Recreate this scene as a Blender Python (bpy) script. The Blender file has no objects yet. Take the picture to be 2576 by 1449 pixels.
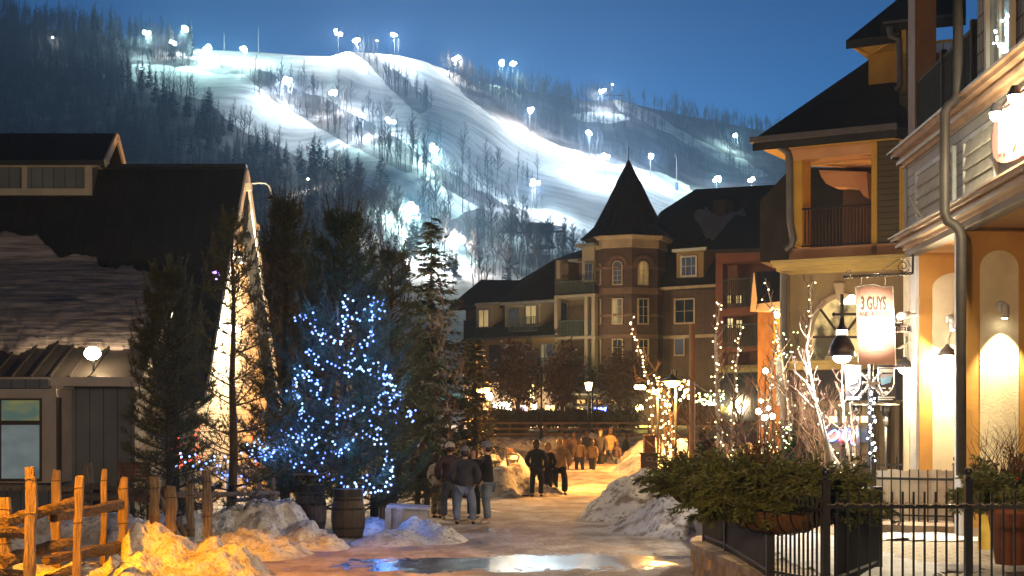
import bpy, bmesh, math, random
import numpy as np
from mathutils import Vector, Matrix, noise
R = math.radians
random.seed(7)
rng = np.random.default_rng(7)
SC = bpy.context.scene
COL = SC.collection
F = 3850.0; CXD = 1288.0; HY = 1060.0; CH = 2.2     # picture units (2576 wide) -> rays

def P(x, y, d):
    return Vector(((x-CXD)/F*d, d, CH+(HY-y)/F*d))
def G(x, d, z=0.0):
    return Vector(((x-CXD)/F*d, d, z))

# ---------------------------------------------------------------- materials
def _nt(name):
    m = bpy.data.materials.new(name); m.use_nodes = True
    nt = m.node_tree; b = nt.nodes['Principled BSDF']
    return m, nt, b
def nd(nt, t, **k):
    n = nt.nodes.new(t)
    for a, v in k.items():
        if a.startswith('i_'):
            n.inputs[a[2:].replace('_', ' ')].default_value = v
        else: setattr(n, a, v)
    return n
def mat(name, col, rough=.6, col2=None, scale=4.0, contrast=(.35, .65), bump=0.0, bscale=None, metal=0.0, stretch=(1,1,1), detail=5, coord='Object', spec=.5, trans=0, speck=None):
    m, nt, b = _nt(name)
    b.inputs['Roughness'].default_value = rough; b.inputs['Metallic'].default_value = metal
    b.inputs['Specular IOR Level'].default_value = spec
    if trans: b.inputs['Transmission Weight'].default_value = trans
    tc = nd(nt, 'ShaderNodeTexCoord'); mp = nd(nt, 'ShaderNodeMapping'); mp.inputs['Scale'].default_value = stretch
    nt.links.new(tc.outputs[coord], mp.inputs[0])
    if col2 is None: col2 = tuple(c*.72 for c in col)
    n = nd(nt, 'ShaderNodeTexNoise'); n.inputs['Scale'].default_value = scale; n.inputs['Detail'].default_value = detail
    nt.links.new(mp.outputs[0], n.inputs['Vector'])
    r = nd(nt, 'ShaderNodeValToRGB'); e = r.color_ramp.elements
    e[0].position, e[1].position = contrast; e[0].color = (*col2, 1); e[1].color = (*col, 1)
    nt.links.new(n.outputs[0], r.inputs[0]); nt.links.new(r.outputs[0], b.inputs['Base Color'])
    if speck:     # grit and crumbs: (scale, colour)
        n4 = nd(nt, 'ShaderNodeTexNoise'); n4.inputs['Scale'].default_value = speck[0]; n4.inputs['Detail'].default_value = 5; n4.inputs['Roughness'].default_value = .7; nt.links.new(mp.outputs[0], n4.inputs['Vector'])
        r4 = nd(nt, 'ShaderNodeValToRGB'); r4.color_ramp.elements[0].position = .36; r4.color_ramp.elements[1].position = .47; nt.links.new(n4.outputs[0], r4.inputs[0])
        mx = nd(nt, 'ShaderNodeMix', data_type='RGBA'); nt.links.new(r4.outputs[0], mx.inputs[0]); mx.inputs[6].default_value = (*speck[1], 1); nt.links.new(r.outputs[0], mx.inputs[7]); nt.links.new(mx.outputs[2], b.inputs['Base Color'])
    if bump:
        n2 = nd(nt, 'ShaderNodeTexNoise'); n2.inputs['Scale'].default_value = bscale or scale*4; n2.inputs['Detail'].default_value = 6
        nt.links.new(mp.outputs[0], n2.inputs['Vector'])
        bp = nd(nt, 'ShaderNodeBump'); bp.inputs['Strength'].default_value = bump; bp.inputs['Distance'].default_value = .05
        nt.links.new(n2.outputs[0], bp.inputs['Height']); nt.links.new(bp.outputs[0], b.inputs['Normal'])
    return m
def emit(name, col, s, base=(.5,.5,.5)):
    m, nt, b = _nt(name)
    b.inputs['Base Color'].default_value = (*base, 1)
    b.inputs['Emission Color'].default_value = (*col, 1); b.inputs['Emission Strength'].default_value = s
    return m
def litpane(name, c1, c2, s, scale=2.5, stretch=(1,1,1)):
    """a lit window or sign: soft patches of light behind the pane"""
    m, nt, b = _nt(name)
    b.inputs['Base Color'].default_value = (.05,.05,.05,1); b.inputs['Roughness'].default_value = .1
    tc = nd(nt, 'ShaderNodeTexCoord'); mp = nd(nt, 'ShaderNodeMapping'); mp.inputs['Scale'].default_value = stretch
    n = nd(nt, 'ShaderNodeTexNoise'); n.inputs['Scale'].default_value = scale; n.inputs['Detail'].default_value = 3
    r = nd(nt, 'ShaderNodeValToRGB'); r.color_ramp.elements[0].position = .38; r.color_ramp.elements[1].position = .62
    r.color_ramp.elements[0].color = (*c1, 1); r.color_ramp.elements[1].color = (*c2, 1)
    nt.links.new(tc.outputs['Object'], mp.inputs[0]); nt.links.new(mp.outputs[0], n.inputs['Vector'])
    nt.links.new(n.outputs[0], r.inputs[0]); nt.links.new(r.outputs[0], b.inputs['Emission Color'])
    b.inputs['Emission Strength'].default_value = s
    return m
def brickmat(name, c1, c2, mortar, sx=.22, sy=.075, rough=.8, bump=.5, msize=.012, offset=.5, rot=(0,0,0)):
    """brick / clapboard / plank pattern in (along, up); X and Y are summed so it works on any upright wall"""
    m, nt, b = _nt(name); b.inputs['Roughness'].default_value = rough
    tc = nd(nt, 'ShaderNodeTexCoord'); sp = nd(nt, 'ShaderNodeSeparateXYZ'); ad = nd(nt, 'ShaderNodeMath', operation='ADD')
    cb = nd(nt, 'ShaderNodeCombineXYZ')
    nt.links.new(tc.outputs['Object'], sp.inputs[0]); nt.links.new(sp.outputs[0], ad.inputs[0]); nt.links.new(sp.outputs[1], ad.inputs[1])
    nt.links.new(ad.outputs[0], cb.inputs[0]); nt.links.new(sp.outputs[2], cb.inputs[1])
    br = nd(nt, 'ShaderNodeTexBrick'); br.offset = offset
    br.inputs['Scale'].default_value = 1; br.inputs['Brick Width'].default_value = sx; br.inputs['Row Height'].default_value = sy
    br.inputs['Mortar Size'].default_value = msize; br.inputs['Color1'].default_value = (*c1, 1); br.inputs['Color2'].default_value = (*c2, 1)
    br.inputs['Mortar'].default_value = (*mortar, 1)
    nt.links.new(cb.outputs[0], br.inputs['Vector'])
    n = nd(nt, 'ShaderNodeTexNoise'); n.inputs['Scale'].default_value = .9; n.inputs['Detail'].default_value = 6
    nt.links.new(tc.outputs['Object'], n.inputs['Vector'])
    mx = nd(nt, 'ShaderNodeMix', data_type='RGBA', blend_type='MULTIPLY'); mx.inputs[0].default_value = .55
    nt.links.new(br.outputs[0], mx.inputs[6]); 
    rr = nd(nt, 'ShaderNodeValToRGB'); rr.color_ramp.elements[0].color = (.45,.43,.4,1); rr.color_ramp.elements[0].position = .3; rr.color_ramp.elements[1].position = .65
    nt.links.new(n.outputs[0], rr.inputs[0]); nt.links.new(rr.outputs[0], mx.inputs[7])
    nt.links.new(mx.outputs[2], b.inputs['Base Color'])
    bp = nd(nt, 'ShaderNodeBump'); bp.inputs['Strength'].default_value = bump; bp.inputs['Distance'].default_value = .02; bp.invert = True
    nt.links.new(br.outputs[1], bp.inputs['Height']); nt.links.new(bp.outputs[0], b.inputs['Normal'])
    return m

M = {}
M['snow'] = mat('snow', (.82,.84,.88), .75, (.66,.67,.70), 3, bump=.6, bscale=14)
M['heap_snow'] = mat('heap_snow', (.80,.80,.80), .7, (.46,.41,.34), 2.2, (.30,.52), bump=1, bscale=22, speck=(9,(.40,.35,.29)))
M['dirty_snow'] = mat('dirty_snow', (.72,.70,.68), .8, (.26,.21,.17), 2.6, (.34,.50), bump=1, bscale=18, speck=(7,(.22,.18,.14)))
M['yellow_wood'] = mat('split_wood', (.36,.27,.17), .8, (.20,.14,.09), 5, stretch=(7,7,.7), bump=.8, bscale=12)
M['grey_wood'] = mat('grey_wood', (.26,.22,.19), .85, (.11,.085,.065), 6, stretch=(6,6,.6), bump=.9, bscale=12)
M['bark_rail'] = mat('rail_bark', (.20,.145,.10), .9, (.07,.05,.035), 5, stretch=(.8,5,5), bump=1, bscale=10)
M['wire'] = mat('wire', (.08,.05,.03), .5, metal=.6)
M['barrel'] = mat('barrel_wood', (.075,.05,.038), .6, (.04,.027,.02), 6, stretch=(5,5,.6), bump=.3)
M['black'] = mat('black_paint', (.012,.013,.016), .35, (.02,.02,.024), 12, spec=.6)
M['rail_black'] = mat('rail_black', (.012,.012,.014), .75, (.02,.02,.02), 9, spec=.15)
M['mast'] = mat('mast_dark', (.012,.012,.013), .8)
M['blackm'] = mat('dark_metal', (.03,.03,.033), .4, metal=.5)
M['steel'] = mat('steel', (.5,.5,.5), .35, (.35,.35,.35), 8, metal=.9)
M['bark'] = mat('bark', (.09,.07,.055), .9, (.04,.03,.025), 9, stretch=(1,1,.3), bump=.8)
M['hill_bark'] = mat('hill_bark', (.075,.062,.055), .9, (.045,.036,.032), .8)
M['hill_twig'] = mat('hill_twig', (.052,.052,.058), .95, (.028,.028,.033), .6)
M['hill_needle'] = mat('hill_needle', (.022,.034,.026), .9, (.012,.018,.014), .5)
M['needle'] = mat('needle', (.045,.085,.038), .6, (.02,.04,.018), 2.2)
M['needle_olive'] = mat('needle_olive', (.085,.095,.035), .6, (.04,.045,.018), 1.5)
M['needle_dark'] = mat('needle_dark', (.030,.045,.024), .7, (.014,.02,.012), 2)
M['bough'] = mat('bough', (.21,.22,.055), .6, (.06,.075,.02), 5)
M['old_snow'] = mat('old_roof_snow', (.40,.37,.38), .85, (.20,.18,.18), 1.6, (.35,.6), stretch=(.5,1,6), bump=1, bscale=3)
M['birch'] = mat('birch_bark', (.42,.38,.34), .8, (.10,.08,.07), 5, (.33,.42), stretch=(1,1,3), bump=.3)
M['twig'] = mat('twig', (.17,.10,.07), .8, (.09,.05,.04), 3)
M['red_twig'] = mat('red_twig', (.18,.04,.03), .7, (.09,.03,.02), 3)
M['oak_leaf'] = mat('oak_leaf', (.13,.05,.025), .8, (.06,.022,.012), 2)
M['roof'] = mat('roof_shingle', (.030,.026,.024), .9, (.015,.013,.012), 1.4, bump=.5, bscale=30)
M['metal_roof'] = mat('metal_roof', (.045,.042,.040), .45, (.03,.028,.027), .7, metal=.3)
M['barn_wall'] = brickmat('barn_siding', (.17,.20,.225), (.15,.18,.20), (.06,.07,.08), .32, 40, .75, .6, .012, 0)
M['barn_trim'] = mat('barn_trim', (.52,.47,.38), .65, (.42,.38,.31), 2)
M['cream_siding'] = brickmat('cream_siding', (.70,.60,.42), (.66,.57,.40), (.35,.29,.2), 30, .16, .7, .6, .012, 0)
M['cream'] = mat('cream_trim', (.68,.60,.45), .6, (.55,.48,.36), 2)
M['white_frame'] = mat('white_frame', (.66,.66,.64), .5, (.55,.55,.53), 4)
M['glass'] = mat('dark_glass', (.012,.014,.018), .08, (.03,.032,.036), .8, spec=.8)
M['brown_frame'] = mat('brown_frame', (.05,.03,.02), .5)
M['brick'] = brickmat('brick', (.115,.055,.038), (.09,.042,.03), (.11,.085,.07), .24, .085, .85, .5)
M['brickband'] = brickmat('brick_band', (.23,.13,.08), (.2,.11,.07), (.15,.11,.09), .24, .085, .85, .5)
M['stone_trim'] = mat('stone_trim', (.48,.37,.26), .75, (.34,.26,.18), 1.5)
M['tan'] = mat('tan_stucco', (.34,.25,.14), .85, (.26,.19,.11), 1.2, bump=.2)
M['tan_siding'] = brickmat('tan_siding', (.28,.22,.14), (.25,.2,.125), (.11,.085,.05), 30, .15, .75, .6, .012, 0)
M['grey_trim'] = mat('grey_trim', (.26,.27,.25), .6, (.2,.2,.19), 2)
M['rail_grey'] = mat('rail_paint', (.10,.13,.12), .5)
M['yellow_trim'] = mat('yellow_trim', (.62,.36,.05), .6, (.52,.29,.045), 2)
M['pink_trim'] = mat('salmon_trim', (.66,.36,.17), .65, (.56,.3,.15), 1.5)
M['brown_siding'] = brickmat('brown_siding', (.13,.098,.055), (.115,.088,.05), (.05,.037,.022), 30, .13, .8, .6, .01, 0)
M['grey_siding'] = brickmat('grey_clapboard', (.36,.38,.37), (.33,.35,.345), (.13,.14,.14), 30, .17, .7, .7, .012, 0)
M['gutter'] = mat('gutter', (.13,.115,.11), .5, (.10,.09,.085), 3, metal=.2)
M['cornice'] = mat('cornice', (.42,.27,.16), .45, (.30,.19,.115), 3)
M['amber'] = mat('amber_wall', (.58,.30,.065), .75, (.40,.20,.045), 1.6, (.25,.6), bump=.12)
M['niche'] = mat('niche_cream', (.80,.70,.46), .8, (.64,.53,.34), 2.2, (.25,.6), bump=.12, bscale=30)
M['planks'] = brickmat('soffit_planks', (.58,.33,.12), (.54,.3,.11), (.25,.13,.04), .2, 50, .7, .4, .01, 0)
M['stonewall'] = mat('terrace_stone', (.74,.52,.28), .8, (.40,.27,.14), 3, bump=.8, bscale=14)
M['wet_stone'] = mat('wet_stone', (.42,.32,.22), .8, (.25,.19,.13), 2, bump=.5)
M['coco'] = mat('coco_liner', (.32,.15,.05), .95, (.17,.075,.025), 8, stretch=(4,4,1), bump=1, bscale=40)
M['terracotta'] = mat('terracotta', (.38,.13,.06), .7, (.28,.1,.05), 2)
M['concrete'] = mat('concrete', (.42,.42,.42), .8, (.3,.3,.3), 5, bump=.4)
M['brownwood'] = mat('dark_wood', (.09,.045,.025), .7, (.05,.028,.016), 4)
M['polewood'] = mat('pole_wood', (.42,.22,.10), .8, (.3,.15,.07), 3, stretch=(3,3,.4), bump=.4)
M['skin'] = mat('skin', (.55,.30,.21), .55, (.48,.25,.17), 6)
def cloth(name, c, s=20): return mat(name, c, .9, tuple(k*.6 for k in c), s, bump=.5, bscale=60)
M['c_black'] = cloth('black_cloth', (.018,.017,.019), 6); M['c_char'] = cloth('charcoal_cloth', (.05,.045,.05), 6)
M['c_plum'] = cloth('plum_cloth', (.10,.06,.065), 25); M['c_blue'] = cloth('navy_cloth', (.035,.04,.06), 6)
M['c_tan'] = cloth('tan_cloth', (.42,.27,.13), 6); M['c_red'] = cloth('red_cloth', (.55,.06,.035), 6)
M['c_white'] = cloth('white_cloth', (.72,.66,.58), 6); M['c_olive'] = cloth('olive_cloth', (.16,.10,.05), 6)
M['c_camo'] = mat('camo_cloth', (.30,.24,.15), .9, (.08,.07,.04), 9, (.45,.55)); M['c_grey'] = cloth('grey_cloth', (.22,.22,.23), 30)
M['jeans'] = mat('jeans', (.20,.24,.31), .85, (.11,.135,.19), 5, bump=.3, bscale=60)
M['jeans_dark'] = mat('dark_jeans', (.10,.125,.17), .85, (.06,.075,.11), 5)
M['hair_brown'] = mat('brown_hair', (.13,.07,.035), .6, (.07,.035,.02), 30); M['hair_blond'] = mat('blond_hair', (.45,.27,.11), .6, (.3,.17,.07), 30)

# ---------------------------------------------------------------- mesh builder
class MB:
    def __init__(s): s.v = []; s.f = []; s.mi = []; s.cur = 0; s.smooth = False
    def add(s, vs, fs):
        o = len(s.v); s.v.extend([tuple(v) for v in vs])
        for f in fs: s.f.append(tuple(i+o for i in f)); s.mi.append(s.cur)
        return s
    def hexa(s, p):   # 8 points: bottom 4 ccw, top 4
        return s.add(p, [(3,2,1,0),(4,5,6,7),(0,1,5,4),(1,2,6,5),(2,3,7,6),(3,0,4,7)])
    def box(s, x0,x1,y0,y1,z0,z1):
        return s.hexa([(x0,y0,z0),(x1,y0,z0),(x1,y1,z0),(x0,y1,z0),(x0,y0,z1),(x1,y0,z1),(x1,y1,z1),(x0,y1,z1)])
    def bar(s, a, b, w, h=None, up=(0,0,1)):
        a = Vector(a); b = Vector(b); h = h or w; d = (b-a).normalized(); u = Vector(up)
        if abs(d.dot(u)) > .98: u = Vector((0,1,0))
        r = d.cross(u).normalized()*w/2; t = r.cross(d).normalized()*h/2
        return s.hexa([a-r-t, a+r-t, b+r-t, b-r-t, a-r+t, a+r+t, b+r+t, b-r+t])
    def tube(s, pts, rad, n=8, cap=True, wob=0, seed=0):
        pts = [Vector(p) for p in pts]; m = len(pts)
        if not hasattr(rad, '__len__'): rad = [rad]*m
        rnd = random.Random(seed); o = len(s.v); ref = None; vs = []
        for i, p in enumerate(pts):
            d = (pts[min(i+1, m-1)]-pts[max(i-1, 0)]).normalized()
            if ref is None:
                ref = Vector((1,0,0)) if abs(d.x) < .9 else Vector((0,1,0))
            a = (ref - d*ref.dot(d)).normalized(); b = d.cross(a); ref = a
            for k in range(n):
                t = 2*math.pi*k/n; q = rad[i]*(1+(rnd.uniform(-wob, wob) if wob else 0))
                vs.append(p+a*math.cos(t)*q+b*math.sin(t)*q)
        fs = [(i*n+k, i*n+(k+1)%n, (i+1)*n+(k+1)%n, (i+1)*n+k) for i in range(m-1) for k in range(n)]
        if cap: fs += [tuple(range(n-1, -1, -1)), tuple((m-1)*n+k for k in range(n))]
        return s.add(vs, fs)
    def lathe(s, prof, c=(0,0,0), n=16, cap=True, a0=0):
        c = Vector(c); m = len(prof); vs = []
        for r, z in prof:
            for k in range(n):
                t = 2*math.pi*k/n+a0; vs.append((c.x+r*math.cos(t), c.y+r*math.sin(t), c.z+z))
        fs = [(i*n+k, i*n+(k+1)%n, (i+1)*n+(k+1)%n, (i+1)*n+k) for i in range(m-1) for k in range(n)]
        if cap: fs += [tuple(range(n-1, -1, -1)), tuple((m-1)*n+k for k in range(n))]
        return s.add(vs, fs)
    def prism(s, pts, ext):
        pts = [Vector(p) for p in pts]; e = Vector(ext); n = len(pts)
        return s.add(pts+[p+e for p in pts], [tuple(range(n-1,-1,-1)), tuple(range(n, 2*n))]+[(i, (i+1)%n, n+(i+1)%n, n+i) for i in range(n)])
    def sphere(s, c, r, sx=1, sy=1, sz=1, n=8, m=6, mod=None):
        c = Vector(c); vs = [c+Vector((0,0,-r*sz))]
        for i in range(1, m):
            ph = math.pi*i/m
            for k in range(n):
                t = 2*math.pi*k/n; q = Vector((math.sin(ph)*math.cos(t)*sx, math.sin(ph)*math.sin(t)*sy, -math.cos(ph)*sz))*r
                if mod: q = mod(q)
                vs.append(c+q)
        vs.append(c+Vector((0,0,r*sz))); L = len(vs)-1
        fs = [(0, 1+(k+1)%n, 1+k) for k in range(n)]
        fs += [(1+i*n+k, 1+i*n+(k+1)%n, 1+(i+1)*n+(k+1)%n, 1+(i+1)*n+k) for i in range(m-2) for k in range(n)]
        fs += [(1+(m-2)*n+k, 1+(m-2)*n+(k+1)%n, L) for k in range(n)]
        return s.add(vs, fs)
    def build(s, name, mats, parent=None, smooth=False, local=False, loc=None):
        me = bpy.data.meshes.new(name)
        off = Vector((0,0,0))
        if parent is not None and not local:
            q = parent
            while q is not None: off += Vector(q.location); q = q.parent
        if loc is not None: off = Vector(loc)
        me.from_pydata([(v[0]-off.x, v[1]-off.y, v[2]-off.z) for v in s.v] if off.length else s.v, [], s.f)
        for m in (mats if isinstance(mats, (list, tuple)) else [mats]): me.materials.append(m)
        if max(s.mi, default=0): me.polygons.foreach_set('material_index', s.mi)
        if smooth: me.shade_smooth()
        o = bpy.data.objects.new(name, me); COL.objects.link(o)
        if parent is not None: o.parent = parent
        elif loc is not None: o.location = loc
        me.update()
        return o

def npmesh(name, V, T, mt, parent=None, n=3, smooth=False):
    """V (k,3) array, T (m,n) faces, all of n corners"""
    me = bpy.data.meshes.new(name); k = len(V); m = len(T)
    me.vertices.add(k); me.vertices.foreach_set('co', np.asarray(V, np.float32).ravel())
    me.loops.add(m*n); me.loops.foreach_set('vertex_index', np.asarray(T, np.int32).ravel())
    me.polygons.add(m); me.polygons.foreach_set('loop_start', np.arange(0, m*n, n, dtype=np.int32))
    try: me.polygons.foreach_set('loop_total', np.full(m, n, np.int32))
    except Exception: pass
    me.update(calc_edges=True)
    for q in (mt if isinstance(mt, (list, tuple)) else [mt]): me.materials.append(q)
    if smooth: me.shade_smooth()
    o = bpy.data.objects.new(name, me); COL.objects.link(o)
    if parent is not None: o.parent = parent
    return o

def tag(o, label=None, cat=None, group=None, kind=None):
    if label: o['label'] = label
    if cat: o['category'] = cat
    if group: o['group'] = group
    if kind: o['kind'] = kind
    return o
def empty(name, loc, label, cat, group=None, rz=0):
    o = bpy.data.objects.new(name, None); COL.objects.link(o); o.location = loc; o.rotation_euler = (0,0,rz); o.empty_display_size = .2
    return tag(o, label, cat, group)
def copy_tree(o, label=None, loc=None, rz=None, scale=None, parent=None):
    c = o.copy(); COL.objects.link(c); c.parent = parent
    if label: c['label'] = label
    if loc is not None: c.location = loc
    if rz is not None: c.rotation_euler = (0,0,rz)
    if scale is not None: c.scale = (scale,)*3 if not hasattr(scale, '__len__') else scale
    for ch in list(o.children): copy_tree(ch, parent=c)
    return c
def point(name, loc, power, col, r=.05, parent=None):
    l = bpy.data.lights.new(name, 'POINT'); l.energy = power; l.color = col; l.shadow_soft_size = r
    o = bpy.data.objects.new(name, l); COL.objects.link(o)
    if parent is not None:
        off = Vector((0,0,0)); q = parent
        while q is not None: off += Vector(q.location); q = q.parent
        o.parent = parent; o.location = Vector(loc)-off
    else: o.location = loc
    return o
def spot(name, loc, target, power, col, ang=100, blend=.5, r=.05, parent=None):
    l = bpy.data.lights.new(name, 'SPOT'); l.energy = power; l.color = col; l.shadow_soft_size = r; l.spot_size = R(ang); l.spot_blend = blend
    o = bpy.data.objects.new(name, l); COL.objects.link(o)
    d = Vector(target)-Vector(loc); o.rotation_euler = d.to_track_quat('-Z', 'Y').to_euler()
    off = Vector((0,0,0))
    if parent is not None:
        q = parent
        while q is not None: off += Vector(q.location); q = q.parent
        o.parent = parent
    o.location = Vector(loc)-off
    return o

# ---------------------------------------------------------------- camera, sky
cam = bpy.data.cameras.new('camera'); co = bpy.data.objects.new('camera', cam); COL.objects.link(co); SC.camera = co
co.location = (0,0,CH); co.rotation_euler = (R(90),0,0)
cam.sensor_width = 36; cam.lens = F/2576*36; cam.shift_y = (HY-724.5)/2576; cam.clip_end = 4000; cam.clip_start = .3
w = bpy.data.worlds.new('World'); SC.world = w; w.use_nodes = True
nt = w.node_tree; bg = nt.nodes['Background']
sky = nt.nodes.new('ShaderNodeTexSky'); sky.sky_type = 'NISHITA'; sky.sun_disc = False
SUN_EL, SUN_ROT = 6, 200; SKYK = .168
sky.sun_elevation = R(SUN_EL); sky.sun_rotation = R(SUN_ROT); sky.altitude = 250; sky.air_density = 1.2; sky.dust_density = .1; sky.ozone_density = 4
tn = nt.nodes.new('ShaderNodeMix'); tn.data_type = 'RGBA'; tn.blend_type = 'MULTIPLY'; tn.inputs[0].default_value = 1; tn.inputs[7].default_value = (.27,.76,1.42,1)
# dusk: the sky is brightest low in front, where the sun went down, and falls off to the zenith and to the back
tcw = nt.nodes.new('ShaderNodeTexCoord'); sx_ = nt.nodes.new('ShaderNodeSeparateXYZ'); nt.links.new(tcw.outputs['Generated'], sx_.inputs[0])
rz_ = nt.nodes.new('ShaderNodeValToRGB'); nt.links.new(sx_.outputs[2], rz_.inputs[0]); e_ = rz_.color_ramp.elements
e_[0].position = 0; e_[0].color = (1,1,1,1); e_[1].position = 1; e_[1].color = (.03,)*3+(1,)
for p_, v_ in ((.08,.92),(.16,.66),(.27,.40),(.45,.12)): q_ = e_.new(p_); q_.color = (v_,)*3+(1,)
ry_ = nt.nodes.new('ShaderNodeMapRange'); nt.links.new(sx_.outputs[1], ry_.inputs[0]); ry_.inputs[1].default_value = -.4; ry_.inputs[2].default_value = .7; ry_.inputs[3].default_value = .15; ry_.inputs[4].default_value = 1
m1 = nt.nodes.new('ShaderNodeMath'); m1.operation = 'MULTIPLY'; nt.links.new(rz_.outputs[0], m1.inputs[0]); nt.links.new(ry_.outputs[0], m1.inputs[1])
m2 = nt.nodes.new('ShaderNodeMath'); m2.operation = 'MULTIPLY'; nt.links.new(m1.outputs[0], m2.inputs[0]); m2.inputs[1].default_value = SKYK
nt.links.new(sky.outputs[0], tn.inputs[6]); nt.links.new(tn.outputs[2], bg.inputs[0]); nt.links.new(m2.outputs[0], bg.inputs[1])
sun = bpy.data.lights.new('sun', 'SUN'); sun.energy = .012; sun.angle = R(15); sun.color = (.7,.8,1)
so = bpy.data.objects.new('sun', sun); COL.objects.link(so); so.rotation_euler = (R(50),0,R(-20))
SC.view_settings.view_transform = 'Standard'; SC.view_settings.look = 'None'; SC.view_settings.exposure = .38; SC.view_settings.gamma = 1
SC.cycles.use_denoising = True; SC.cycles.max_bounces = 5; SC.cycles.diffuse_bounces = 2; SC.cycles.glossy_bounces = 3; SC.cycles.volume_bounces = 0
SC.cycles.sample_clamp_indirect = 4; SC.cycles.caustics_reflective = False; SC.cycles.caustics_refractive = False
# ================================================================ THE HILL
RIDGE = [(-700,10),(-300,20),(0,45),(60,60),(120,75),(200,80),(300,95),(400,115),(520,125),(640,130),(760,140),(830,142),(870,130),(930,133),(1000,140),(1060,152),(1120,175),(1200,205),(1300,225),(1400,240),(1480,255),(1550,250),(1620,268),(1700,285),(1800,305),(1900,325),(2050,345),(2300,380),(2600,420),(3000,460)]
RDIST = [(-700,640),(300,620),(850,600),(1100,640),(1500,720),(2000,820),(3000,900)]
def interp(t, x):
    if x <= t[0][0]: return t[0][1]
    for (a, b), (c, d) in zip(t, t[1:]):
        if x <= c: return b+(d-b)*(x-a)/(c-a)
    return t[-1][1]
YB = 990.0
def hill_depth(x, y):
    """distance at which the slope shows at picture place (x, y)"""
    rd = interp(RDIST, x); ry = interp(RIDGE, x)
    t = max(0.0, min(1.0, (YB-y)/(YB-ry)))
    d = 215+(rd-215)*(t**1.12)
    w = t*(1-t)*4
    d *= 1+w*(.045*math.sin(x*.006+1.0+y*.008)+.035*math.sin(x*.0105+y*.012+2))
    return d
def H(x, y): return P(x, y, hill_depth(x, y))

def inpoly(x, y, pg):
    c = False; j = len(pg)-1
    for i in range(len(pg)):
        xi, yi = pg[i]; xj, yj = pg[j]
        if (yi > y) != (yj > y) and x < (xj-xi)*(y-yi)/(yj-yi)+xi: c = not c
        j = i
    return c
RUNS = [
 [(300,168),(345,158),(400,162),(480,172),(560,188),(615,187),(640,215),(700,262),(770,300),(850,348),(930,390),(1010,430),(1090,455),(1150,490),(1210,520),(1120,560),(1000,520),(930,470),(850,432),(760,400),(690,362),(620,335),(560,290),(520,250),(450,240),(370,215),(300,195)],
 [(430,133),(560,118),(640,122),(760,130),(830,128),(870,120),(900,142),(950,185),(1000,240),(1060,290),(1120,330),(1180,365),(1260,395),(1400,435),(1480,480),(1480,570),(1380,560),(1290,520),(1200,480),(1150,440),(1090,410),(1030,370),(960,320),(880,280),(800,240),(720,215),(680,180),(620,165),(560,160),(480,150)],
 [(930,128),(1000,135),(1060,148),(1110,178),(1140,212),(1190,255),(1250,300),(1320,335),(1400,362),(1480,392),(1560,420),(1640,447),(1730,480),(1760,520),(1700,600),(1500,600),(1380,560),(1250,420),(1180,370),(1100,330),(1050,290),(1090,270),(1040,215),(980,170)],
 [(1535,250),(1560,250),(1640,282),(1720,330),(1800,375),(1870,402),(1940,440),(1900,450),(1830,412),(1760,380),(1690,340),(1620,305),(1560,278)],
 [(1430,290),(1480,280),(1560,285),(1590,300),(1540,312),(1470,308)],
 [(1180,190),(1260,215),(1262,222),(1180,198)],
 [(1020,650),(1070,610),(1150,600),(1210,640),(1180,700),(1100,740),(1010,720)],
 [(1240,590),(1370,575),(1500,585),(1510,625),(1400,640),(1270,640)],
 [(1620,455),(1750,480),(1760,540),(1640,520)],
 [(120,150),(200,165),(280,190),(270,200),(180,178),(110,160)],
 [(1450,395),(1650,430),(1740,470),(1700,490),(1560,440)],
]
def in_run(x, y): return any(inpoly(x, y, g) for g in RUNS)
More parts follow.
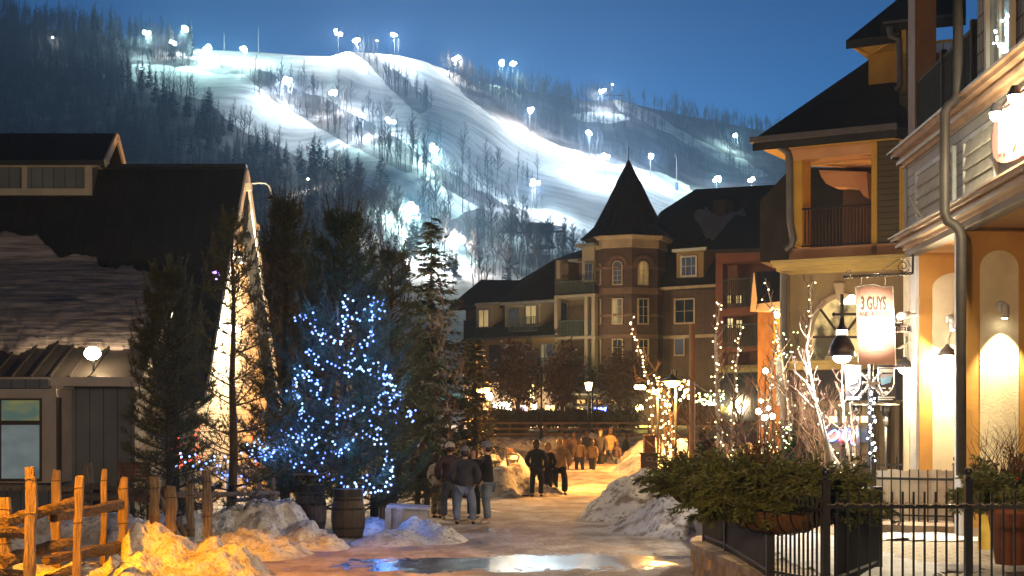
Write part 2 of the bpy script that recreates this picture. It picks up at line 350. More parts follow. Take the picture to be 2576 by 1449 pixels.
def build_hill():
    xs = np.concatenate([np.arange(-720,-60,30.), np.arange(-60,2060,6.0), np.arange(2060,3001,30.)]); NT = 230
    V = []; col = []
    for x in xs:
        ry = interp(RIDGE, x); rd = interp(RDIST, x)
        for j in range(NT+1):
            t = j/NT; y = YB+(ry-YB)*t
            v = H(x, y); V.append(v)
            q_ = 7*noise.noise(Vector((x*.02, y*.03, 0))); s = (in_run(x, y+q_)+in_run(x+5, y+q_)+in_run(x-5, y+q_)+in_run(x, y+q_+4)+in_run(x, y+q_-4))/5
            col.append(s)
        # the far side, beyond the crest
        top = V[-1]
        for k, (dd, dz) in enumerate([(30,-3),(120,-30),(300,-100)]):
            V.append(Vector((top.x*(1+dd/rd), top.y+dd, top.z+dz))); col.append(col[-1])
    V = np.array([tuple(v) for v in V]); m = NT+4; F_ = []
    for i in range(len(xs)-1):
        for j in range(m-1):
            a = i*m+j; F_.append((a, a+m, a+m+1, a+1))
    mt, nt, b = _nt('hill_ground'); b.inputs['Roughness'].default_value = .85
    at = nd(nt, 'ShaderNodeAttribute', attribute_name='run'); tc = nd(nt, 'ShaderNodeTexCoord')
    n = nd(nt, 'ShaderNodeTexNoise'); n.inputs['Scale'].default_value = .09; n.inputs['Detail'].default_value = 8
    n3 = nd(nt, 'ShaderNodeTexNoise'); n3.inputs['Scale'].default_value = .11; n3.inputs['Detail'].default_value = 9; n3.inputs['Roughness'].default_value = .62
    mp = nd(nt, 'ShaderNodeMapping'); mp.inputs['Scale'].default_value = (.35, 1.6, 1)
    nt.links.new(tc.outputs['Object'], n.inputs['Vector']); nt.links.new(tc.outputs['Object'], mp.inputs[0]); nt.links.new(mp.outputs[0], n3.inputs['Vector'])
    r = nd(nt, 'ShaderNodeValToRGB'); e = r.color_ramp.elements; e[0].position = .42; e[1].position = .66
    e[0].color = (.055,.045,.042,1); e[1].color = (.20,.20,.22,1); nt.links.new(n.outputs[0], r.inputs[0])
    r2 = nd(nt, 'ShaderNodeValToRGB'); e = r2.color_ramp.elements; e[0].position = .35; e[1].position = .6
    e[0].color = (.40,.44,.46,1); e[1].color = (.80,.83,.85,1); nt.links.new(n3.outputs[0], r2.inputs[0])
    ad = nd(nt, 'ShaderNodeMath', operation='MULTIPLY_ADD'); ad.inputs[1].default_value = .5; ad.inputs[2].default_value = -.25
    nt.links.new(n.outputs[0], ad.inputs[0]); ad2 = nd(nt, 'ShaderNodeMath', operation='ADD'); nt.links.new(ad.outputs[0], ad2.inputs[0]); nt.links.new(at.outputs['Fac'], ad2.inputs[1])
    st = nd(nt, 'ShaderNodeValToRGB'); st.color_ramp.elements[0].position = .42; st.color_ramp.elements[1].position = .58; nt.links.new(ad2.outputs[0], st.inputs[0])
    mx = nd(nt, 'ShaderNodeMix', data_type='RGBA'); nt.links.new(st.outputs[0], mx.inputs[0]); nt.links.new(r.outputs[0], mx.inputs[6]); nt.links.new(r2.outputs[0], mx.inputs[7])
    nt.links.new(mx.outputs[2], b.inputs['Base Color'])
    o = npmesh('hill', V, np.array(F_), mt, n=4, smooth=True); tag(o, kind='structure')
    a = o.data.attributes.new('run', 'FLOAT', 'POINT'); a.data.foreach_set('value', col)
build_hill()

# ---- light hill trees: numpy triangle soups, origin at the foot
def quadstrip(V, T, a, b, ra, rb, side):
    k = len(V); d = b-a; s = np.cross(d, side); s /= (np.linalg.norm(s)+1e-9)
    s2 = np.cross(d, s); s2 /= (np.linalg.norm(s2)+1e-9)
    ra *= 1.9
    for u in (0, 2.094, 4.189):
        w_ = s*math.cos(u)+s2*math.sin(u); V.append(a+w_*ra)
    V.append(b)
    T += [(k, k+1, k+3), (k+1, k+2, k+3), (k+2, k, k+3)]
def bare_tree(h, seed, spread=.28, low=.3, nb=26, tw=4, r0=.19):
    rs = np.random.default_rng(seed); V = []; T = []; side = np.array([.3,.9,.1])
    pts = [np.array([0,0,-.6])]; lean = rs.normal(0, .05, 2)
    for i in range(1, 7):
        z = h*i/6; pts.append(np.array([lean[0]*z+rs.normal(0,.012*h), lean[1]*z+rs.normal(0,.012*h), z]))
    for i in range(6):
        ra = r0*(1-i/6.5); rb = r0*(1-(i+1)/6.5); k = len(V)
        for p, r_ in ((pts[i], ra), (pts[i+1], rb)):
            for u in (0, 2.094, 4.189): V.append(p+np.array([math.cos(u)*r_, math.sin(u)*r_, 0]))
        for u in range(3):
            a, b_ = k+u, k+(u+1) % 3; T += [(a, b_, b_+3), (a, b_+3, a+3)]
    for i in range(nb):
        t = low+(1-low)*(i+rs.random())/nb*.97; z = t*6; j = min(5, int(z)); base = pts[j]+(pts[j+1]-pts[j])*(z-j)
        a = rs.random()*6.283; L = h*spread*(1.1-t)*rs.uniform(.6, 1.25)+.35; el = rs.uniform(.5, 1.15)
        d = np.array([math.cos(a)*math.cos(el), math.sin(a)*math.cos(el), math.sin(el)])
        mid = base+d*L*.5; tip = base+d*L+np.array([0,0,L*.18]); rr = r0*(1-t)*.5+.022
        quadstrip(V, T, base, mid+(tip-mid)*.3, rr, rr*.5, side); quadstrip(V, T, mid, tip, rr*.6, .01, side)
        for q in range(tw):
            s = rs.uniform(.3, 1); b0 = base+(tip-base)*s; e = d+rs.normal(0,.55,3); e[2] = abs(e[2])+.25; e /= np.linalg.norm(e)
            quadstrip(V, T, b0, b0+e*L*rs.uniform(.25,.6), .018+.008*h/10, .005, side)
    return np.array(V), np.array(T)
def hill_conifer(h, seed, w=.2):
    rs = np.random.default_rng(seed); V = []; T = []
    k = 0
    for u in range(3): V.append(np.array([.13*math.cos(u*2.094), .13*math.sin(u*2.094), -.5]))
    V.append(np.array([0,0,h])); T += [(0,1,3),(1,2,3),(2,0,3)]
    n = 150
    for i in range(n):
        t = (i+rs.random())/n; z = h*(.1+.88*t); L = h*w*(1-t)**.8*rs.uniform(.55,1.15)+.12
        a = rs.random()*6.283; dr = rs.uniform(-.3, .12); dx = np.array([math.cos(a), math.sin(a), 0]); sd = np.array([-math.sin(a), math.cos(a), 0])
        b = np.array([0,0,z]); tip = b+dx*L+np.array([0,0,dr*L]); k = len(V); ww = L*rs.uniform(.22,.4)
        V += [b, b+dx*L*.55+sd*ww+np.array([0,0,-.1*L]), tip, b+dx*L*.55-sd*ww+np.array([0,0,-.22*L])]; T += [(k,k+1,k+2),(k,k+2,k+3)]
    return np.array(V), np.array(T)
kinds = []
for s in range(7): kinds.append(('bare_tree', bare_tree(1.0*random.choice([10,11,12,13]), 100+s, .20+.03*(s%3), .3+.05*(s%3), 24, 4), M['hill_twig']))
for s in range(3): kinds.append(('conifer_tree', hill_conifer(12, 200+s, .2+.03*s), M['hill_needle']))
big = [('bare_tree', bare_tree(14, 300+s, .36, .33, 40, 9, .2), M['hill_bark']) for s in range(3)]
allk = kinds+big
protos = []
for (nm, (V, T), mt) in allk:
    me = npmesh(nm, V, T, mt).data; o = bpy.data.objects[-1] if False else None
    protos.append((nm, me))
for ob in [o for o in COL.objects if o.name.startswith(('bare_tree', 'conifer_tree'))]: bpy.data.objects.remove(ob)

hill_trees = []    # (x, y, kind index, scale)
rt = random.Random(11)
def ok_tree(x, y): return not in_run(x, y)
# near edges and strips traced from the photograph: rows of single trees one can tell apart
def row(pts, n, ks, s0, s1, jx=10, jy=7, fr=True):
    tot = sum(math.dist(a, b) for a, b in zip(pts, pts[1:]))
    for i in range(n):
        u = rt.random()*tot
        for a, b in zip(pts, pts[1:]):
            L = math.dist(a, b)
            if u <= L: x = a[0]+(b[0]-a[0])*u/L; y = a[1]+(b[1]-a[1])*u/L; break
            u -= L
        hill_trees.append((x+rt.gauss(0, jx), y+rt.gauss(0, jy), rt.choice(ks), rt.uniform(s0, s1), fr))
B = [0,1,2,3,4,5,6]
row([(640,205),(700,255),(800,310),(900,365),(1000,418),(1090,455),(1200,500),(1330,535)], 110, B, .55, 1.0, 14, 10)
row([(660,225),(740,275),(830,325),(950,390),(1060,435),(1180,480),(1300,520)], 60, B, .6, 1.1, 16, 12)
row([(860,560),(1000,600),(1150,640),(1300,660),(1470,680)], 66, [10,11,12,0,3,5], .6, .95, 22, 22)
row([(440,160),(520,165),(600,178),(650,200)], 34, B, .3, .5, 8, 3)
row([(700,215),(780,240),(880,285),(980,335),(1080,390),(1180,430),(1280,450),(1370,470)], 80, B, .6, 1.15, 14, 9)
row([(890,140),(940,180),(990,215),(1040,255),(1080,275)], 60, B, .5, .95, 10, 9)
row([(880,128),(960,130),(1050,150)], 14, B, .4, .8, 6, 4)
row([(310,205),(400,240),(470,280),(560,320),(640,370),(740,410),(850,440),(950,480),(1050,520),(1150,550)], 60, B+[7,8,9], .6, 1.05, 16, 12)
for x, y, k, s in [(393,262,7,1.0),(438,305,8,1.15),(512,330,7,1.05),(525,318,9,1.15),(470,300,8,.8),(420,285,9,.9),(560,345,8,.7),(500,345,9,.8),(630,395,8,.8),(650,400,9,.8),(760,440,8,.8),(700,425,7,.85),(610,370,1,1.25),(180,190,7,.9),(60,240,8,1.1),(280,235,1,1.3),(300,250,3,1.2),(330,255,7,.7)]:
    hill_trees.append((x, y, k, s, True))
for x, y, k, s in [(840,520,10,1.0),(800,500,11,.9),(905,540,12,.9),(1100,545,10,.95),(1205,455,11,1.0),(1250,455,10,.8),(1320,470,12,.8),(1240,625,10,1.0),(1305,650,11,1.15),(1290,640,12,1.0),(1180,640,11,.8),(1420,640,12,.6),(1390,655,10,.7),(975,330,11,.8),(1040,415,12,.9),(770,270,10,.8),(1330,660,11,.9),(1000,600,12,.9),(960,640,10,1),(1130,680,11,1),(1350,700,12,.9),(1440,700,10,.8),(1480,690,12,.6),(1460,300,10,.8),(1500,300,12,.7),(1290,650,10,1.1),(870,600,11,1.1)]:
    hill_trees.append((x, y, k, s, True))
row([(1000,640),(1150,690),(1300,690),(1480,690)], 34, B+[9], .5, .95, 20, 20)
row([(1140,190),(1250,225),(1400,245),(1560,255),(1750,300),(1950,345)], 50, B, .5, .9, 20, 6)

stuff = []
def fill(x0, x1, n, ylo, yhi, ks, s0, s1):
    c = 0
    while c < n:
        x = rt.uniform(x0, x1); ry = interp(RIDGE, x); y = rt.uniform(ylo(x) if callable(ylo) else ylo, yhi(x) if callable(yhi) else yhi)
        c += 1
        if y < ry: continue
        sc_ = 3850/hill_depth(x, y)*9
        if ok_tree(x, y) and (not ok_tree(x, y-sc_) and rt.random() < .12 or ok_tree(x, y-sc_)): stuff.append((x, y, rt.choice(ks), rt.uniform(s0, s1)))
rg = lambda x: interp(RIDGE, x)
fill(-150, 480, 1100, rg, lambda x: rg(x)+160, B+B+B+[7], .75, 1.15)
fill(-150, 700, 1000, 190, 520, B+[7,8], .6, .95)
fill(300, 1100, 520, 400, 760, B+[8], .6, .95)
fill(1100, 2100, 900, rg, lambda x: rg(x)+60, B, .55, .95)
fill(1200, 2100, 800, lambda x: rg(x)+40, 470, B, .5, .85)
fill(1000, 1500, 160, 560, 760, B, .6, 1.0)
fill(2100, 2500, 120, rg, lambda x: rg(x)+120, B, .6, .95)
def tree_at(x, y):
    """foot of a tree whose foot shows at (x, y)"""
    return H(x, y)
hill_trees.sort(key=lambda t: hill_depth(t[0], t[1]))
indiv = {'bare_tree': [], 'conifer_tree': []}
for t in hill_trees:
    nm = protos[t[2]][0]; y = max(t[1], rg(t[0])+1)
    if in_run(t[0], y) and y < 540 and rt.random() < .65 : continue
    if len(indiv[nm]) < 290: indiv[nm].append((t[0], y, t[2], t[3]))
    else: stuff.append((t[0], y, t[2], t[3]))
for nm, L in indiv.items():
    for i, (x, y, k, s) in enumerate(L):
        o = bpy.data.objects.new(nm, protos[k][1]); COL.objects.link(o); p = tree_at(x, y)
        o.location = p; o.scale = (s,)*3; o.rotation_euler = (0,0,rt.random()*6.28)
        if nm == 'bare_tree': tag(o, 'bare leafless tree standing on the ski hill among the floodlit snow runs', 'tree', 'bare trees on the ski hill', 'thing')
        else: tag(o, 'dark conifer standing in the woods at the edge of the ski run', 'tree', 'conifers on the ski hill', 'thing')
VV = {0: [], 1: []}; TT = {0: [], 1: []}; off = {0: 0, 1: 0}
for (x, y, k, s) in stuff:
    V, T = allk[k][1]; c = 1 if protos[k][0] == 'conifer_tree' else 0
    if hill_depth(x, y) > 330 and c == 0: T = T[np.r_[0:36, 36:len(T)]]
    a = rt.random()*6.28; ca, sa = math.cos(a), math.sin(a); p = tree_at(x, y)
    W = V @ np.array([[ca,sa,0],[-sa,ca,0],[0,0,1]])*s+np.array([p.x, p.y, p.z])
    VV[c].append(W); TT[c].append(T+off[c]); off[c] += len(V)
wood = npmesh('hillside_forest', np.concatenate(VV[0]+VV[1]), np.concatenate(TT[0]+[t+off[0] for t in TT[1]]), [M['hill_twig'], M['hill_needle']])
n0 = sum(len(t) for t in TT[0]); mi = np.zeros(len(wood.data.polygons), np.int32); mi[n0:] = 1; wood.data.polygons.foreach_set('material_index', mi)
tag(wood, 'dense bare and evergreen woods covering the hillside beside the ski runs', 'forest', None, 'stuff')

# ---- floodlights on the runs:  lamp place (x, y), foot y, colour, power
W0 = (1,.97,.90); W1 = (.62,1,.93); W2 = (.74,.90,1)
FL = [(135,96,150,W0,.12,0),(372,83,150,W1,1,0),(467,74,140,W1,1.1,0),(436,108,140,W0,.5,0),(524,122,160,W1,1.3,1),(614,127,165,W1,1.0,1),(851,84,135,W0,1,0),(899,103,140,W2,1,0),(949,104,140,W0,.3,0),(992,91,140,W2,1.3,1),
 (725,203,262,W2,1.2,1),(838,232,290,W0,.5,1),(913,290,345,W2,1.3,1),(983,303,365,W1,.5,1),(1092,374,430,W1,1.5,1),(776,452,475,W0,.12,0),(1148,148,190,W0,1.2,1),(1264,160,210,W1,.5,0),(1290,161,215,W1,1.1,0),(1333,279,335,W0,1.4,1),
 (1514,231,275,W2,1,1),(1540,214,255,W0,.15,0),(1483,338,395,W2,1.2,1),(1522,396,460,W2,1.5,1),(1636,393,455,W2,1.3,1),(1848,341,380,W1,.9,0),(1802,452,490,W1,1.6,0),(1890,455,480,W0,1,0),(1346,460,540,W2,1.6,1),(1028,524,600,W1,2.4,1),(1148,600,680,W0,2.6,1)]
glob = {W0: emit('lamp_warm', (1,.95,.85), 60), W1: emit('lamp_green', (.75,1,.95), 60), W2: emit('lamp_blue', (.82,.9,1), 60)}
FLAB = ['faint small lamp alone in the woods at the far left of the hill', 'leftmost bright floodlight on the wooded skyline', 'bright floodlight standing highest above the left end of the snow runs', 'dim warm floodlight low between the two leftmost bright ones', 'large green white floodlight where the top snow plateau begins', 'floodlight alone on the edge of the top snow plateau', 'leftmost lamp of the cluster on the crest above the middle runs', 'floodlight on the crest just left of its small dim neighbour', 'small dim lamp between two bright ones on the crest', 'rightmost bright floodlight of the cluster on the crest', 'highest floodlight in the tree strip beside the left snow run', 'dim lamp second down the tree strip beside the left run', 'bright floodlight third down the tree strip beside the left run', 'weak greenish lamp just right of the third lamp of the tree strip', 'green white floodlight lowest in the tree strip beside the left run', 'tiny lamp in the dark woods just above the barn roof peak', 'warm floodlight on the skyline right of the crest cluster', 'left and smaller lamp of the close green pair on the skyline', 'right and brighter lamp of the close green pair on the skyline', 'warm floodlight at the upper right edge of the widest run', 'floodlight over the small snow knoll on the right skyline', 'tiny lamp just above the right skyline knoll', 'floodlight beside the lower right edge of the widest run', 'floodlight close to the left of the tower spire', 'floodlight close to the right of the tower spire', 'green white floodlight farthest right near the narrow snow run', 'green white floodlight peeping over the hotel roof ridge', 'warm floodlight over the hotel roof beside the tavern roof', 'floodlight at the foot of the run above the chairlift station', 'large white floodlight low on the hill behind the dark pine tops', 'largest floodlight, lowest on the hill right of the spiky spruce']
for fi_, (x, y, yf, c, pw, big_) in enumerate(FL):
    yf = max(yf, rg(x)+4); d = hill_depth(x, yf); foot = H(x, yf); top = P(x, y, d)
    loc = {0: 'on the wooded skyline', 1: 'beside a snow run'}[big_]
    e = empty('floodlight', foot, FLAB[fi_], 'floodlight', 'floodlights on the ski hill')
    MB().tube([foot-Vector((0,0,.5)), top], [.15,.09], 6).build('pole', M['mast'], e)
    mb = MB().bar(top+Vector((-1,0,.1)), top+Vector((1,0,.1)), .15)
    for sx in (-.75, 0, .75):
        mb.sphere(top+Vector((sx, -.35, -.1)), .42, 1, .5, .8, 8, 5)
    mb.build('crossarm', M['mast'], e)
    r_ = (.55 if pw < .4 else 1.0)*(.55 if d < 330 else .75)*(1.35 if pw < 2 else 1.9)
    mb = MB()
    for q_ in range(rt.choice([4,5,6]) if pw > .4 else 1):
        mb.sphere(top+Vector((0,-1.3,0))+(Vector((rt.uniform(-1,1)*1.15, 0, rt.uniform(-.75,.75)))*r_ if pw > .4 else Vector((0,0,0))), r_*rt.uniform(.45,.75), 1, .5, 1, 10, 7)
    mb.build('lamp', glob[c], e, smooth=True)
    point('floodlight_lamp', top+Vector((0,-3.2,-1.5)), 33000*pw*(1.0 if big_ else .6)*(1 if d > 330 else .11), c, .5, e)
# more masts that only show as lit snow: poles standing unlit
for (x, y, yf) in [(1702,400,478),(650,68,135),(564,85,125),(1545,238,320),(1376,570,572)][:4]:
    d = hill_depth(x, yf); foot = H(x, yf); top = P(x, y, d)
    lab = {1702:'slim unlit mast with a bent top right of the pointed tower roof',650:'tall thin mast on the skyline between two bright lamps',564:'short thin mast on the skyline behind the left bright lamp',1545:'dark chairlift tower at the top of the right narrow run'}[x]
    e = empty('lift_tower' if x == 1545 else 'mast', foot, lab, 'tower' if x == 1545 else 'mast')
    MB().tube([foot-Vector((0,0,.5)), top], [.2,.08], 6).build('pole', M['blackm'] if x == 1545 else M['grey_trim'], e)
    if x == 1545: MB().bar(top+Vector((-4,0,-.4)), top+Vector((4,0,-.4)), .35).build('crossarm', M['blackm'], e)
    elif x == 1702:
        MB().tube([top, top+Vector((-.3,0,1)), top+Vector((-1,0,1.8))], .07, 6).build('arm', M['grey_trim'], e)
        MB().tube([foot, foot+Vector((0,0,3))], .7, 8).build('base_pad', mat('blue_pad', (.1,.16,.4), .7), e)
# chairlift station
d = hill_depth(1350, 640); o = P(1355, 615, d); S = d/F
e = empty('chairlift_station', o, 'dark chairlift drive station on legs at the foot of the ski hill', 'chairlift')
MB().hexa([P(1322,588,d),P(1384,591,d),P(1384,589,d+6),P(1322,588,d+6),P(1325,561,d),P(1386,563,d),P(1384,563,d+6),P(1325,561,d+6)]).build('cabin', mat('station_wall', (.16,.19,.2), .7), e)
MB().hexa([P(1320,560,d-.4),P(1389,563,d-.4),P(1389,561,d+6.4),P(1320,560,d+6.4),P(1320,557,d-.4),P(1389,560,d-.4),P(1389,558,d+6.4),P(1320,557,d+6.4)]).build('roof', M['white_frame'], e)
for (a, b_) in [((1330,590),(1345,618)),((1378,592),(1392,618))]:
    MB().tube([P(*a, d+2), P(*b_, d+2)], 4*S, 6).build('leg', M['rail_grey'], e)
MB().bar(P(1300,586,d+3), P(1415,582,d+3), 5*S).build('beam', M['rail_grey'], e)
MB().lathe([(34*S,0),(34*S,4*S),(30*S,4*S)], P(1365,624,d+3), 16).build('bullwheel', M['rail_grey'], e)
# skiers on the run
for i, (x, y, c, lb) in enumerate([(772,378,'c_red','skier in a red jacket on the nearest snow run'),(967,424,'c_tan','skier in a tan jacket lower on the nearest snow run'),(1606,470,'c_blue','skier in dark clothes on the middle run')][:2]+[(1608-2,471,'c_black','skier in black beneath the right hand floodlight')][:0]+[(1077,334,'c_black','skier in dark clothes on the middle run')]):
    f = H(x, y); e = empty('person', f, lb, 'person', 'skiers on the runs')
    mb = MB(); mb.tube([f+Vector((-.2,0,.05)), f+Vector((-.12,0,.45)), f+Vector((0,0,.9)), f+Vector((0,0,1.35)), f+Vector((.03,0,1.55)), f+Vector((.03,0,1.8))], [.07,.09,.17,.2,.09,.12], 7)
    mb.tube([f+Vector((.25,0,.05)), f+Vector((.15,0,.45)), f+Vector((.02,0,.88))], [.07,.09,.12], 6)
    mb.tube([f+Vector((-.18,0,1.35)), f+Vector((-.4,-.1,1.05)), f+Vector((-.45,-.3,1.15))], [.07,.06,.04], 6); mb.tube([f+Vector((.18,0,1.35)), f+Vector((.4,-.1,1.05)), f+Vector((.45,-.3,1.15))], [.07,.06,.04], 6)
    mb.build('body', M[c], e, smooth=True)
    for s in (-.2, .25): MB().bar(f+Vector((s,-.8,.03)), f+Vector((s,.8,.03)), .1, .03).build('ski', M['black'], e)
# air between the village and the hill
hz = MB().box(-1100,1100,-30,1050,-3,330).build('haze', [], None)
mt, nt, b = _nt('haze'); nt.nodes.remove(b); pv = nd(nt, 'ShaderNodeVolumePrincipled'); pv.inputs['Color'].default_value = (.40,.62,1,1); pv.inputs['Density'].default_value = .0007
pv.inputs['Anisotropy'].default_value = .2
nt.links.new(pv.outputs[0], nt.nodes['Material Output'].inputs['Volume']); hz.data.materials.append(mt); tag(hz, 'thin blue night haze over the valley and hill', 'haze', None, 'stuff')
hz['category'] = 'haze'
# ================================================================ BUILDINGS
class Fac:
    """a facade seen at pictures places xL..xR, its ends dL and dR metres away"""
    def __init__(s, xL, dL, xR, dR):
        s.A = Vector(((xL-CXD)/F*dL, dL)); s.B = Vector(((xR-CXD)/F*dR, dR)); s.u = (s.B-s.A).normalized()
        n = Vector((s.u.y, -s.u.x)); s.n = n if n.dot(-s.A) > 0 else -n
    def d(s, x, off=0):          # off > 0: proud of the wall, towards the viewer
        k = (x-CXD)/F; A = s.A+s.n*off
        # point on the ray (k t, t) that lies on the line A + u q
        t = (A.x*s.u.y-A.y*s.u.x)/(k*s.u.y-s.u.x); return t
    def pt(s, x, y, off=0): return P(x, y, s.d(x, off))
    def box(s, mb, x0, y0, x1, y1, o0=0, o1=.05):
        """upright box covering x0..x1, y0..y1 (y0 above) measured on the plane o1"""
        a = s.pt(x0, 0, o1); b = s.pt(x1, 0, o1); dm = s.d((x0+x1)/2, o1)
        zt = CH+(HY-y0)/F*dm; zb = CH+(HY-y1)/F*dm; n = Vector((s.n.x, s.n.y, 0))*(o0-o1)
        a = Vector((a.x, a.y, 0)); b = Vector((b.x, b.y, 0)); Z = Vector((0,0,1))
        return mb.hexa([a+Z*zb, b+Z*zb, b+n+Z*zb, a+n+Z*zb, a+Z*zt, b+Z*zt, b+n+Z*zt, a+n+Z*zt])
    def slab(s, mb, pts, th=.25):
        """sloping sheet through (x, y, off) points, th thick (downwards)"""
        return mb.prism([s.pt(*p) for p in pts], (0,0,-th))

def window(fac, par, x0, y0, x1, y1, frame=M['white_frame'], pane=M['glass'], nx=2, ny=2, fw=3, off=0.0, arch=False, mull=1.2):
    f = MB()
    fac.box(f, x0, y0, x0+fw, y1, off, off+.10); fac.box(f, x1-fw, y0, x1, y1, off, off+.10)
    fac.box(f, x0+fw, y1-fw, x1-fw, y1, off, off+.098)
    if not arch: fac.box(f, x0+fw, y0, x1-fw, y0+fw, off, off+.098)
    for i in range(1, nx):
        c = x0+(x1-x0)*i/nx; fac.box(f, c-mull/2, y0+fw if not arch else y0+2, c+mull/2, y1-fw, off+.01, off+.085)
    for j in range(1, ny):
        c = y0+(y1-y0)*j/ny; fac.box(f, x0+fw, c-mull/2, x1-fw, c+mull/2, off+.01, off+.08)
    if arch:
        n = 10; cx = (x0+x1)/2; r = (x1-x0)/2; pts = []
        for k in range(n+1):
            t = math.pi*k/n; pts.append((cx-r*math.cos(t), y0-r*math.sin(t)))
        for k in range(n):
            a, b = pts[k], pts[k+1]; q = (cx+(a[0]-cx)*(1-fw/r), y0+(a[1]-y0)*(1-fw/r)); q2 = (cx+(b[0]-cx)*(1-fw/r), y0+(b[1]-y0)*(1-fw/r))
            A = [fac.pt(*v, off+.095) for v in (a, b, q2, q)]; f.prism(A, Vector((-fac.n.x*.09, -fac.n.y*.09, 0)))
    fr = f.build('window', frame, par)
    g = MB()
    if arch:
        fac.box(g, x0+fw, y0, x1-fw, y1-fw, off, off+.045)
        rr = r-fw; poly = [fac.pt(cx-rr*math.cos(math.pi*k/n), y0-rr*math.sin(math.pi*k/n), off+.045) for k in range(n+1)]
        g.prism(poly, Vector((-fac.n.x*.04, -fac.n.y*.04, 0)))
    else: fac.box(g, x0+fw, y0+fw, x1-fw, y1-fw, off, off+.045)
    g.build('pane', pane, fr)
    return fr
def railing(fac, par, x0, y0, x1, y1, off, m=None, step=4.2, w=1.0, name='railing'):
    f = MB(); fac.box(f, x0, y0, x1, y0+2.2*w, off-.05, off+.05); fac.box(f, x0, y1-2*w, x1, y1, off-.04, off+.04)
    n = max(2, int((x1-x0)/step))
    for i in range(n+1):
        c = x0+(x1-x0)*i/n; fac.box(f, c-w*.55, y0+2.2*w, c+w*.55, y1-2*w, off-.03, off+.03)
    return f.build(name, m or M['rail_grey'], par)

# ---------------------------------------------------------------- the barn at the left
def gx(D): return -10.3+.0486*D           # the gable wall
barn = empty('barn', (gx(38), 38, 0), 'big grey barn with a dark metal roof half under old snow', 'building')
XL = -26.0
def roofz(D): return 9.6-(44.8-D)*1.40 if D < 44.8 else 9.6-(D-44.8)*1.42
def leanz(D): return 3.34+.42*(D-35)
def lx(D): return -8.57-.088*(D-35)
b = MB()
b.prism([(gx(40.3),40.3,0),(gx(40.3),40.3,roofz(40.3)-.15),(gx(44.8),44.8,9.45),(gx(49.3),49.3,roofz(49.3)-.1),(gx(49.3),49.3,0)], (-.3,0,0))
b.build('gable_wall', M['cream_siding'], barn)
b = MB(); b.box(XL, -8.75, 35.5, 35.7, -.3, leanz(35.5)-.1)
b.prism([(-8.78,35.7,0),(-8.78,35.7,leanz(35.7)-.1),(-9.25,42.6,leanz(42.6)-.1),(-9.25,42.6,0)], (-.2,0,0))
b.build('wall', M['barn_wall'], barn)
b = MB()
for (D0, D1, fx, fz, ov) in ((40.0,44.8,gx,roofz,.35),(44.8,49.7,gx,roofz,.35),(34.6,42.9,lx,leanz,.2)):
    p = [(XL,D0,fz(D0)),(fx(D0)+ov,D0,fz(D0)),(fx(D1)+ov,D1,fz(D1)),(XL,D1,fz(D1))]
    b.prism(p, (0,0,-.16))
    n = 40
    for i in range(n):      # standing seams
        x = XL+(fx(D0)-XL)*(i+.6)/n*1.0
        if x > fx(D1)+.1: continue
        b.bar((x,D0+.02,fz(D0)+.03), (x,D1-.02,fz(D1)+.03), .05, .07)
roof = b.build('roof', M['metal_roof'], barn)
b = MB()
b.bar((XL,44.8,9.66),(gx(44.8)+.36,44.8,9.66),.35,.1); b.build('ridge_cap', M['blackm'], roof)
b = MB()      # pale rake edges
b.bar((gx(40)+.37,40,roofz(40)-.09),(gx(44.8)+.37,44.8,9.51),.06,.26); b.bar((gx(44.8)+.37,44.8,9.51),(gx(49.7)+.37,49.7,roofz(49.7)-.09),.06,.26)
b.bar((lx(34.6)+.22,34.6,leanz(34.6)-.07),(lx(42)+.22,42,leanz(42)-.07),.05,.2)
b.build('rake_trim', M['white_frame'], barn)
b = MB(); b.box(XL, lx(34.6)+.2, 34.50, 34.6, 3.0, 3.2); b.box(XL, lx(34.6)+.1, 34.62, 35.48, 3.0, 3.05); b.build('eave_trim', M['barn_trim'], barn)
# bay with the window
fb = Fac(-300, 34.3, 142, 34.3); b = MB()
fb.box(b, -300, 978, 142, 1215, -1.2, 0); fb.box(b, 128, 952, 158, 978, -1.2, -.3); b.build('bay', M['barn_trim'], barn)
b = MB(); fb.box(b, -300, 954, 122, 976, -1.2, -.1); b.build('bay_frieze', M['barn_wall'], barn)
for (x0, x1) in ((-2, 104), (-140, -20)):
    b = MB(); fb.box(b, x0, 1002, x1, 1007, -.02, .05); fb.box(b, x0, 1204, x1, 1211, -.02, .05); fb.box(b, x0, 1058, x1, 1069, -.02, .05)
    fb.box(b, x1-5, 1007, x1, 1058, -.02, .049); fb.box(b, x1-5, 1069, x1, 1204, -.02, .049); fb.box(b, x0, 1007, x0+4, 1058, -.02, .049); fb.box(b, x0, 1069, x0+4, 1204, -.02, .049)
    wf = b.build('window', M['brown_frame'], barn)
    b = MB(); fb.box(b, x0+4, 1007, x1-5, 1058, -.02, .01); b.build('upper_pane', litpane('upper_pane', (.12,.20,.17), (.30,.30,.10), .38, 1.6, (1,1,2)), wf)
    b = MB(); fb.box(b, x0+4, 1069, x1-5, 1204, -.02, .01); b.build('lower_pane', litpane('lower_pane', (.13,.17,.17), (.24,.29,.29), .42, 1.0, (1,1,1.5)), wf)
fs = Fac(143, 34.35, 166, 35.4); b = MB(); fs.box(b, 146, 1000, 158, 1209, 0, .04); b.build('side_window', M['brown_frame'], barn)
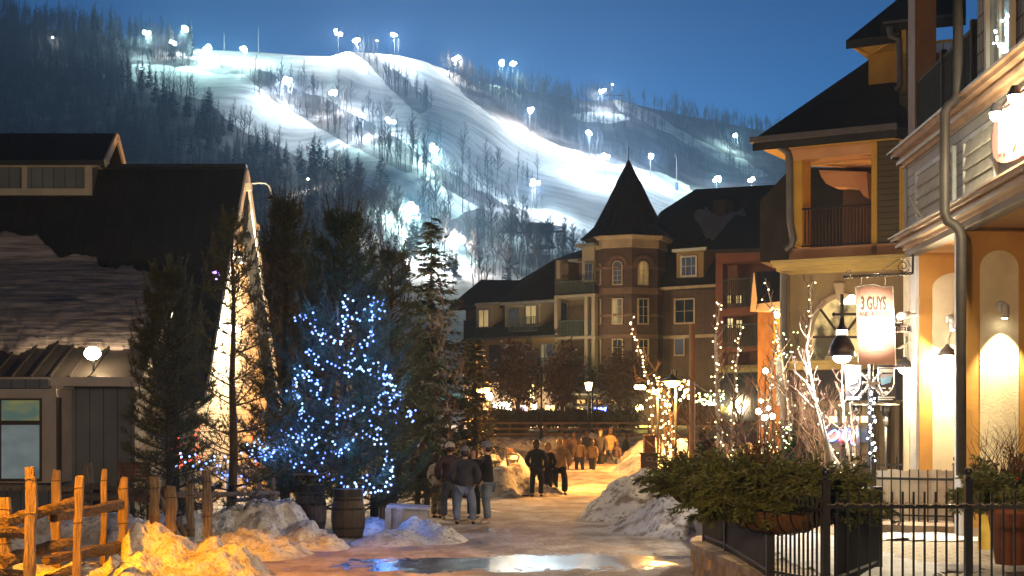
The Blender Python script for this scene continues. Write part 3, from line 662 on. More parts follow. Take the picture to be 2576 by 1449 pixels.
# ridge monitor
fm = Fac(-300, 44.0, 230, 44.0); b = MB()
fm.box(b, -300, 412, 231, 492, -2.0, 0); b.build('monitor_wall', M['barn_wall'], barn)
b = MB(); fm.box(b, -300, 405, 245, 420, -.1, .12); fm.box(b, -300, 474, 231, 491, 0, .1)
for x0, x1 in ((213,231),(55,67),(-110,-95)): fm.box(b, x0, 420, x1, 474, 0, .1)
b.build('monitor_trim', M['barn_trim'], barn)
def mz(D): return 9.66+(D-43.7)*.78 if D < 45 else 10.67-(D-45)*.85
xr = -11.65; b = MB()
b.prism([(XL,43.7,mz(43.7)),(xr,43.7,mz(43.7)),(xr,45,mz(45)),(XL,45,mz(45))], (0,0,-.14)); b.prism([(XL,45,mz(45)),(xr,45,mz(45)),(xr,46.3,mz(46.3)),(XL,46.3,mz(46.3))], (0,0,-.14))
for i in range(12): x = XL+(xr-XL)*(i+.5)/12; b.bar((x,43.75,mz(43.75)+.03),(x,44.95,mz(44.95)+.03),.05,.06)
b.build('monitor_roof', M['metal_roof'], barn)
b = MB(); b.bar((xr+.04,43.68,mz(43.68)-.08),(xr+.04,45,mz(45)-.08),.06,.24); b.bar((xr+.04,45,mz(45)-.08),(xr+.04,46.3,mz(46.3)-.08),.06,.24)
b.prism([(xr-.35,43.9,9.55),(xr-.35,45,10.4),(xr-.35,46.1,9.55)], (-.1,0,0)); b.bar((xr-.3,44.1,9.7),(xr-.3,45.9,9.7),.06,.1); b.build('monitor_gable', M['barn_trim'], barn)
# gable lantern, hoist beam
def gp(x, y, off=0):      # a point on the gable wall
    k = (x-CXD)/F; D = (-10.3+off)/(k-.0486); return P(x, y, D)
ga = gp(592, 470, .1)
e2 = empty('hoist', ga, 'black hoist block hanging from a cream beam at the peak of the lit barn gable', 'hoist')
b = MB(); q = ga; b.prism([q+Vector((0,0,.12)), q+Vector((.45,0,.12)), q+Vector((.45,0,-.08)), q+Vector((.25,0,-.14)), q+Vector((-.2,0,-.8))], (0,.25,0)); b.build('beam', M['cream'], e2)
b = MB(); b.tube([q+Vector((.32,.1,-.1)), q+Vector((.30,.1,-.35))], .04, 6); b.tube([q+Vector((.30,.1,-.3)), q+Vector((.27,.1,-1.25))], .07, 7); b.sphere(q+Vector((.27,.1,-1.5)), .24, .8,.8,1,9,6); b.build('block', M['black'], e2)
e2 = empty('gooseneck_lamp', ga+Vector((.2,0,.2)), 'unlit lamp on a thin curved arm above the barn hoist beam', 'lamp')
b = MB(); g0 = P(612,462,44.8); b.tube([g0, P(655,460,44.8), P(668,461,44.8), P(677,468,44.8), P(681,480,44.8), P(682,490,44.8)], .028, 6); b.build('arm', M['white_frame'], e2)
b = MB(); b.lathe([(.02,.14),(.05,.1),(.14,0)], P(681,502,44.8), 10); b.build('shade', M['black'], e2)
WARM = (1,.72,.36); WWHITE = (1,.82,.55); SOD = (1,.50,.10)
e2 = empty('wall_lantern', gp(585,828,.05), 'blazing long lantern box on the cream barn gable behind the slender pine', 'wall lamp')
b = MB(); c = gp(585, 828, .35); b.bar(c+Vector((0,-.9,.10)), c+Vector((0,.9,.10)), .3, .08); b.build('hood', M['black'], e2)
b = MB(); b.bar(c+Vector((0,-.85,.0)), c+Vector((0,.85,.0)), .22, .12); b.build('lamp', emit('lantern_glow', (1,.8,.5), 30), e2)
for dy in (-.6,.6): point('lantern_light', c+Vector((.45,dy,-.2)), 620, WWHITE, .1, e2)
point('lantern_light', c+Vector((.5,0,.5)), 700, WWHITE, .1, e2)
for xx, yy in ((598,640),(607,655)):
    e2 = empty('barn_lamp', gp(xx,yy,.1), 'small black shaded lamp high on the barn gable wall, '+('left of the pair' if xx == 598 else 'right of the pair'), 'wall lamp')
    c = gp(xx,yy,.45); b = MB(); b.tube([gp(xx,yy-12,0), c+Vector((0,0,.2)), c+Vector((0,0,.05))], .03, 6); b.lathe([(.03,.12),(.08,.1),(.22,-.08)], c, 10); b.build('shade', M['black'], e2)
    point('lamp_light', c+Vector((0,0,-.12)), 90 if xx == 598 else 20, WWHITE, .05, e2)
# eave floodlight
c = P(234, 889, 34.7); e2 = empty('eave_lamp', c-Vector((0,0,.35)), 'dazzling small floodlight standing on the snowy eave of the barn', 'lamp')
b = MB(); b.tube([c-Vector((0,-.05,.40)), c-Vector((0,-.05,.02))], .03, 6); b.build('bracket', M['black'], e2)
MB().sphere(c-Vector((0,.04,0)), .19, 1,.5,.8, 10, 7).build('lamp', emit('eave_glow', (1,.72,.4), 60), e2, smooth=True)
point('eave_light', c+Vector((0,.10,.10)), 150, (1,.68,.36), .05, e2)
# chimney at the far rake
e2 = empty('chimney', P(632,640,50), 'cream chimney with a black cap behind the barn gable', 'chimney')
b = MB(); c = P(632, 575, 50); b.box(c.x-.14,c.x+.14,50,50.4,5,c.z); b.box(c.x-.2,c.x+.2,49.92,50.48,c.z,c.z+.16); b.build('stack', M['cream'], e2); b = MB(); b.lathe([(.3,.16),(.05,.32)], (c.x,50.2,c.z), 4, a0=math.pi/4); b.build('cap', M['black'], e2)
# snow lying on the lean-to roof
def lean_pt(x, y):
    # ray meets z = 3.34+.42(D-35)
    k = (HY-y)/F; D = (3.34-.42*35-CH)/(k-.42); return P(x, y, D)
SN = [(-60,594),(40,590),(100,600),(118,624),(150,648),(200,640),(245,652),(255,672),(330,680),(392,690),(402,700),(404,760),(388,800),(372,835),(345,872),(330,884),(250,880),(150,868),(60,886),(-60,880)]
def edge_dist(x, y, pg):
    m = 1e9
    for a, b_ in zip(pg, pg[1:]+pg[:1]):
        ax, ay = a; bx, by = b_; L = (bx-ax)**2+(by-ay)**2; t = max(0, min(1, ((x-ax)*(bx-ax)+(y-ay)*(by-ay))/L)); m = min(m, math.hypot(x-ax-t*(bx-ax), y-ay-t*(by-ay)))
    return m if inpoly(x, y, pg) else -m
def roof_snow(pg, step=5):
    xs = np.arange(-60, 480, step); ys = np.arange(560, 960, step); V = []; idx = {}; T = []
    for i, x in enumerate(xs):
        for j, y in enumerate(ys):
            if y < 668:
                k = (HY-y)/F; D = (9.6-1.4*44.8-CH)/(k-1.4); p = P(x, y, D)
            else: p = lean_pt(x, y)
            n = noise.noise(Vector((x*.05, y*.05, 1)))*9+noise.noise(Vector((x*.015, y*.02, 4)))*14+noise.noise(Vector((x*.2, y*.2, 4)))*6
            ed = edge_dist(x, y, pg)+n; h = -.25 if ed < 0 else .13*min(1, ed/9)**.6+.05*noise.noise(Vector((x*.02, y*.10, 3)))+.03*noise.noise(Vector((x*.08, y*.2, 3)))
            idx[i, j] = len(V); V.append(p+Vector((0, -.3*max(h, 0), h))); 
    for i in range(len(xs)-1):
        for j in range(len(ys)-1):
            q = (idx[i,j], idx[i+1,j], idx[i+1,j+1], idx[i,j+1])
            c = sum((V[a] for a in q), Vector())/4
            if any(edge_dist(xs[i+a], ys[j+c_], pg)+25 > 0 for a in (0,1) for c_ in (0,1)): T.append(q)
    o = npmesh('roof_snow', np.array([tuple(v) for v in V]), np.array(T), M['old_snow'], n=4, smooth=True)
    return o
o = roof_snow(SN); tag(o, 'thick snow sliding down the lower slope of the barn roof', 'snow'); o['kind'] = 'thing'
# dark gabled roof of a house behind the pines
e2 = empty('house', G(745, 66, 0), 'dark roofed house mostly hidden behind the tall pines', 'building')
fh = Fac(640, 66, 860, 66); b = MB(); b.prism([fh.pt(690,604), fh.pt(630,665), fh.pt(640,1060), fh.pt(845,1060), fh.pt(845,760)], (0,8,0)); b.build('wall', M['brownwood'], e2)
b = MB(); b.prism([fh.pt(690,592,.5), fh.pt(860,752,.5), fh.pt(855,768,.5), fh.pt(690,604,.5), fh.pt(618,672,.5), fh.pt(612,662,.5)], (0,9,0)); b.build('roof', M['roof'], e2)

# ---------------------------------------------------------------- the hotel with the tower
h1 = Fac(1150, 107, 1495, 100)
hotel = empty('hotel', G(1500, 100, 2.2), 'long hotel with a pointed tower, brick walls and balconies', 'building')
OCH = mat('ochre_wall', (.34,.23,.10), .85, (.28,.19,.08), .5); CRW = mat('cream_wall', (.38,.33,.26), .85, (.32,.28,.21), .5)
b = MB(); h1.box(b, 1165, 850, 1395, 1075, -8, 0); b.build('left_wing_wall', OCH, hotel)
b = MB()
h1.slab(b, [(1166,852,.6),(1396,838,.6),(1396,800,-2.5),(1166,806,-2.5)], .2)
b.build('skirt_roof', M['roof'], hotel)
b = MB(); h1.box(b, 1168, 847, 1396, 852, .55, .8); b.build('gutter', M['gutter'], hotel); b = MB(); b.bar(h1.pt(1330,852,.3), h1.pt(1337,866,.1), .14); b.bar(h1.pt(1337,866,.12), h1.pt(1337,1040,.12), .14); b.build('downspout', M['gutter'], hotel)
b = MB(); h1.box(b, 1172, 765, 1395, 835, -9, -2.4); b.build('attic_wall', M['brownwood'], hotel)
b = MB()
h1.slab(b, [(1128,772,-2.0),(1265,764,-2.0),(1307,705,-6),(1210,703,-6),(1160,745,-5)], .3)
h1.slab(b, [(1255,764,-1.9),(1398,747,-1.9),(1440,636,-7),(1396,652,-7),(1307,705,-6.5)], .3)
h1.slab(b, [(1396,655,-2.5),(1500,650,-2.5),(1500,615,-7),(1430,640,-7)], .3)
b.prism([h1.pt(1210,703,-6), h1.pt(1307,705,-6), h1.pt(1396,652,-7), h1.pt(1500,615,-7), h1.pt(1500,760,-7), h1.pt(1170,780,-6)], (0,6,0))
b.build('roof', M['roof'], hotel)
dorm = []
b = MB(); h1.box(b, 1198, 766, 1236, 830, -4, -1.0); h1.box(b, 1270, 764, 1360, 826, -4, -.8); b.build('dormer_wall', CRW, hotel)
b = MB(); h1.box(b, 1194, 761, 1256, 767, -4, -.7); h1.box(b, 1258, 757, 1398, 764, -4, -.3); h1.box(b, 1444, 612, 1495, 619, -3, .2); h1.box(b, 1429, 652, 1452, 657, -3, 0); b.build('dormer_cornice', M['grey_trim'], hotel)
lit1 = litpane('warm_window', (.035,.035,.04), (.75,.52,.2), .5, .9, (1,1,.35)); dimw = litpane('dim_window', (.03,.035,.05), (.09,.10,.13), .35, .5)
window(h1, hotel, 1200, 776, 1232, 826, M['grey_trim'], lit1, 2, 1, 4, -1.0)
window(h1, hotel, 1277, 774, 1303, 822, M['grey_trim'], dimw, 2, 1, 3, -.8); window(h1, hotel, 1318, 766, 1352, 818, M['grey_trim'], lit1, 2, 1, 4, -.8)
railing(h1, hotel, 1279, 797, 1350, 834, .2)
for (x0,y0,x1,y1,pn,nx) in [(1186,873,1220,912,dimw,2),(1262,866,1286,902,dimw,1),(1299,864,1331,908,dimw,2),(1357,863,1393,932,lit1,3)]:
    window(h1, hotel, x0, y0, x1, y1, M['grey_trim'], pn, nx, 1, 3, .0)
b = MB(); h1.box(b, 1230, 868, 1262, 945, 0, .06); b.build('loggia', M['brownwood'], hotel)
railing(h1, hotel, 1200, 910, 1242, 940, .8); railing(h1, hotel, 1352, 900, 1396, 938, .8)
b = MB(); h1.box(b, 1198, 940, 1244, 945, 0, .9); h1.box(b, 1350, 938, 1397, 943, 0, .9); h1.box(b, 1165, 960, 1396, 968, 0, .5); b.build('ledge', CRW, hotel)
# balcony bay
b = MB(); h1.box(b, 1396, 650, 1500, 1075, -8, -1.8); b.build('bay_wall', mat('bay_brown', (.17,.12,.08), .85), hotel)
b = MB()
for x0, x1 in ((1394,1402),(1470,1478),(1488,1496)): h1.box(b, x0, 742, x1, 1000, -.4, .0)
for y in (741, 846, 938): h1.box(b, 1394, y, 1497, y+7, -2.0, .05)
h1.box(b, 1400, 655, 1408, 706, -1.8, -.3); h1.box(b, 1464, 619, 1495, 708, -1.8, -.5); b.build('balcony_frame', CRW, hotel)
b = MB(); h1.box(b, 1406, 662, 1430, 706, -2.5, -.6); b.build('chimney', mat('chimney_brown', (.14,.10,.07), .8), hotel)
for y0, y1 in ((706,741),(805,845),(896,936)): railing(h1, hotel, 1396, y0, 1494, y1, -.1, step=3.4)
window(h1, hotel, 1469, 660, 1492, 706, M['grey_trim'], dimw, 2, 2, 2.5, -.5)
for y0, y1 in ((760,842),(862,934)):
    window(h1, hotel, 1408, y0, 1428, y1, M['grey_trim'], M['glass'], 1, 1, 2.5, -1.8); window(h1, hotel, 1478, y0+4, 1488, y1, M['grey_trim'], dimw, 1, 1, 2, -1.8)
# tower: an eight sided prism with one edge to the viewer
TX, TD = 1588.7, 99.0; R0 = 97/F*TD; tc = P(TX, HY, TD); Zt = lambda y: CH+(HY-y)/F*TD
def ring(r, y0, y1, mb, r2=None):
    mb.lathe([(r, Zt(y1)), (r2 or r, Zt(y0))], (tc.x, tc.y+R0, 0), 8, a0=-math.pi/2)
b = MB(); ring(R0, 620, 1080, b); b.build('tower_wall', M['brick'], hotel)
for y0, y1 in ((668,675),(722,738),(788,795),(840,850),(975,990)): b = MB(); ring(R0+.05, y0, y1, b); b.build('tower_band', M['brickband'], hotel)
b = MB(); ring(R0+.1, 600, 622, b); ring(R0+.35, 590, 600, b, R0+.5)
for k in range(24):
    a = math.pi*2*k/24; 
b.build('tower_cornice', M['stone_trim'], hotel)
b = MB(); nseg = 8; b.lathe([(R0+.72, Zt(592)), (R0*.93, Zt(560)), (R0*.60, Zt(500)), (R0*.30, Zt(440)), (.05, Zt(386))], (tc.x, tc.y+R0, 0), nseg, a0=-math.pi/2)
for k in range(32):
    a = 2*math.pi*(k+.5)/32; fct = math.cos(math.pi/8)/math.cos((a+math.pi/2) % (math.pi/4)-math.pi/8); c0 = Vector((tc.x, tc.y+R0, 0)); dr = Vector((math.cos(a), math.sin(a), 0))
    b.tube([c0+dr*(R0+.7)*fct+Vector((0,0,Zt(592)+.04)), c0+dr*(R0*.93)*fct+Vector((0,0,Zt(560)+.04)), c0+dr*(R0*.60)*fct+Vector((0,0,Zt(500)+.03)), c0+dr*(R0*.30)*fct+Vector((0,0,Zt(440)+.02))], .035, 4)
b.tube([(tc.x,tc.y+R0,Zt(388)),(tc.x,tc.y+R0,Zt(352))], .03, 5); b.build('tower_roof', mat('tower_metal', (.035,.03,.028), .5, (.024,.02,.019), 1, metal=.2), hotel)
# tower windows on the two front faces
s = R0*math.sin(math.pi/4); yy = TD+R0-R0*math.cos(math.pi/4)
ftl = Fac(1588.7-97*.7071*TD/yy, yy, TX, TD); ftr = Fac(TX, TD, 1588.7+97*.7071*TD/yy, yy)
warmw = litpane('tower_window', (.02,.02,.025), (.55,.33,.10), .5, .9, (1,1,.4))
for fc, cx in ((ftl, 1553), (ftr, 1619)):
    a = MB(); n = 12
    for k in range(n):
        t0, t1 = math.pi*k/n, math.pi*(k+1)/n; pts = [fc.pt(cx-q*math.cos(t), 668-q*math.sin(t), .06) for q, t in ((17,t0),(17,t1),(26,t1),(26,t0))]
        a.prism(pts, Vector((-fc.n.x*.1, -fc.n.y*.1, 0)))
    a.build('window_arch', M['brickband'], hotel)
    window(fc, hotel, cx-13, 668, cx+13, 717, M['stone_trim'], warmw if cx > 1600 else dimw, 2, 4, 3, .0, arch=True)
    window(fc, hotel, cx-14, 750, cx+14, 816, M['stone_trim'], lit1 if cx < 1600 else M['glass'], 2, 3, 3, .0)
    window(fc, hotel, cx-14, 852, cx+14, 918, M['stone_trim'], M['glass'], 2, 3, 3, .0)
fl = Fac(1495.5, 99+R0*1.0, 1519, yy+.02)
for y0, y1 in ((668,717),(752,816),(854,916)): window(fl, hotel, 1502, y0, 1511, y1, M['stone_trim'], dimw, 1, 3, 2, .0, arch=(y0==668))
# shop front of the tower
hs = Fac(1440, 97.5, 1700, 97.5)
b = MB(); hs.box(b, 1400, 985, 1680, 1075, -3, 0); b.build('shop_wall', mat('shop_stone', (.17,.13,.10), .85, (.1,.075,.06), 1.5), hotel)
b = MB(); hs.slab(b, [(1436,990,1.2),(1560,990,1.2),(1560,975,-.1),(1436,975,-.1)], .1); b.build('awning', M['grey_trim'], hotel)
b = MB(); hs.box(b, 1440, 1000, 1555, 1003, 0, .1); hs.box(b, 1440, 1003, 1555, 1054, 0, .02); b.build('shop_front', mat('shop_dark', (.03,.035,.05), .4), hotel)
orw = litpane('orange_transom', (.12,.05,.01), (1,.5,.15), 1.0, 1.6)
for x0, x1 in ((1450,1473),(1477,1499),(1503,1525),(1529,1551)): window(hs, hotel, x0, 1004, x1, 1018, M['brownwood'], orw, 1, 1, 1.5, .04)
window(hs, hotel, 1449, 1022, 1478, 1052, M['grey_trim'], dimw, 1, 1, 2, .04); window(hs, hotel, 1490, 1024, 1530, 1050, M['grey_trim'], dimw, 1, 1, 2, .04)
b = MB(); hs.box(b, 1480, 1020, 1485, 1056, .03, .12); b.build('door_post', M['white_frame'], hotel)
BLUE = emit('blue_bulb', (.06,.12,1), 25)
def lights_patch(x0, y0, x1, y1, n, fc, off, m, lab, r=.06, grp=None):
    e = empty('string_lights', fc.pt((x0+x1)/2, y1, off), lab, 'string lights', grp); mb = MB(); pts = []
    for i in range(n):
        p = fc.pt(rt.uniform(x0, x1), rt.uniform(y0, y1), off); pts.append(p)
    pts.sort(key=lambda p: p.x+p.z*.3)
    w_ = MB(); w_.tube(pts, .008, 3); w_.build('wire', M['wire'], e)
    for p in pts: 
        q = MB().sphere(p, r, n=6, m=4).build('bulb', m, e)
lights_patch(1492,1027,1528,1042,26,hs,.25,BLUE,'blue string lights in the window below the tower',.07)
lights_patch(1378,1030,1394,1046,20,hs,.25,BLUE,'blue string lights in the shop window left of the tower',.07)
# right wing
h2 = Fac(1655, 101, 1830, 98)
b = MB(); h2.box(b, 1655, 724, 1830, 1075, -8, 0); b.build('right_wing_wall', M['brick'], hotel)
b = MB(); h2.box(b, 1655, 842, 1830, 850, 0, .08); h2.box(b, 1640, 719, 1806, 726, 0, .7); b.build('right_wing_band', M['stone_trim'], hotel)
b = MB()
h2.slab(b, [(1634,722,.6),(1806,718,.6),(1840,600,-3),(1650,600,-3)], .25)
h2.slab(b, [(1650,600,-3),(1960,600,-3),(1975,463,-9),(1749,476,-9),(1662,532,-7.5)], .3)
b.prism([h2.pt(1662,532,-8), h2.pt(1749,476,-9), h2.pt(1990,463,-9), h2.pt(1990,640,-9), h2.pt(1662,640,-8)], (0,6,0))
b.build('right_roof', M['roof'], hotel)
b = MB(); h2.box(b, 1702, 634, 1770, 700, -4, .0); b.build('dormer_wall', OCH, hotel)
b = MB(); h2.box(b, 1690, 624, 1776, 631, -4, .4); b.build('dormer_cornice', M['white_frame'], hotel)
window(h2, hotel, 1711, 643, 1753, 696, M['white_frame'], dimw, 3, 2, 4, .0)
window(h2, hotel, 1695, 750, 1748, 815, M['stone_trim'], M['glass'], 2, 2, 4, .0); window(h2, hotel, 1695, 850, 1722, 895, M['stone_trim'], dimw, 1, 1, 3, .0)
b = MB(); h2.box(b, 1795, 503, 1824, 540, -6.5, -5.2); b.build('chimney', mat('chimney_dark', (.08,.07,.06), .8), hotel)
def sheet_snow(fc, pg, off0, y0, y1, offt, offb, m, name):
    xs = np.arange(min(p[0] for p in pg), max(p[0] for p in pg)+4, 4.); ys = np.arange(min(p[1] for p in pg), max(p[1] for p in pg)+4, 4.); V = []; T = []
    for x in xs:
        for y in ys:
            o_ = offb+(offt-offb)*(y1-y)/(y1-y0)+off0; ed = edge_dist(x, y, pg)+5*noise.noise(Vector((x*.08, y*.08, 2)))
            p = fc.pt(x, y, o_); V.append(p+Vector((0,0,.1*min(1, ed/8) if ed > 0 else -.3)))
    nY = len(ys)
    for i in range(len(xs)-1):
        for j in range(nY-1):
            if edge_dist(xs[i], ys[j], pg) > -6: T.append((i*nY+j, (i+1)*nY+j, (i+1)*nY+j+1, i*nY+j+1))
    return npmesh(name, np.array([tuple(v) for v in V]), np.array(T), m, n=4, smooth=True)
o = sheet_snow(h2, [(1746,530),(1775,520),(1810,542),(1870,522),(1878,540),(1850,580),(1812,597),(1775,590),(1765,560)], .35, 463, 600, -9, -3, mat('grey_snow', (.30,.29,.31), .9), 'roof_snow')
tag(o, 'grey patch of old snow on the dark roof right of the tower', 'snow'); o['kind'] = 'thing'
# salmon balcony block beside it
h3 = Fac(1800, 96, 1985, 92)
blk = empty('balcony_house', G(1880, 94, 2.2), 'dark salmon house with stacked balconies between tower hotel and stone tavern', 'building')
b = MB(); h3.box(b, 1802, 640, 1985, 1075, -7, -1.5); b.build('wall', mat('block_brown', (.16,.07,.045), .85), blk)
SAL = mat('dark_salmon', (.22,.075,.04), .8, (.18,.06,.03), 1)
b = MB(); h3.box(b, 1800, 628, 1985, 656, -1.5, 0); h3.box(b, 1800, 656, 1818, 1000, -.5, 0); h3.box(b, 1800, 772, 1960, 792, -1.5, .05); h3.box(b, 1800, 872, 1960, 884, -1.5, .05); b.build('frame', SAL, blk)
b = MB(); h3.slab(b, [(1775,628,.8),(1990,622,.8),(1990,560,-6),(1850,540,-6)], .25); b.build('roof', M['roof'], blk)
railing(h3, blk, 1818, 700, 1912, 772, -.1, step=5); railing(h3, blk, 1818, 815, 1912, 872, -.1, step=5)
ylw = litpane('yellow_window', (.4,.28,.08), (1,.8,.4), 1.1, 1.2)
for x0, y0, x1, y1 in ((1825,742,1842,764),(1850,742,1866,764),(1828,800,1845,826),(1850,804,1868,826)): window(h3, blk, x0, y0, x1, y1, M['brownwood'], ylw, 2, 2, 1.5, -1.45)
b = MB(); h3.box(b, 1800, 925, 1962, 935, -.5, .9); h3.box(b, 1810, 918, 1955, 925, -.5, .6); b.build('shop_cornice', mat('gold_trim', (.42,.33,.10), .6), blk)
b = MB(); h3.box(b, 1805, 936, 1955, 1060, -1.4, .0); b.build('shop_front', M['glass'], blk)
h4 = Fac(1895, 60, 1990, 58)
prc = empty('porch_hut', G(1945, 59, 0), 'small gabled entrance hut with a bright lamp on its yellow wall', 'building')
b = MB(); h4.box(b, 1906, 780, 1990, 1170, -4, -.6); b.build('wall', mat('porch_wall', (.26,.14,.055), .8), prc)
b = MB(); h4.box(b, 1946, 784, 1978, 905, -.6, -.3); b.build('panel', M['yellow_trim'], prc)
b = MB(); h4.box(b, 1952, 905, 1978, 1020, -.6, -.3); b.build('glass_panel', litpane('porch_glass', (.35,.32,.2), (.8,.8,.55), .8, 3), prc)
b = MB(); b.prism([h4.pt(1905,770,.3), h4.pt(1990,770,.3), h4.pt(1990,680,-2), h4.pt(1903,684,-2)], (0,0,-.1)); b.prism([h4.pt(1990,770,.28), h4.pt(1903,770,.28), h4.pt(1903,684,-2), h4.pt(1990,680,-2)], (0,1.5,0)); b.build('roof', M['roof'], prc)
b = MB(); h4.box(b, 1900, 760, 1990, 780, -.2, .5); b.prism([h4.pt(1888,784,.6), h4.pt(1900,784,.6), h4.pt(1905,755,.6), h4.pt(1897,684,.6)], (0,.1,0)); b.build('fascia', M['cream'], prc)
c = h4.pt(1953, 792, .3); e2 = empty('porch_lamp', c, 'glowing lamp under the eave of the small gabled entrance', 'wall lamp')
MB().sphere(c, .13, n=8, m=6).build('lamp', emit('porch_glow', (1,.75,.4), 40), e2, smooth=True); MB().lathe([(.03,.3),(.12,.14),(.15,.1)], c, 8).build('cap', M['black'], e2); point('porch_light', c+Vector((0,-.4,-.1)), 60, WARM, .1, e2)
# bright shop fronts at the left of the hotel
hl = Fac(1150, 96, 1440, 96)
shp = empty('shop_row', G(1290, 96, 2.1), 'row of brightly lit shop fronts under the left wing of the hotel', 'building')
b = MB(); hl.box(b, 1165, 962, 1420, 1075, -5, 0); b.build('wall', mat('shop_wall', (.14,.10,.07), .85), shp)
brt = litpane('bright_shop', (1,.8,.5), (1.0,.9,.75), 4, 1.5); gold = litpane('gold_sign', (.9,.55,.12), (1,.85,.45), 4, 2.5); ora = litpane('orange_sign', (.5,.12,.02), (1,.55,.1), 3, 3); pink = litpane('pink_shop', (.6,.4,.6), (1,.8,.9), 1.6, 2)
for x0, y0, x1, y1, pn, nx in [(1238,1010,1288,1056,brt,3),(1300,1018,1328,1054,pink,2),(1334,1012,1352,1034,gold,1),(1370,1018,1396,1038,gold,2),(1176,1000,1200,1050,ora,2),(1206,990,1232,1050,ora,2),(1278,1000,1300,1012,ora,1),(1325,966,1345,1006,gold,1),(1244,975,1275,984,ora,1)]:
    window(hl, shp, x0, y0, x1, y1, M['brownwood'], pn, nx, 1, 1.6, .05)
point('shop_light', hl.pt(1260, 1020, 3), 1500, (1,.75,.45), .5, shp); point('shop_light', hl.pt(1340, 1010, 3), 900, (1,.75,.4), .5, shp)
for (x, y, cl, pw, lb) in [(1608,1027,(1,.78,.15),160,'yellow wall lamp below the tower beside the dark doorway'),(1205,975,(1,.5,.15),60,'orange lamp at the far left shop front'),(1230,997,(.8,.9,1),60,'white lamp at the far left shop front')]:
    c = P(x, y, 95); e2 = empty('wall_lamp', c, lb, 'wall lamp'); MB().sphere(c, .25, n=8, m=6).build('lamp', emit('lamp_'+str(x), cl, 18), e2, smooth=True); MB().bar(c+Vector((0,0,.1)), c+Vector((0,1.6,.3)), .08).build('arm', M['black'], e2); point('wall_light', c+Vector((0,-.5,0)), pw*2, cl, .2, e2)
# ---------------------------------------------------------------- the yellow tavern with the corner porch
f2 = Fac(1965, 34.5, 2310, 33.0)
tav = empty('tavern', G(2130, 33.8, 0), 'stone and yellow tavern with a corner porch and dark hipped roofs', 'building')
b = MB(); f2.box(b, 1984, 660, 2330, 907, -7, 0); b.build('upper_wall', M['tan'], tav)
b = MB(); f2.box(b, 1990, 907, 2330, 1240, -7, -.5); b.build('lower_wall', mat('brown_stucco', (.26,.18,.10), .85, (.18,.12,.07), 1), tav)
b = MB(); f2.box(b, 1968, 684, 1984, 1240, -.4, .1); b.build('corner_pier', mat('pier_brown', (.28,.19,.12), .8), tav)
b = MB()
for (y0, y1, o1) in ((646,654,.75),(654,662,.62),(662,674,.38),(674,684,.16)): f2.box(b, 1968-o1*40, y0, 2310, y1, -.4, o1)
b.build('cornice', mat('cornice_yellow', (.56,.42,.16), .6, (.46,.34,.13), 1), tav)
b = MB()
for (y0, y1, o1) in ((905,912,.35),(912,928,.22)): f2.box(b, 1984, y0, 2310, y1, -.5, o1)
b.build('sill_band', mat('band_yellow', (.52,.38,.15), .6), tav)
# arched window
cx, sy, rx, ry = 2118, 848, 76, 99
b = MB(); n = 16; nv = Vector((-f2.n.x, -f2.n.y, 0))
for k in range(n):
    t0, t1 = math.pi*k/n, math.pi*(k+1)/n
    b.prism([f2.pt(cx-(rx+q)*math.cos(t), sy-(ry+q)*math.sin(t), .10) for q, t in ((0,t0),(0,t1),(12,t1),(12,t0))], nv*.12)
b.prism([f2.pt(2106,756,.2), f2.pt(2096,712,.2), f2.pt(2122,712,.2), f2.pt(2116,756,.2)], nv*.2)
b.build('arch_surround', M['stone_trim'], tav)
b = MB(); b.prism([f2.pt(cx-rx*math.cos(math.pi*k/n), sy-ry*math.sin(math.pi*k/n), .03) for k in range(n+1)]+[f2.pt(cx+rx, 905, .03), f2.pt(cx-rx, 905, .03)], nv*.06)
aw = b.build('arched_window', litpane('arch_light', (.06,.035,.012), (1,.68,.25), 1.0, 2.2), tav)
b = MB(); b.prism([f2.pt(cx-4,760,.09), f2.pt(cx+4,760,.09), f2.pt(cx+4,905,.09), f2.pt(cx-4,905,.09)], nv*.05)
for (a, c) in [((cx-rx,848),(cx+rx,848)),((2064,778),(2114,846)),((2172,778),(2122,846))]: b.bar(f2.pt(*a,.075), f2.pt(*c,.075), .05)
b.build('muntin', M['brown_frame'], aw)
b = MB(); b.lathe([(.05,.2),(.1,.16),(.28,0)], f2.pt(2138,766,-.0)+Vector((0,-.2,0)), 10); b.build('pendant_shade', emit('shade_glow', (1,.75,.45), 3), aw)
# ground floor shop front
b = MB(); f2.box(b, 2040, 930, 2310, 1010, -.5, -.3); b.build('sign_band', mat('dark_band', (.05,.045,.05), .6), tav)
b = MB(); f2.box(b, 2046, 1012, 2190, 1175, -.5, -.35); b.build('shop_glass', litpane('tavern_glass', (.03,.02,.012), (.30,.19,.08), .8, 1.8, (1,1,2)), tav)
b = MB()
for x0, x1 in ((2040,2048),(2078,2082),(2112,2116),(2158,2163),(2188,2196)): f2.box(b, x0, 1010, x1, 1185, -.4, -.2)
f2.box(b, 2048, 1008, 2188, 1014, -.4, -.21); b.build('shop_frame', mat('frame_tan', (.36,.27,.16), .7), tav)
for x0, x1, t in ((2000,2028,995),(2212,2232,1010),(2250,2262,1010),(2285,2300,1010)):
    b = MB(); f2.box(b, x0, t+8, x1, 1240, -.4, -.12); f2.box(b, x0-3, t-4, x1+3, t+8, -.4, -.05); b.build('pilaster', M['tan'], tav)
b = MB()
for x0, x1 in ((2077,2104),(2116,2128),(2160,2184)): f2.box(b, x0, 1047, x1, 1062, -.34, -.3)
b.build('shelf_lamp', emit('shelf_glow', (1,.72,.35), 3.2), tav)
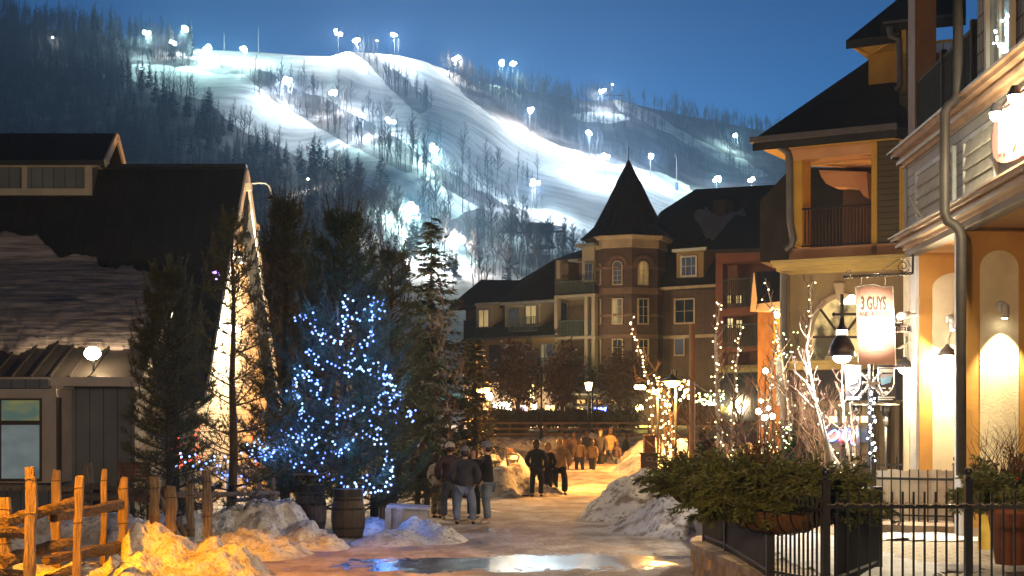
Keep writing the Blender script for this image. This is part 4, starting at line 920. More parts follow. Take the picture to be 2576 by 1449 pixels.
# neon sign
ns = empty('neon_sign', f2.pt(2118,1115,-.2), 'red and blue neon sign glowing in the tavern window', 'sign')
b = MB(); b2 = MB()
def ell(cx_, cy_, a, c_, rot, n=18, t0=0, t1=6.283):
    return [f2.pt(cx_+a*math.cos(t)*math.cos(rot)-c_*math.sin(t)*math.sin(rot), cy_+a*math.cos(t)*math.sin(rot)+c_*math.sin(t)*math.cos(rot), -.15) for t in [t0+(t1-t0)*i/n for i in range(n+1)]]
b.tube(ell(2096,1096,16,9,-.7), .035, 5); b.tube(ell(2130,1093,8,13,.1), .035, 5); b.tube(ell(2150,1100,5,17,.2), .035, 5)
b2.tube(ell(2097,1097,11,4,-.7), .045, 5); b2.tube([f2.pt(2110,1103,-.15), f2.pt(2118,1092,-.15), f2.pt(2114,1108,-.15), f2.pt(2122,1104,-.15)], .04, 5); b2.tube(ell(2130,1093,3,8,.1), .04, 5); b2.tube([f2.pt(2150,1090,-.15), f2.pt(2147,1112,-.15)], .07, 5)
b.build('blue_tube', emit('neon_blue', (.05,.2,1), 9), ns); b2.build('red_tube', emit('neon_red', (1,.04,.03), 8), ns)
b = MB(); f2.box(b, 2158, 1075, 2182, 1112, -.3, -.26); tag(b.build('poster', mat('poster', (.30,.38,.38), .7)), 'pale blank poster in the tavern door glass', 'poster')
# corner porch
b = MB()
f2.box(b, 1985, 618, 2262, 646, -.5, .0); b.build('porch_deck', M['pink_trim'], tav)
b = MB(); f2.box(b, 1990, 395, 2018, 618, -.7, -.1); f2.box(b, 2192, 345, 2206, 640, -.5, .0); f2.box(b, 2262, 334, 2294, 646, -.5, .0); f2.box(b, 1975, 340, 2262, 358, -.6, .25)
b.build('porch_post', M['yellow_trim'], tav)
b = MB(); f2.box(b, 1975, 358, 2192, 396, -.5, -.05); b.build('porch_beam', M['pink_trim'], tav)
b = MB(); f2.box(b, 2206, 345, 2262, 640, -.5, -.05); f2.box(b, 2262, 125, 2420, 334, -3, -1); b.build('siding_panel', M['brown_siding'], tav)
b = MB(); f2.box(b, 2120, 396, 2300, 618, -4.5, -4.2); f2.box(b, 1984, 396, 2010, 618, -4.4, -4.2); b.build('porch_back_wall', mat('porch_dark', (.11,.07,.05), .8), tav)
fr_ = Fac(1890, 46, 2260, 44); b = MB(); b.prism([fr_.pt(1912,505), fr_.pt(1988,424), fr_.pt(2230,418), fr_.pt(2230,660), fr_.pt(1912,660)], (1.6,4,0)); b.build('rear_roof', M['roof'], tav)
b = MB(); f2.box(b, 2215, 390, 2330, 646, -4.5, -.6); b.build('porch_side_wall', M['pink_trim'], tav)
b = MB(); b.prism([f2.pt(1985,397,-.2), f2.pt(2200,392,-.2), f2.pt(2210,425,-4.2), f2.pt(2025,418,-4.2)], (0,0,.12)); b.build('porch_ceiling', M['planks'], tav)
b = MB(); q = [(2060,428),(2180,432),(2185,500),(2172,492),(2160,474),(2130,470),(2095,470),(2078,462),(2066,445)]; b.prism([f2.pt(x, y, -3.6) for x, y in q], nv*.5); b.build('corbel', M['pink_trim'], tav)
railing(f2, tav, 2016, 518, 2196, 616, -.15, M['black'], 8.2, 1.6)
b = MB()
f2.slab(b, [(1893,352,.75),(2256,316,.75),(2262,120,-5),(2230,120,-5),(1906,343,.3)], .25)
f2.slab(b, [(2250,318,.7),(2330,330,-.4),(2330,150,-5),(2240,118,-5)], .25); b.build('porch_roof', M['roof'], tav)
b = MB(); b.bar(f2.pt(1888,353,.9), f2.pt(2257,317,.9), .12, .12); b.build('gutter', M['gutter'], tav); b = MB(); b.bar(f2.pt(2222,64,-1.2), f2.pt(2420,42,-1.2), .12, .14)
b.build('gutter', M['gutter'], tav)
b = MB(); b.prism([f2.pt(1900,358,.7), f2.pt(2256,322,.7), f2.pt(2256,340,.0), f2.pt(1976,366,.0)], (0,0,.05)); f2.box(b, 1900, 360, 1975, 366, -3, -.1); b.build('soffit', M['yellow_trim'], tav)
b = MB(); pts = [f2.pt(x, y, .45) for x, y in ((1960,352),(1966,372),(1982,384),(1986,400),(1988,560),(1996,600),(1990,618),(1976,628))]; b.tube(pts, .085, 8); b.build('downspout', M['gutter'], tav); b = MB(); b.tube([f2.pt(1972,690,.3), f2.pt(1972,1200,.3)], .09, 8); b.build('downspout', M['gutter'], tav)
# upper tier
b = MB(); f2.box(b, 2185, 128, 2300, 330, -7, -2.2); f2.box(b, 2268, 75, 2279, 228, -1.4, -1.0); b.build('upper_yellow', M['yellow_trim'], tav)
b = MB(); b.prism([f2.pt(2135,100,-1.6), f2.pt(2262,82,-1.2), f2.pt(2262,95,-1.2), f2.pt(2190,138,-2.2), f2.pt(2140,118,-1.8)], nv*3); b.build('upper_soffit', M['yellow_trim'], tav)
b = MB(); f2.slab(b, [(2128,102,-1.4),(2262,84,-1.2),(2330,80,-1.2),(2330,-60,-6),(2287,2,-6)], .2); f2.slab(b, [(2215,62,-1.1),(2430,40,-1.1),(2430,-120,-5),(2287,0,-5)], .2); b.build('upper_roof', M['roof'], tav)
b = MB(); b.tube([f2.pt(x, y, -.9) for x, y in ((2238,68),(2240,90),(2262,100),(2264,215),(2252,226))], .07, 7); b.build('upper_downspout', M['gutter'], tav)
window(f2, tav, 2344, 100, 2400, 200, M['yellow_trim'], dimw, 2, 1, 6, -1.0)
window(f2, tav, 2281, 425, 2292, 590, M['white_frame'], M['glass'], 1, 2, 2, .0)

# ---------------------------------------------------------------- the grey building at the right
def rx(Y): return 5.84+.038*Y
f3 = Fac(2279, 26.6, 2576, 19.7)
shop = empty('corner_shop', (rx(23), 23, .45), 'grey shingled shop building with amber piers and copper coloured cornices', 'building')
YA, YN = 26.6, 9.0
def strip(mb, z0, z1, o0, o1, Ya=YN, Yb=YA):    # along the facade; o > 0 sticks out towards the street (-x)
    return mb.hexa([(rx(Ya)-o1,Ya,z0),(rx(Ya)-o0,Ya,z0),(rx(Yb)-o0,Yb,z0),(rx(Yb)-o1,Yb,z0),(rx(Ya)-o1,Ya,z1),(rx(Ya)-o0,Ya,z1),(rx(Yb)-o0,Yb,z1),(rx(Yb)-o1,Yb,z1)])
b = MB(); strip(b, 5.2, 6.75, -.25, 0); b.box(rx(YA)-.01, 12, YA-.2, YA+.03, 5.2, 6.75); b.build('clapboard_band', M['grey_siding'], shop)
b = MB()
for z0, z1, o in ((5.16,5.22,.05),(5.22,5.27,.16),(5.27,5.33,.11),(5.33,5.38,.22),(5.38,5.41,.26)): strip(b, z0, z1, -.2, o, YN, YA+o); b.box(rx(YA)-o+.002, 10, YA, YA+o-.002, z0, z1)
for z0, z1, o in ((6.60,6.66,.06),(6.66,6.72,.14),(6.72,6.79,.10),(6.79,6.86,.22),(6.86,6.90,.28)): strip(b, z0, z1, -.2, o, YN, YA+o); b.box(rx(YA)-o+.002, 10, YA, YA+o-.002, z0, z1)
b.build('cornice', M['cornice'], shop)
b = MB(); strip(b, 5.06, 5.16, -.2, 0.02); b.box(rx(YA)-.02, rx(YA)+.10, YA-.12, YA+.06, 5.41, 6.6); b.build('fascia', M['gutter'], shop)
b = MB(); b.prism([(rx(YN)+.2,YN,5.17),(rx(27)+.2,27,5.17),(12,27,5.17),(12,YN,5.17)], (0,0,-.06)); b.build('soffit', M['planks'], shop)
b = MB(); b.prism([(rx(YN),YN,6.76),(rx(YA),YA,6.76),(12,YA,6.76),(12,YN,6.76)], (0,0,.08)); b.build('balcony_deck', M['gutter'], shop)
SHG = brickmat('grey_shingle', (.27,.28,.28), (.235,.245,.245), (.035,.035,.035), .16, .26, .8, .9, .014, .5)
b = MB(); strip(b, 6.84, 11, -.3, -.02, YN, 22.0); b.box(rx(22)+.02, 12, 21.7, 22.02, 6.84, 11); b.build('shingle_wall', SHG, shop)
b = MB(); b.box(rx(26.3)-.02, rx(26.3)+.34, 25.9, 26.35, 6.84, 11); b.build('corner_post', mat('post_brown', (.20,.10,.05), .6), shop)
b = MB(); b.box(8.6, 12, 21, 26.6, 6.84, 11); b.box(7.22, 12, 26.36, 26.58, 6.84, 8.55); b.build('inner_wall', mat('inner_brown', (.22,.11,.05), .7), shop)
b = MB()      # balcony rail
Y0, Y1 = 22.2, 25.9
for z in (6.98, 7.92): b.bar((rx(Y0)+.04,Y0,z),(rx(Y1)+.04,Y1,z),.05,.05)
for i in range(44): Y = Y0+(Y1-Y0)*(i+.5)/44; b.bar((rx(Y)+.04,Y,6.98),(rx(Y)+.04,Y,7.9),.03)
for Y in (22.3, 24.1): b.bar((rx(Y)+.04,Y,6.84),(rx(Y)+.04,Y,8.05),.09)
b.build('balcony_railing', M['rail_black'], shop)
# fish scale panels
pm = mat('panel_grey', (.50,.49,.42), .75, (.42,.41,.36), 5, bump=.3); pf = mat('panel_trim', (.48,.50,.50), .6)
for Ya, Yb in ((23.2,25.6),(20.95,22.5),(14.6,15.9)):
    b = MB(); z0, z1 = 5.52, 6.30 if Ya > 23 else 6.28
    for a, c in ((z0-.07,z0),(z1,z1+.07)): strip(b, a, c, 0, .06, Ya-.06, Yb+.06)
    strip(b, z0, z1, 0, .058, Ya-.06, Ya); strip(b, z0, z1, 0, .058, Yb, Yb+.06); fr = b.build('panel_frame', pf, shop)
    b = MB(); n = int((Yb-Ya)/.085)
    for j in range(4):
        zt = z1-(z1-z0)*j/4; zb = zt-(z1-z0)/4-.02
        for i in range(n):
            y0 = Ya+(Yb-Ya)*i/n; y1 = Ya+(Yb-Ya)*(i+1)/n; ym = (y0+y1)/2; o = .05
            b.prism([(rx(y0)-.006,y0,zt),(rx(y1)-.006,y1,zt),(rx(y1)-o,y1,zb+.035),(rx(ym)-o,ym,zb),(rx(y0)-o,y0,zb+.035)], (-.012,0,0))
    b.build('scales', pm, fr)
# small spotlight and camera on the band, upper window
b = MB(); c = Vector((rx(25.1)-.05,25.1,5.5)); b.tube([c, c+Vector((-.12,0,.18)), c+Vector((-.2,.1,.38))], .035, 6); b.box(c.x-.12,c.x+.02,c.y-.1,c.y+.1,c.z-.16,c.z+.04); tag(b.build('security_light', M['grey_trim']), 'small grey floodlight fixed to the clapboard band corner', 'lamp')
b = MB()
wy0, wy1, wz0, wz1 = 20.15, 21.25, 7.0, 8.55
strip(b, wz0-.10, wz0, 0, .07, wy0-.1, wy1+.1); strip(b, wz1, wz1+.1, 0, .07, wy0-.1, wy1+.1); strip(b, wz0, wz1, 0, .065, wy0-.1, wy0); strip(b, wz0, wz1, 0, .065, wy1, wy1+.1); strip(b, wz0, wz1, 0, .05, (wy0+wy1)/2-.03, (wy0+wy1)/2+.03)
uw = b.build('upper_window', M['cream'], shop); b = MB(); strip(b, wz0, wz1, -.01, .012, wy0, wy1); b.build('pane', litpane('upper_glass', (.04,.045,.05), (.22,.20,.14), .5, 1.4), uw)
e2 = empty('string_lights', (rx(20.7)-.05,20.7,7.1), 'glowing white beads on the upper right window, set as a reflection of bulbs', 'string lights'); wb = emit('reflection_bead', (.8,1,1), 25)
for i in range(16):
    Y = rt.uniform(wy0+.05, wy1-.05); z = 7.05+abs(math.sin(i*1.3))*.55; MB().sphere((rx(Y)-.035, Y, z), .014 if i % 5 else .03, n=6, m=4).build('bulb', wb, e2)  # glowing beads on the pane stand in for a reflection of bulbs
# piers with niches
def pier(Yf, x0, xc0, xc1, ztop, zspr, nm):
    b = MB(); b.box(x0, 9.6, Yf, Yf+.45, .45, 5.12); b.build('pier', M['amber'], shop)
    b = MB(); b.box(x0-.05, x0, Yf+.04, Yf+.42, .45, 5.11); b.build('pier_edge', M['white_frame'], shop)
    n = 14; r = (xc1-xc0)/2; cx_ = (xc0+xc1)/2; k = ztop-zspr
    pts = [(xc0,Yf-.012,.62),(xc0,Yf-.012,zspr)]+[(cx_-r*math.cos(math.pi*i/n), Yf-.012, zspr+k*math.sin(math.pi*i/n)) for i in range(1, n)]+[(xc1,Yf-.012,zspr),(xc1,Yf-.012,.62)]
    b = MB(); b.prism(pts, (0,.009,0)); b.build('niche_panel', M['niche'], shop)
    b = MB()
    b.box(x0, 9.6, Yf-.06, Yf, .45, .60); b.build('pier_plinth', M['stone_trim'], shop)
pier(26.4, 7.03, 7.25, 8.15, 2.2+375*26.4/F, 2.2+335*26.4/F, 'a'); pier(23.0, 6.82, 7.03, 7.61, 2.2+430*23/F, 2.2+385*23/F, 'b')
b = MB(); b.box(6.98, 7.03, 26.9, 27.3, .45, 5.1); b.build('side_wall', M['niche'], shop)
def wall_cyl(c, lab, pw):
    e = empty('downlight', c, lab, 'wall lamp', None); b = MB(); b.sphere(c+Vector((0,-.02,.03)), .085, 1,.35,1, 12, 6); b.tube([c+Vector((0,-.04,.02)), c+Vector((0,-.16,.02))], .025, 6); b.lathe([(.05,.05),(.06,-.02),(.055,-.16)], c+Vector((0,-.17,0)), 12); b.build('housing', M['white_frame'], e, smooth=True)
    MB().lathe([(.045,0),(.045,.02)], c+Vector((0,-.17,-.17)), 10).build('lamp', emit('downlight_glow', (1,.9,.7), 30), e)
    spot('downlight_beam', c+Vector((0,-.2,-.2)), c+Vector((0,.02,-1.6)), pw*2.6, (1,.80,.5), 75, .6, .03, e); return e
wall_cyl(P(2518,775,22.98), 'small white cylinder downlight on the near arched niche', 130)
wall_cyl(P(2390,808,26.38), 'white cylinder downlight high on the far arched niche behind the downpipe', 60)
def goose(base, tip, lab, pw, col, big=1, side=-1):
    e = empty('gooseneck_lamp', base, lab, 'wall lamp'); s = tip-base; up = Vector((0,0,1)); b = MB()
    b.tube([base, base+s*.15+up*.16, base+s*.5+up*.30, base+s*.85+up*.2, tip+up*.02], .018*big, 7); b.sphere(base, .06, 1,1,1,8,5); b.build('arm', M['cream'], e, smooth=True)
    b = MB(); b.lathe([(.03,.1),(.05,.06),(.12,.0),(.19,-.10),(.175,-.10),(.11,-.01),(.03,.04)], tip, 16, cap=False); b.build('shade', M['gutter'], e, smooth=True)
    MB().sphere(tip+Vector((0,0,-.09)), .085*big, n=10, m=7).build('lamp', emit('goose_glow_'+lab[:5], (1,.88,.62), 40), e, smooth=True)
    point('gooseneck_light', tip+Vector((0,-.02,-.30)), pw*3.2, col, .06, e); return e
goose(Vector((7.0,27.1,3.55)), P(2275,912,26.9), 'curved wall lamp blazing beside the hanging banner', 150, (1,.74,.36), 1.3)
goose(P(2412,856,26.35), P(2384,880,26.1), 'curved wall lamp in front of the far niche, left of the downpipe', 70, (1,.8,.5))
# downpipe
pp = [(2410,-60),(2410,236),(2400,256),(2384,268),(2377,284),(2376,536),(2384,556),(2402,566),(2414,580),(2418,600),(2418,1196)]
b = MB(); b.tube([P(x, y, 22.0) for x, y in pp], .075, 8); b.build('downpipe', mat('downpipe', (.075,.066,.058), .55, metal=.1), shop, smooth=True)
b = MB(); strip(b, 5.41, 6.6, 0, .05, 17.2, 17.3); 
# oval sign with its lamps
YS0, YS1 = 16.8, 20.65; sgn = empty('shop_sign', (rx(18)-.12, 18, 5.6), 'oval salmon shop sign under bright lamps on the grey building', 'sign')
ym = (YS0+YS1)/2; n = 28; pts = []
for i in range(n):
    t = 2*math.pi*i/n; c_, s_ = math.cos(t), math.sin(t); pts.append((0, ym+(YS1-YS0)/2*abs(c_)**.55*(1 if c_ > 0 else -1), 5.97+.43*abs(s_)**.75*(1 if s_ > 0 else -1)))
b = MB(); b.prism([(rx(p[1])-.10, p[1], p[2]) for p in pts], (-.05,0,0)); b.build('board', mat('sign_pink', (.62,.27,.21), .5, (.55,.24,.19), 2), sgn)
b = MB()      # tall hand drawn strokes, washed out by the lamps
for k in range(9):
    Y = YS1-.45-k*.19; hh = .30 if k % 2 else .24; zc = 5.98+.03*(k % 3); b.bar((rx(Y)-.165,Y,zc-hh),(rx(Y)-.165,Y-.02,zc+hh),.045,.03)
    if k % 3 == 0: b.bar((rx(Y)-.165,Y,zc-hh),(rx(Y)-.165,Y-.14,zc-hh+.08),.04,.03)
b.build('lettering', mat('sign_ink', (.75,.62,.5), .6), sgn)
for (x, y) in ((2505,283),(2552,240)):
    k = (x-CXD)/F; Y = (5.84-.42)/(k-.038); c = P(x, y, Y)
    e = empty('sign_lamp', c, 'bright spotlight over the oval salmon sign, '+('nearer its left end' if x == 2505 else 'over its middle'), 'lamp'); b = MB(); b.tube([c, c+Vector((.22,0,.12)), c+Vector((.42,0,.1))], .018, 6); b.lathe([(.04,.12),(.09,0)], c, 10); b.build('arm', M['black'], e)
    MB().sphere(c+Vector((0,0,-.03)), .08, n=10, m=6).build('lamp', emit('signlamp', (1,.85,.55), 60), e, smooth=True); point('sign_light', c+Vector((.0,0,-.14)), 300, (1,.82,.52), .05, e)

# ---------------------------------------------------------------- things hung on the wall and in the square
def text(s, loc, size, m, name, par, rot=(R(90),0,0), ext=.004, sx=1.0, shear=0.0, align='CENTER', bold=0):
    cu = bpy.data.curves.new(name, 'FONT'); cu.body = s; cu.size = size; cu.extrude = ext; cu.align_x = align; cu.align_y = 'CENTER'; cu.shear = shear; cu.offset = bold
    o = bpy.data.objects.new(name, cu); COL.objects.link(o); dg = bpy.context.evaluated_depsgraph_get(); dg.update()
    me = bpy.data.meshes.new_from_object(o.evaluated_get(dg)); bpy.data.objects.remove(o)
    o = bpy.data.objects.new(name, me); COL.objects.link(o); me.materials.clear(); me.materials.append(m); o.scale = (sx,1,1); o.rotation_euler = rot
    off = Vector((0,0,0))
    if par is not None: o.parent = par; off = Vector(par.location)
    o.location = Vector(loc)-off; return o
DB = 24.5; S = DB/F
bracket = empty('sign_bracket', P(2294,690,DB+1.5), 'twisted iron bracket with scrolls holding the banner', 'bracket')
b = MB()
a, c = P(2125,697,DB), P(2296,688,DB)
for ph in (0, math.pi):
    b.tube([a+(c-a)*(i/60)+Vector((0,math.cos(i*.9+ph)*.012,math.sin(i*.9+ph)*.016)) for i in range(61)], .012, 5)
b.sphere(a, .03); b.tube([c, P(2297,560+80,DB)], .018, 6); b.build('bar', M['black'], bracket)
b = MB()
def spiral(x, y, r, t0, t1, n=22): return [P(x+r*(1-i/n*.75)*math.cos(t0+(t1-t0)*i/n), y+r*(1-i/n*.75)*math.sin(t0+(t1-t0)*i/n), DB) for i in range(n+1)]
b.tube(spiral(2272,670,16,.5,9), .007, 5); b.tube(spiral(2136,686,8,1.5,9), .006, 5)
b.tube([P(2175,693,DB), P(2215,684,DB), P(2260,652,DB), P(2280,650,DB), P(2292,672,DB)], .006, 5); b.build('scroll', M['black'], bracket)
ban = empty('banner', P(2201,715,DB), 'tall mauve banner hanging from the twisted iron bracket', 'banner')
b = MB(); pts = [(2155,722),(2178,717),(2200,716),(2220,722),(2245,721),(2252,920),(2225,912),(2200,914),(2180,918),(2160,912)]
b.prism([P(x, y, DB) for x, y in pts], (0,.02,0)); b.build('cloth', mat('banner_mauve', (.44,.25,.19), .7, (.36,.19,.15), 1.3, (.3,.7), stretch=(1,1,.6)), ban)
b = MB(); b.tube([P(2153,722,DB-.01), P(2160,912,DB-.01)], .012, 5); b.tube([P(2246,721,DB-.01), P(2253,919,DB-.01)], .010, 5); b.tube([P(2155,722,DB-.01),P(2178,717,DB-.01),P(2200,716,DB-.01),P(2220,722,DB-.01),P(2245,721,DB-.01)], .008, 5)
for x in (2166, 2226): b.tube([P(x,698,DB-.01), P(x+2,708,DB-.01), P(x,718,DB-.01)], .006, 5)
b.build('frame', M['steel'], ban)
dk = mat('banner_dark', (.07,.03,.02), .7); wt = mat('banner_white', (.85,.8,.7), .6)
text('3 GUYS', P(2198,765,DB-.02), .29, dk, 'big_lettering', ban, sx=.42, bold=.004)
text('AND A STOVE', P(2200,791,DB-.02), .11, dk, 'middle_lettering', ban, sx=.68)
for i, (t, yy_) in enumerate((('people',853),('with',864),('great taste!',877))): text(t, P(2203,yy_,DB-.02), .10, wt, 'small_lettering', ban, shear=.3, sx=.52)
b = MB()
for (cx_, cy_, rr, t0, t1) in ((2190,735,28,2.4,5.2),(2175,738,34,3.2,5.6),(2215,900,34,.2,2.4)):
    b.tube([P(cx_+rr*math.cos(t0+(t1-t0)*i/10)*1.2, cy_+rr*math.sin(t0+(t1-t0)*i/10)*.5, DB-.004) for i in range(11) if 2160 < cx_+rr*math.cos(t0+(t1-t0)*i/10)*1.2 < 2240], .008, 4)
b.build('swirl', mat('banner_swirl', (.58,.38,.30), .7), ban)
# banner is lit by a spotlight fixed to the wall
e2 = empty('banner_spotlight', P(2290,792,DB+1.4), 'white cylindrical spotlight on a wall arm right of the banner', 'lamp')
b = MB(); b.tube([P(2303,792,DB+1.2), P(2284,791,DB+.6)], .03, 7); b.tube([P(2286,791,DB+.5), P(2264,796,DB+.2)], [.055,.065], 10); b.build('housing', M['white_frame'], e2, smooth=True)
b = MB(); b.box(P(2300,792,DB).x, P(2311,792,DB).x, DB+1.0, DB+1.4, P(0,800,DB).z, P(0,784,DB).z); b.build('mount', M['gutter'], e2)
spot('banner_beam', P(2235,812,DB-.75), P(2200,815,DB), 190, (1,.86,.66), 80, .7, .04, e2)
# street sign plate
ss = empty('street_sign', P(2270,827,DB+1), 'dark street name plate reading STREET beside the banner', 'street sign')
b = MB(); q = [(2215,818),(2246,818),(2252,812),(2262,812),(2266,818),(2292,818),(2294,836),(2215,836)]; b.prism([P(x, y, DB+1) for x, y in q], (0,.02,0)); b.build('plate', mat('plate_navy', (.03,.035,.07), .5), ss)
b = MB(); r_ = [P(x, y, DB+.99) for x, y in [(2215,819.5),(2246,819.5),(2252,813.5),(2262,813.5),(2266,819.5),(2290.5,819.5),(2292.5,834.5),(2215,834.5)]]; b.tube(r_, .006, 4); b.build('border', wt, ss)
text('STREET', P(2264,827.5,DB+.985), .115, wt, 'lettering', ss, sx=.70, bold=.003)
b = MB(); b.tube([P(2240,880,DB+.4), P(2262,875,DB+.6), P(2280,866,DB+.9), P(2294,855,DB+1.2)], .009, 5); b.tube([P(2262,876,DB+.6), P(2276,868,DB+.85)], .02, 6); tag(b.build('turnbuckle', M['cream']), 'stay wire with a turnbuckle holding the banner to the wall', 'wire')
# pendant street lamp
DL = 25.6
sl = empty('pendant_lamp', P(2118,1190,DL), 'black bell shaped street lamp burning white left of the banner', 'street lamp')
b = MB(); b.tube([P(2118,740,DL), P(2118,800,DL)], .03, 8); b.tube([P(2097,791,DL), P(2190,790,DL)], .022, 8); b.sphere(P(2098,791,DL), .035); b.tube([P(2190,790,DL), P(2190,1190,DL)], .045, 10); b.build('post', M['black'], sl)
b = MB(); c = P(2118,895,DL); z = lambda y: (895-y)*DL/F; b.lathe([(.235,z(896)),(.20,z(872)),(.13,z(852)),(.095,z(846)),(.09,z(826)),(.05,z(818)),(.03,z(800))], (c.x,c.y,c.z), 20); b.build('shade', M['black'], sl, smooth=True)
b = MB(); b.lathe([(.098,z(843)),(.098,z(830))], (c.x,c.y,c.z), 16); b.build('collar', emit('collar_glow', (1,.9,.7), 3), sl)
MB().sphere(c+Vector((0,0,-.03)), .15, 1,1,.62, 14, 8).build('lamp', emit('pendant_glow', (.9,.95,1), 45), sl, smooth=True)
point('pendant_light', c+Vector((0,0,-.24)), 420, (1,.86,.70), .12, sl)
# two small event banners on a post, star of white branches above them
for x0, x1, lb in ((2126,2167,'left of two small black banners with a shield outline behind the star'),(2207,2252,'right of two small black banners with a shield outline behind the star')):
    eb = empty('event_banner', P((x0+x1)/2, 1015, DL+.1), lb, 'banner'); dd = DL+.1
    b = MB(); b.prism([P(x, y, dd) for x, y in ((x0,918),(x1,918),(x1+2,1010),(x0+2,1012))], (0,.02,0)); b.build('cloth', mat('banner_black', (.03,.028,.035), .6), eb)
    b = MB(); cx_ = (x0+x1)/2; w_ = (x1-x0)/2-3
    b.tube([P(cx_-w_,925,dd-.01), P(cx_-w_,965,dd-.01), P(cx_-w_*.7,980,dd-.01), P(cx_,994,dd-.01), P(cx_+w_*.7,980,dd-.01), P(cx_+w_,965,dd-.01), P(cx_+w_,925,dd-.01), P(cx_-w_,925,dd-.01)], .008, 4)
    b.box(P(x0+2,0,dd).x, P(x1-1,0,dd).x, dd-.012, dd-.004, P(0,1001,dd).z, P(0,998,dd).z); b.box(P(x0+2,0,dd).x, P(x1-6,0,dd).x, dd-.012, dd-.004, P(0,1006,dd).z, P(0,1003.5,dd).z)
    b.box(P(cx_-w_+3,0,dd).x, P(cx_+w_-3,0,dd).x, dd-.012, dd-.004, P(0,937,dd).z, P(0,928,dd).z)
    b.box(P(cx_-w_+3,0,dd).x, P(cx_-2,0,dd).x, dd-.012, dd-.004, P(0,978,dd).z, P(0,975,dd).z); b.sphere(P(cx_+9,977,dd-.01), .02, 1,.3,1); b.sphere(P(cx_,987,dd-.01), .03, 1.3,.2,.8); b.build('marks', wt, eb)
    b = MB(); b.prism([P(x, y, dd-.012) for x, y in ((cx_-w_+4,952),(cx_+w_-5,946),(cx_+w_-8,962),(cx_-w_+8,969))], (0,.008,0)); b.build('blue_panel', mat('banner_blue', (.25,.5,.7), .6), eb)
    b = MB(); b.prism([P(x, y, dd-.011) for x, y in ((cx_-w_+3,942),(cx_+w_-2,940),(cx_+w_-2,948),(cx_-w_+3,955))], (0,.008,0)); b.build('grey_panel', mat('banner_grey', (.4,.38,.42), .6), eb)
st = empty('star_decoration', P(2190,960,DL-.2), 'six armed star of frosted white branches on the lamp post', 'decoration')
b = MB(); rs = random.Random(3)
for a_ in (.85, 2.3, 3.95, 5.45, -.1+math.pi, 0.05):
    L = 44 if a_ not in (-.1+math.pi, .05) else 20
    for k in range(34):
        t = k/34*L; px, py = 2192+math.cos(a_)*t, 965-math.sin(a_)*t; q0 = P(px, py, DL-.2)
        v = Vector((rs.uniform(-1,1), rs.uniform(-1,1), rs.uniform(-1,1))).normalized()*rs.uniform(.02,.045); b.bar(q0, q0+v, .012)
        if k % 3 == 0: b.sphere(q0, .02, n=5, m=4)
    b.tube([P(2192,965,DL-.2), P(2192+math.cos(a_)*L, 965-math.sin(a_)*L, DL-.2)], .016, 5)
b.build('branches', mat('frosted', (.75,.72,.68), .8), st)
e2 = empty('string_lights', P(2192,1160,DL-.1), 'blue white string lights spiralling down the lamp post', 'string lights'); cw = emit('cool_bulb', (.6,.8,1), 22)
pts = []; nb = 26
for i in range(nb):
    t = i/nb; px = 2193+rs.uniform(-7,9)+(rs.uniform(-8,8) if .45 < t < .75 else 0); pts.append(P(px, 985+t*205+rs.uniform(-3,3), DL-.1))
b = MB().tube(pts, .006, 4).build('wire', M['wire'], e2)
for i, p in enumerate(pts): MB().sphere(p, .018, n=6, m=4).build('bulb', cw, e2)
# patio heaters
for x, lb in ((2155,'left patio heater behind the birch trunks'),(2228,'right patio heater below the small banner')):
    D = 27.5; eh = empty('patio_heater', G(x, D, .45), lb, 'patio heater'); k = D/F
    b = MB(); b.lathe([(0.02,0),(34*k,-3*k),(36*k,-6*k),(34*k,-6*k),(0.02,-2*k)], P(x,1014,D), 20); b.build('reflector', M['steel'], eh, smooth=True)
    b = MB(); b.lathe([(8*k,-26*k),(14*k,-14*k),(13*k,0)], P(x,1020,D), 12); b.build('burner', M['black'], eh)
    b = MB(); b.lathe([(4*k,0),(4*k,-130*k)], P(x,1044,D), 10); b.lathe([(7*k,0),(7*k,-26*k)], P(x,1046,D), 10); b.build('post', M['steel'], eh, smooth=True)
    b = MB(); b.lathe([(.25,.0),(.25,.55),(.2,.6)], G(x,D,.45), 14); b.build('base', M['steel'], eh)
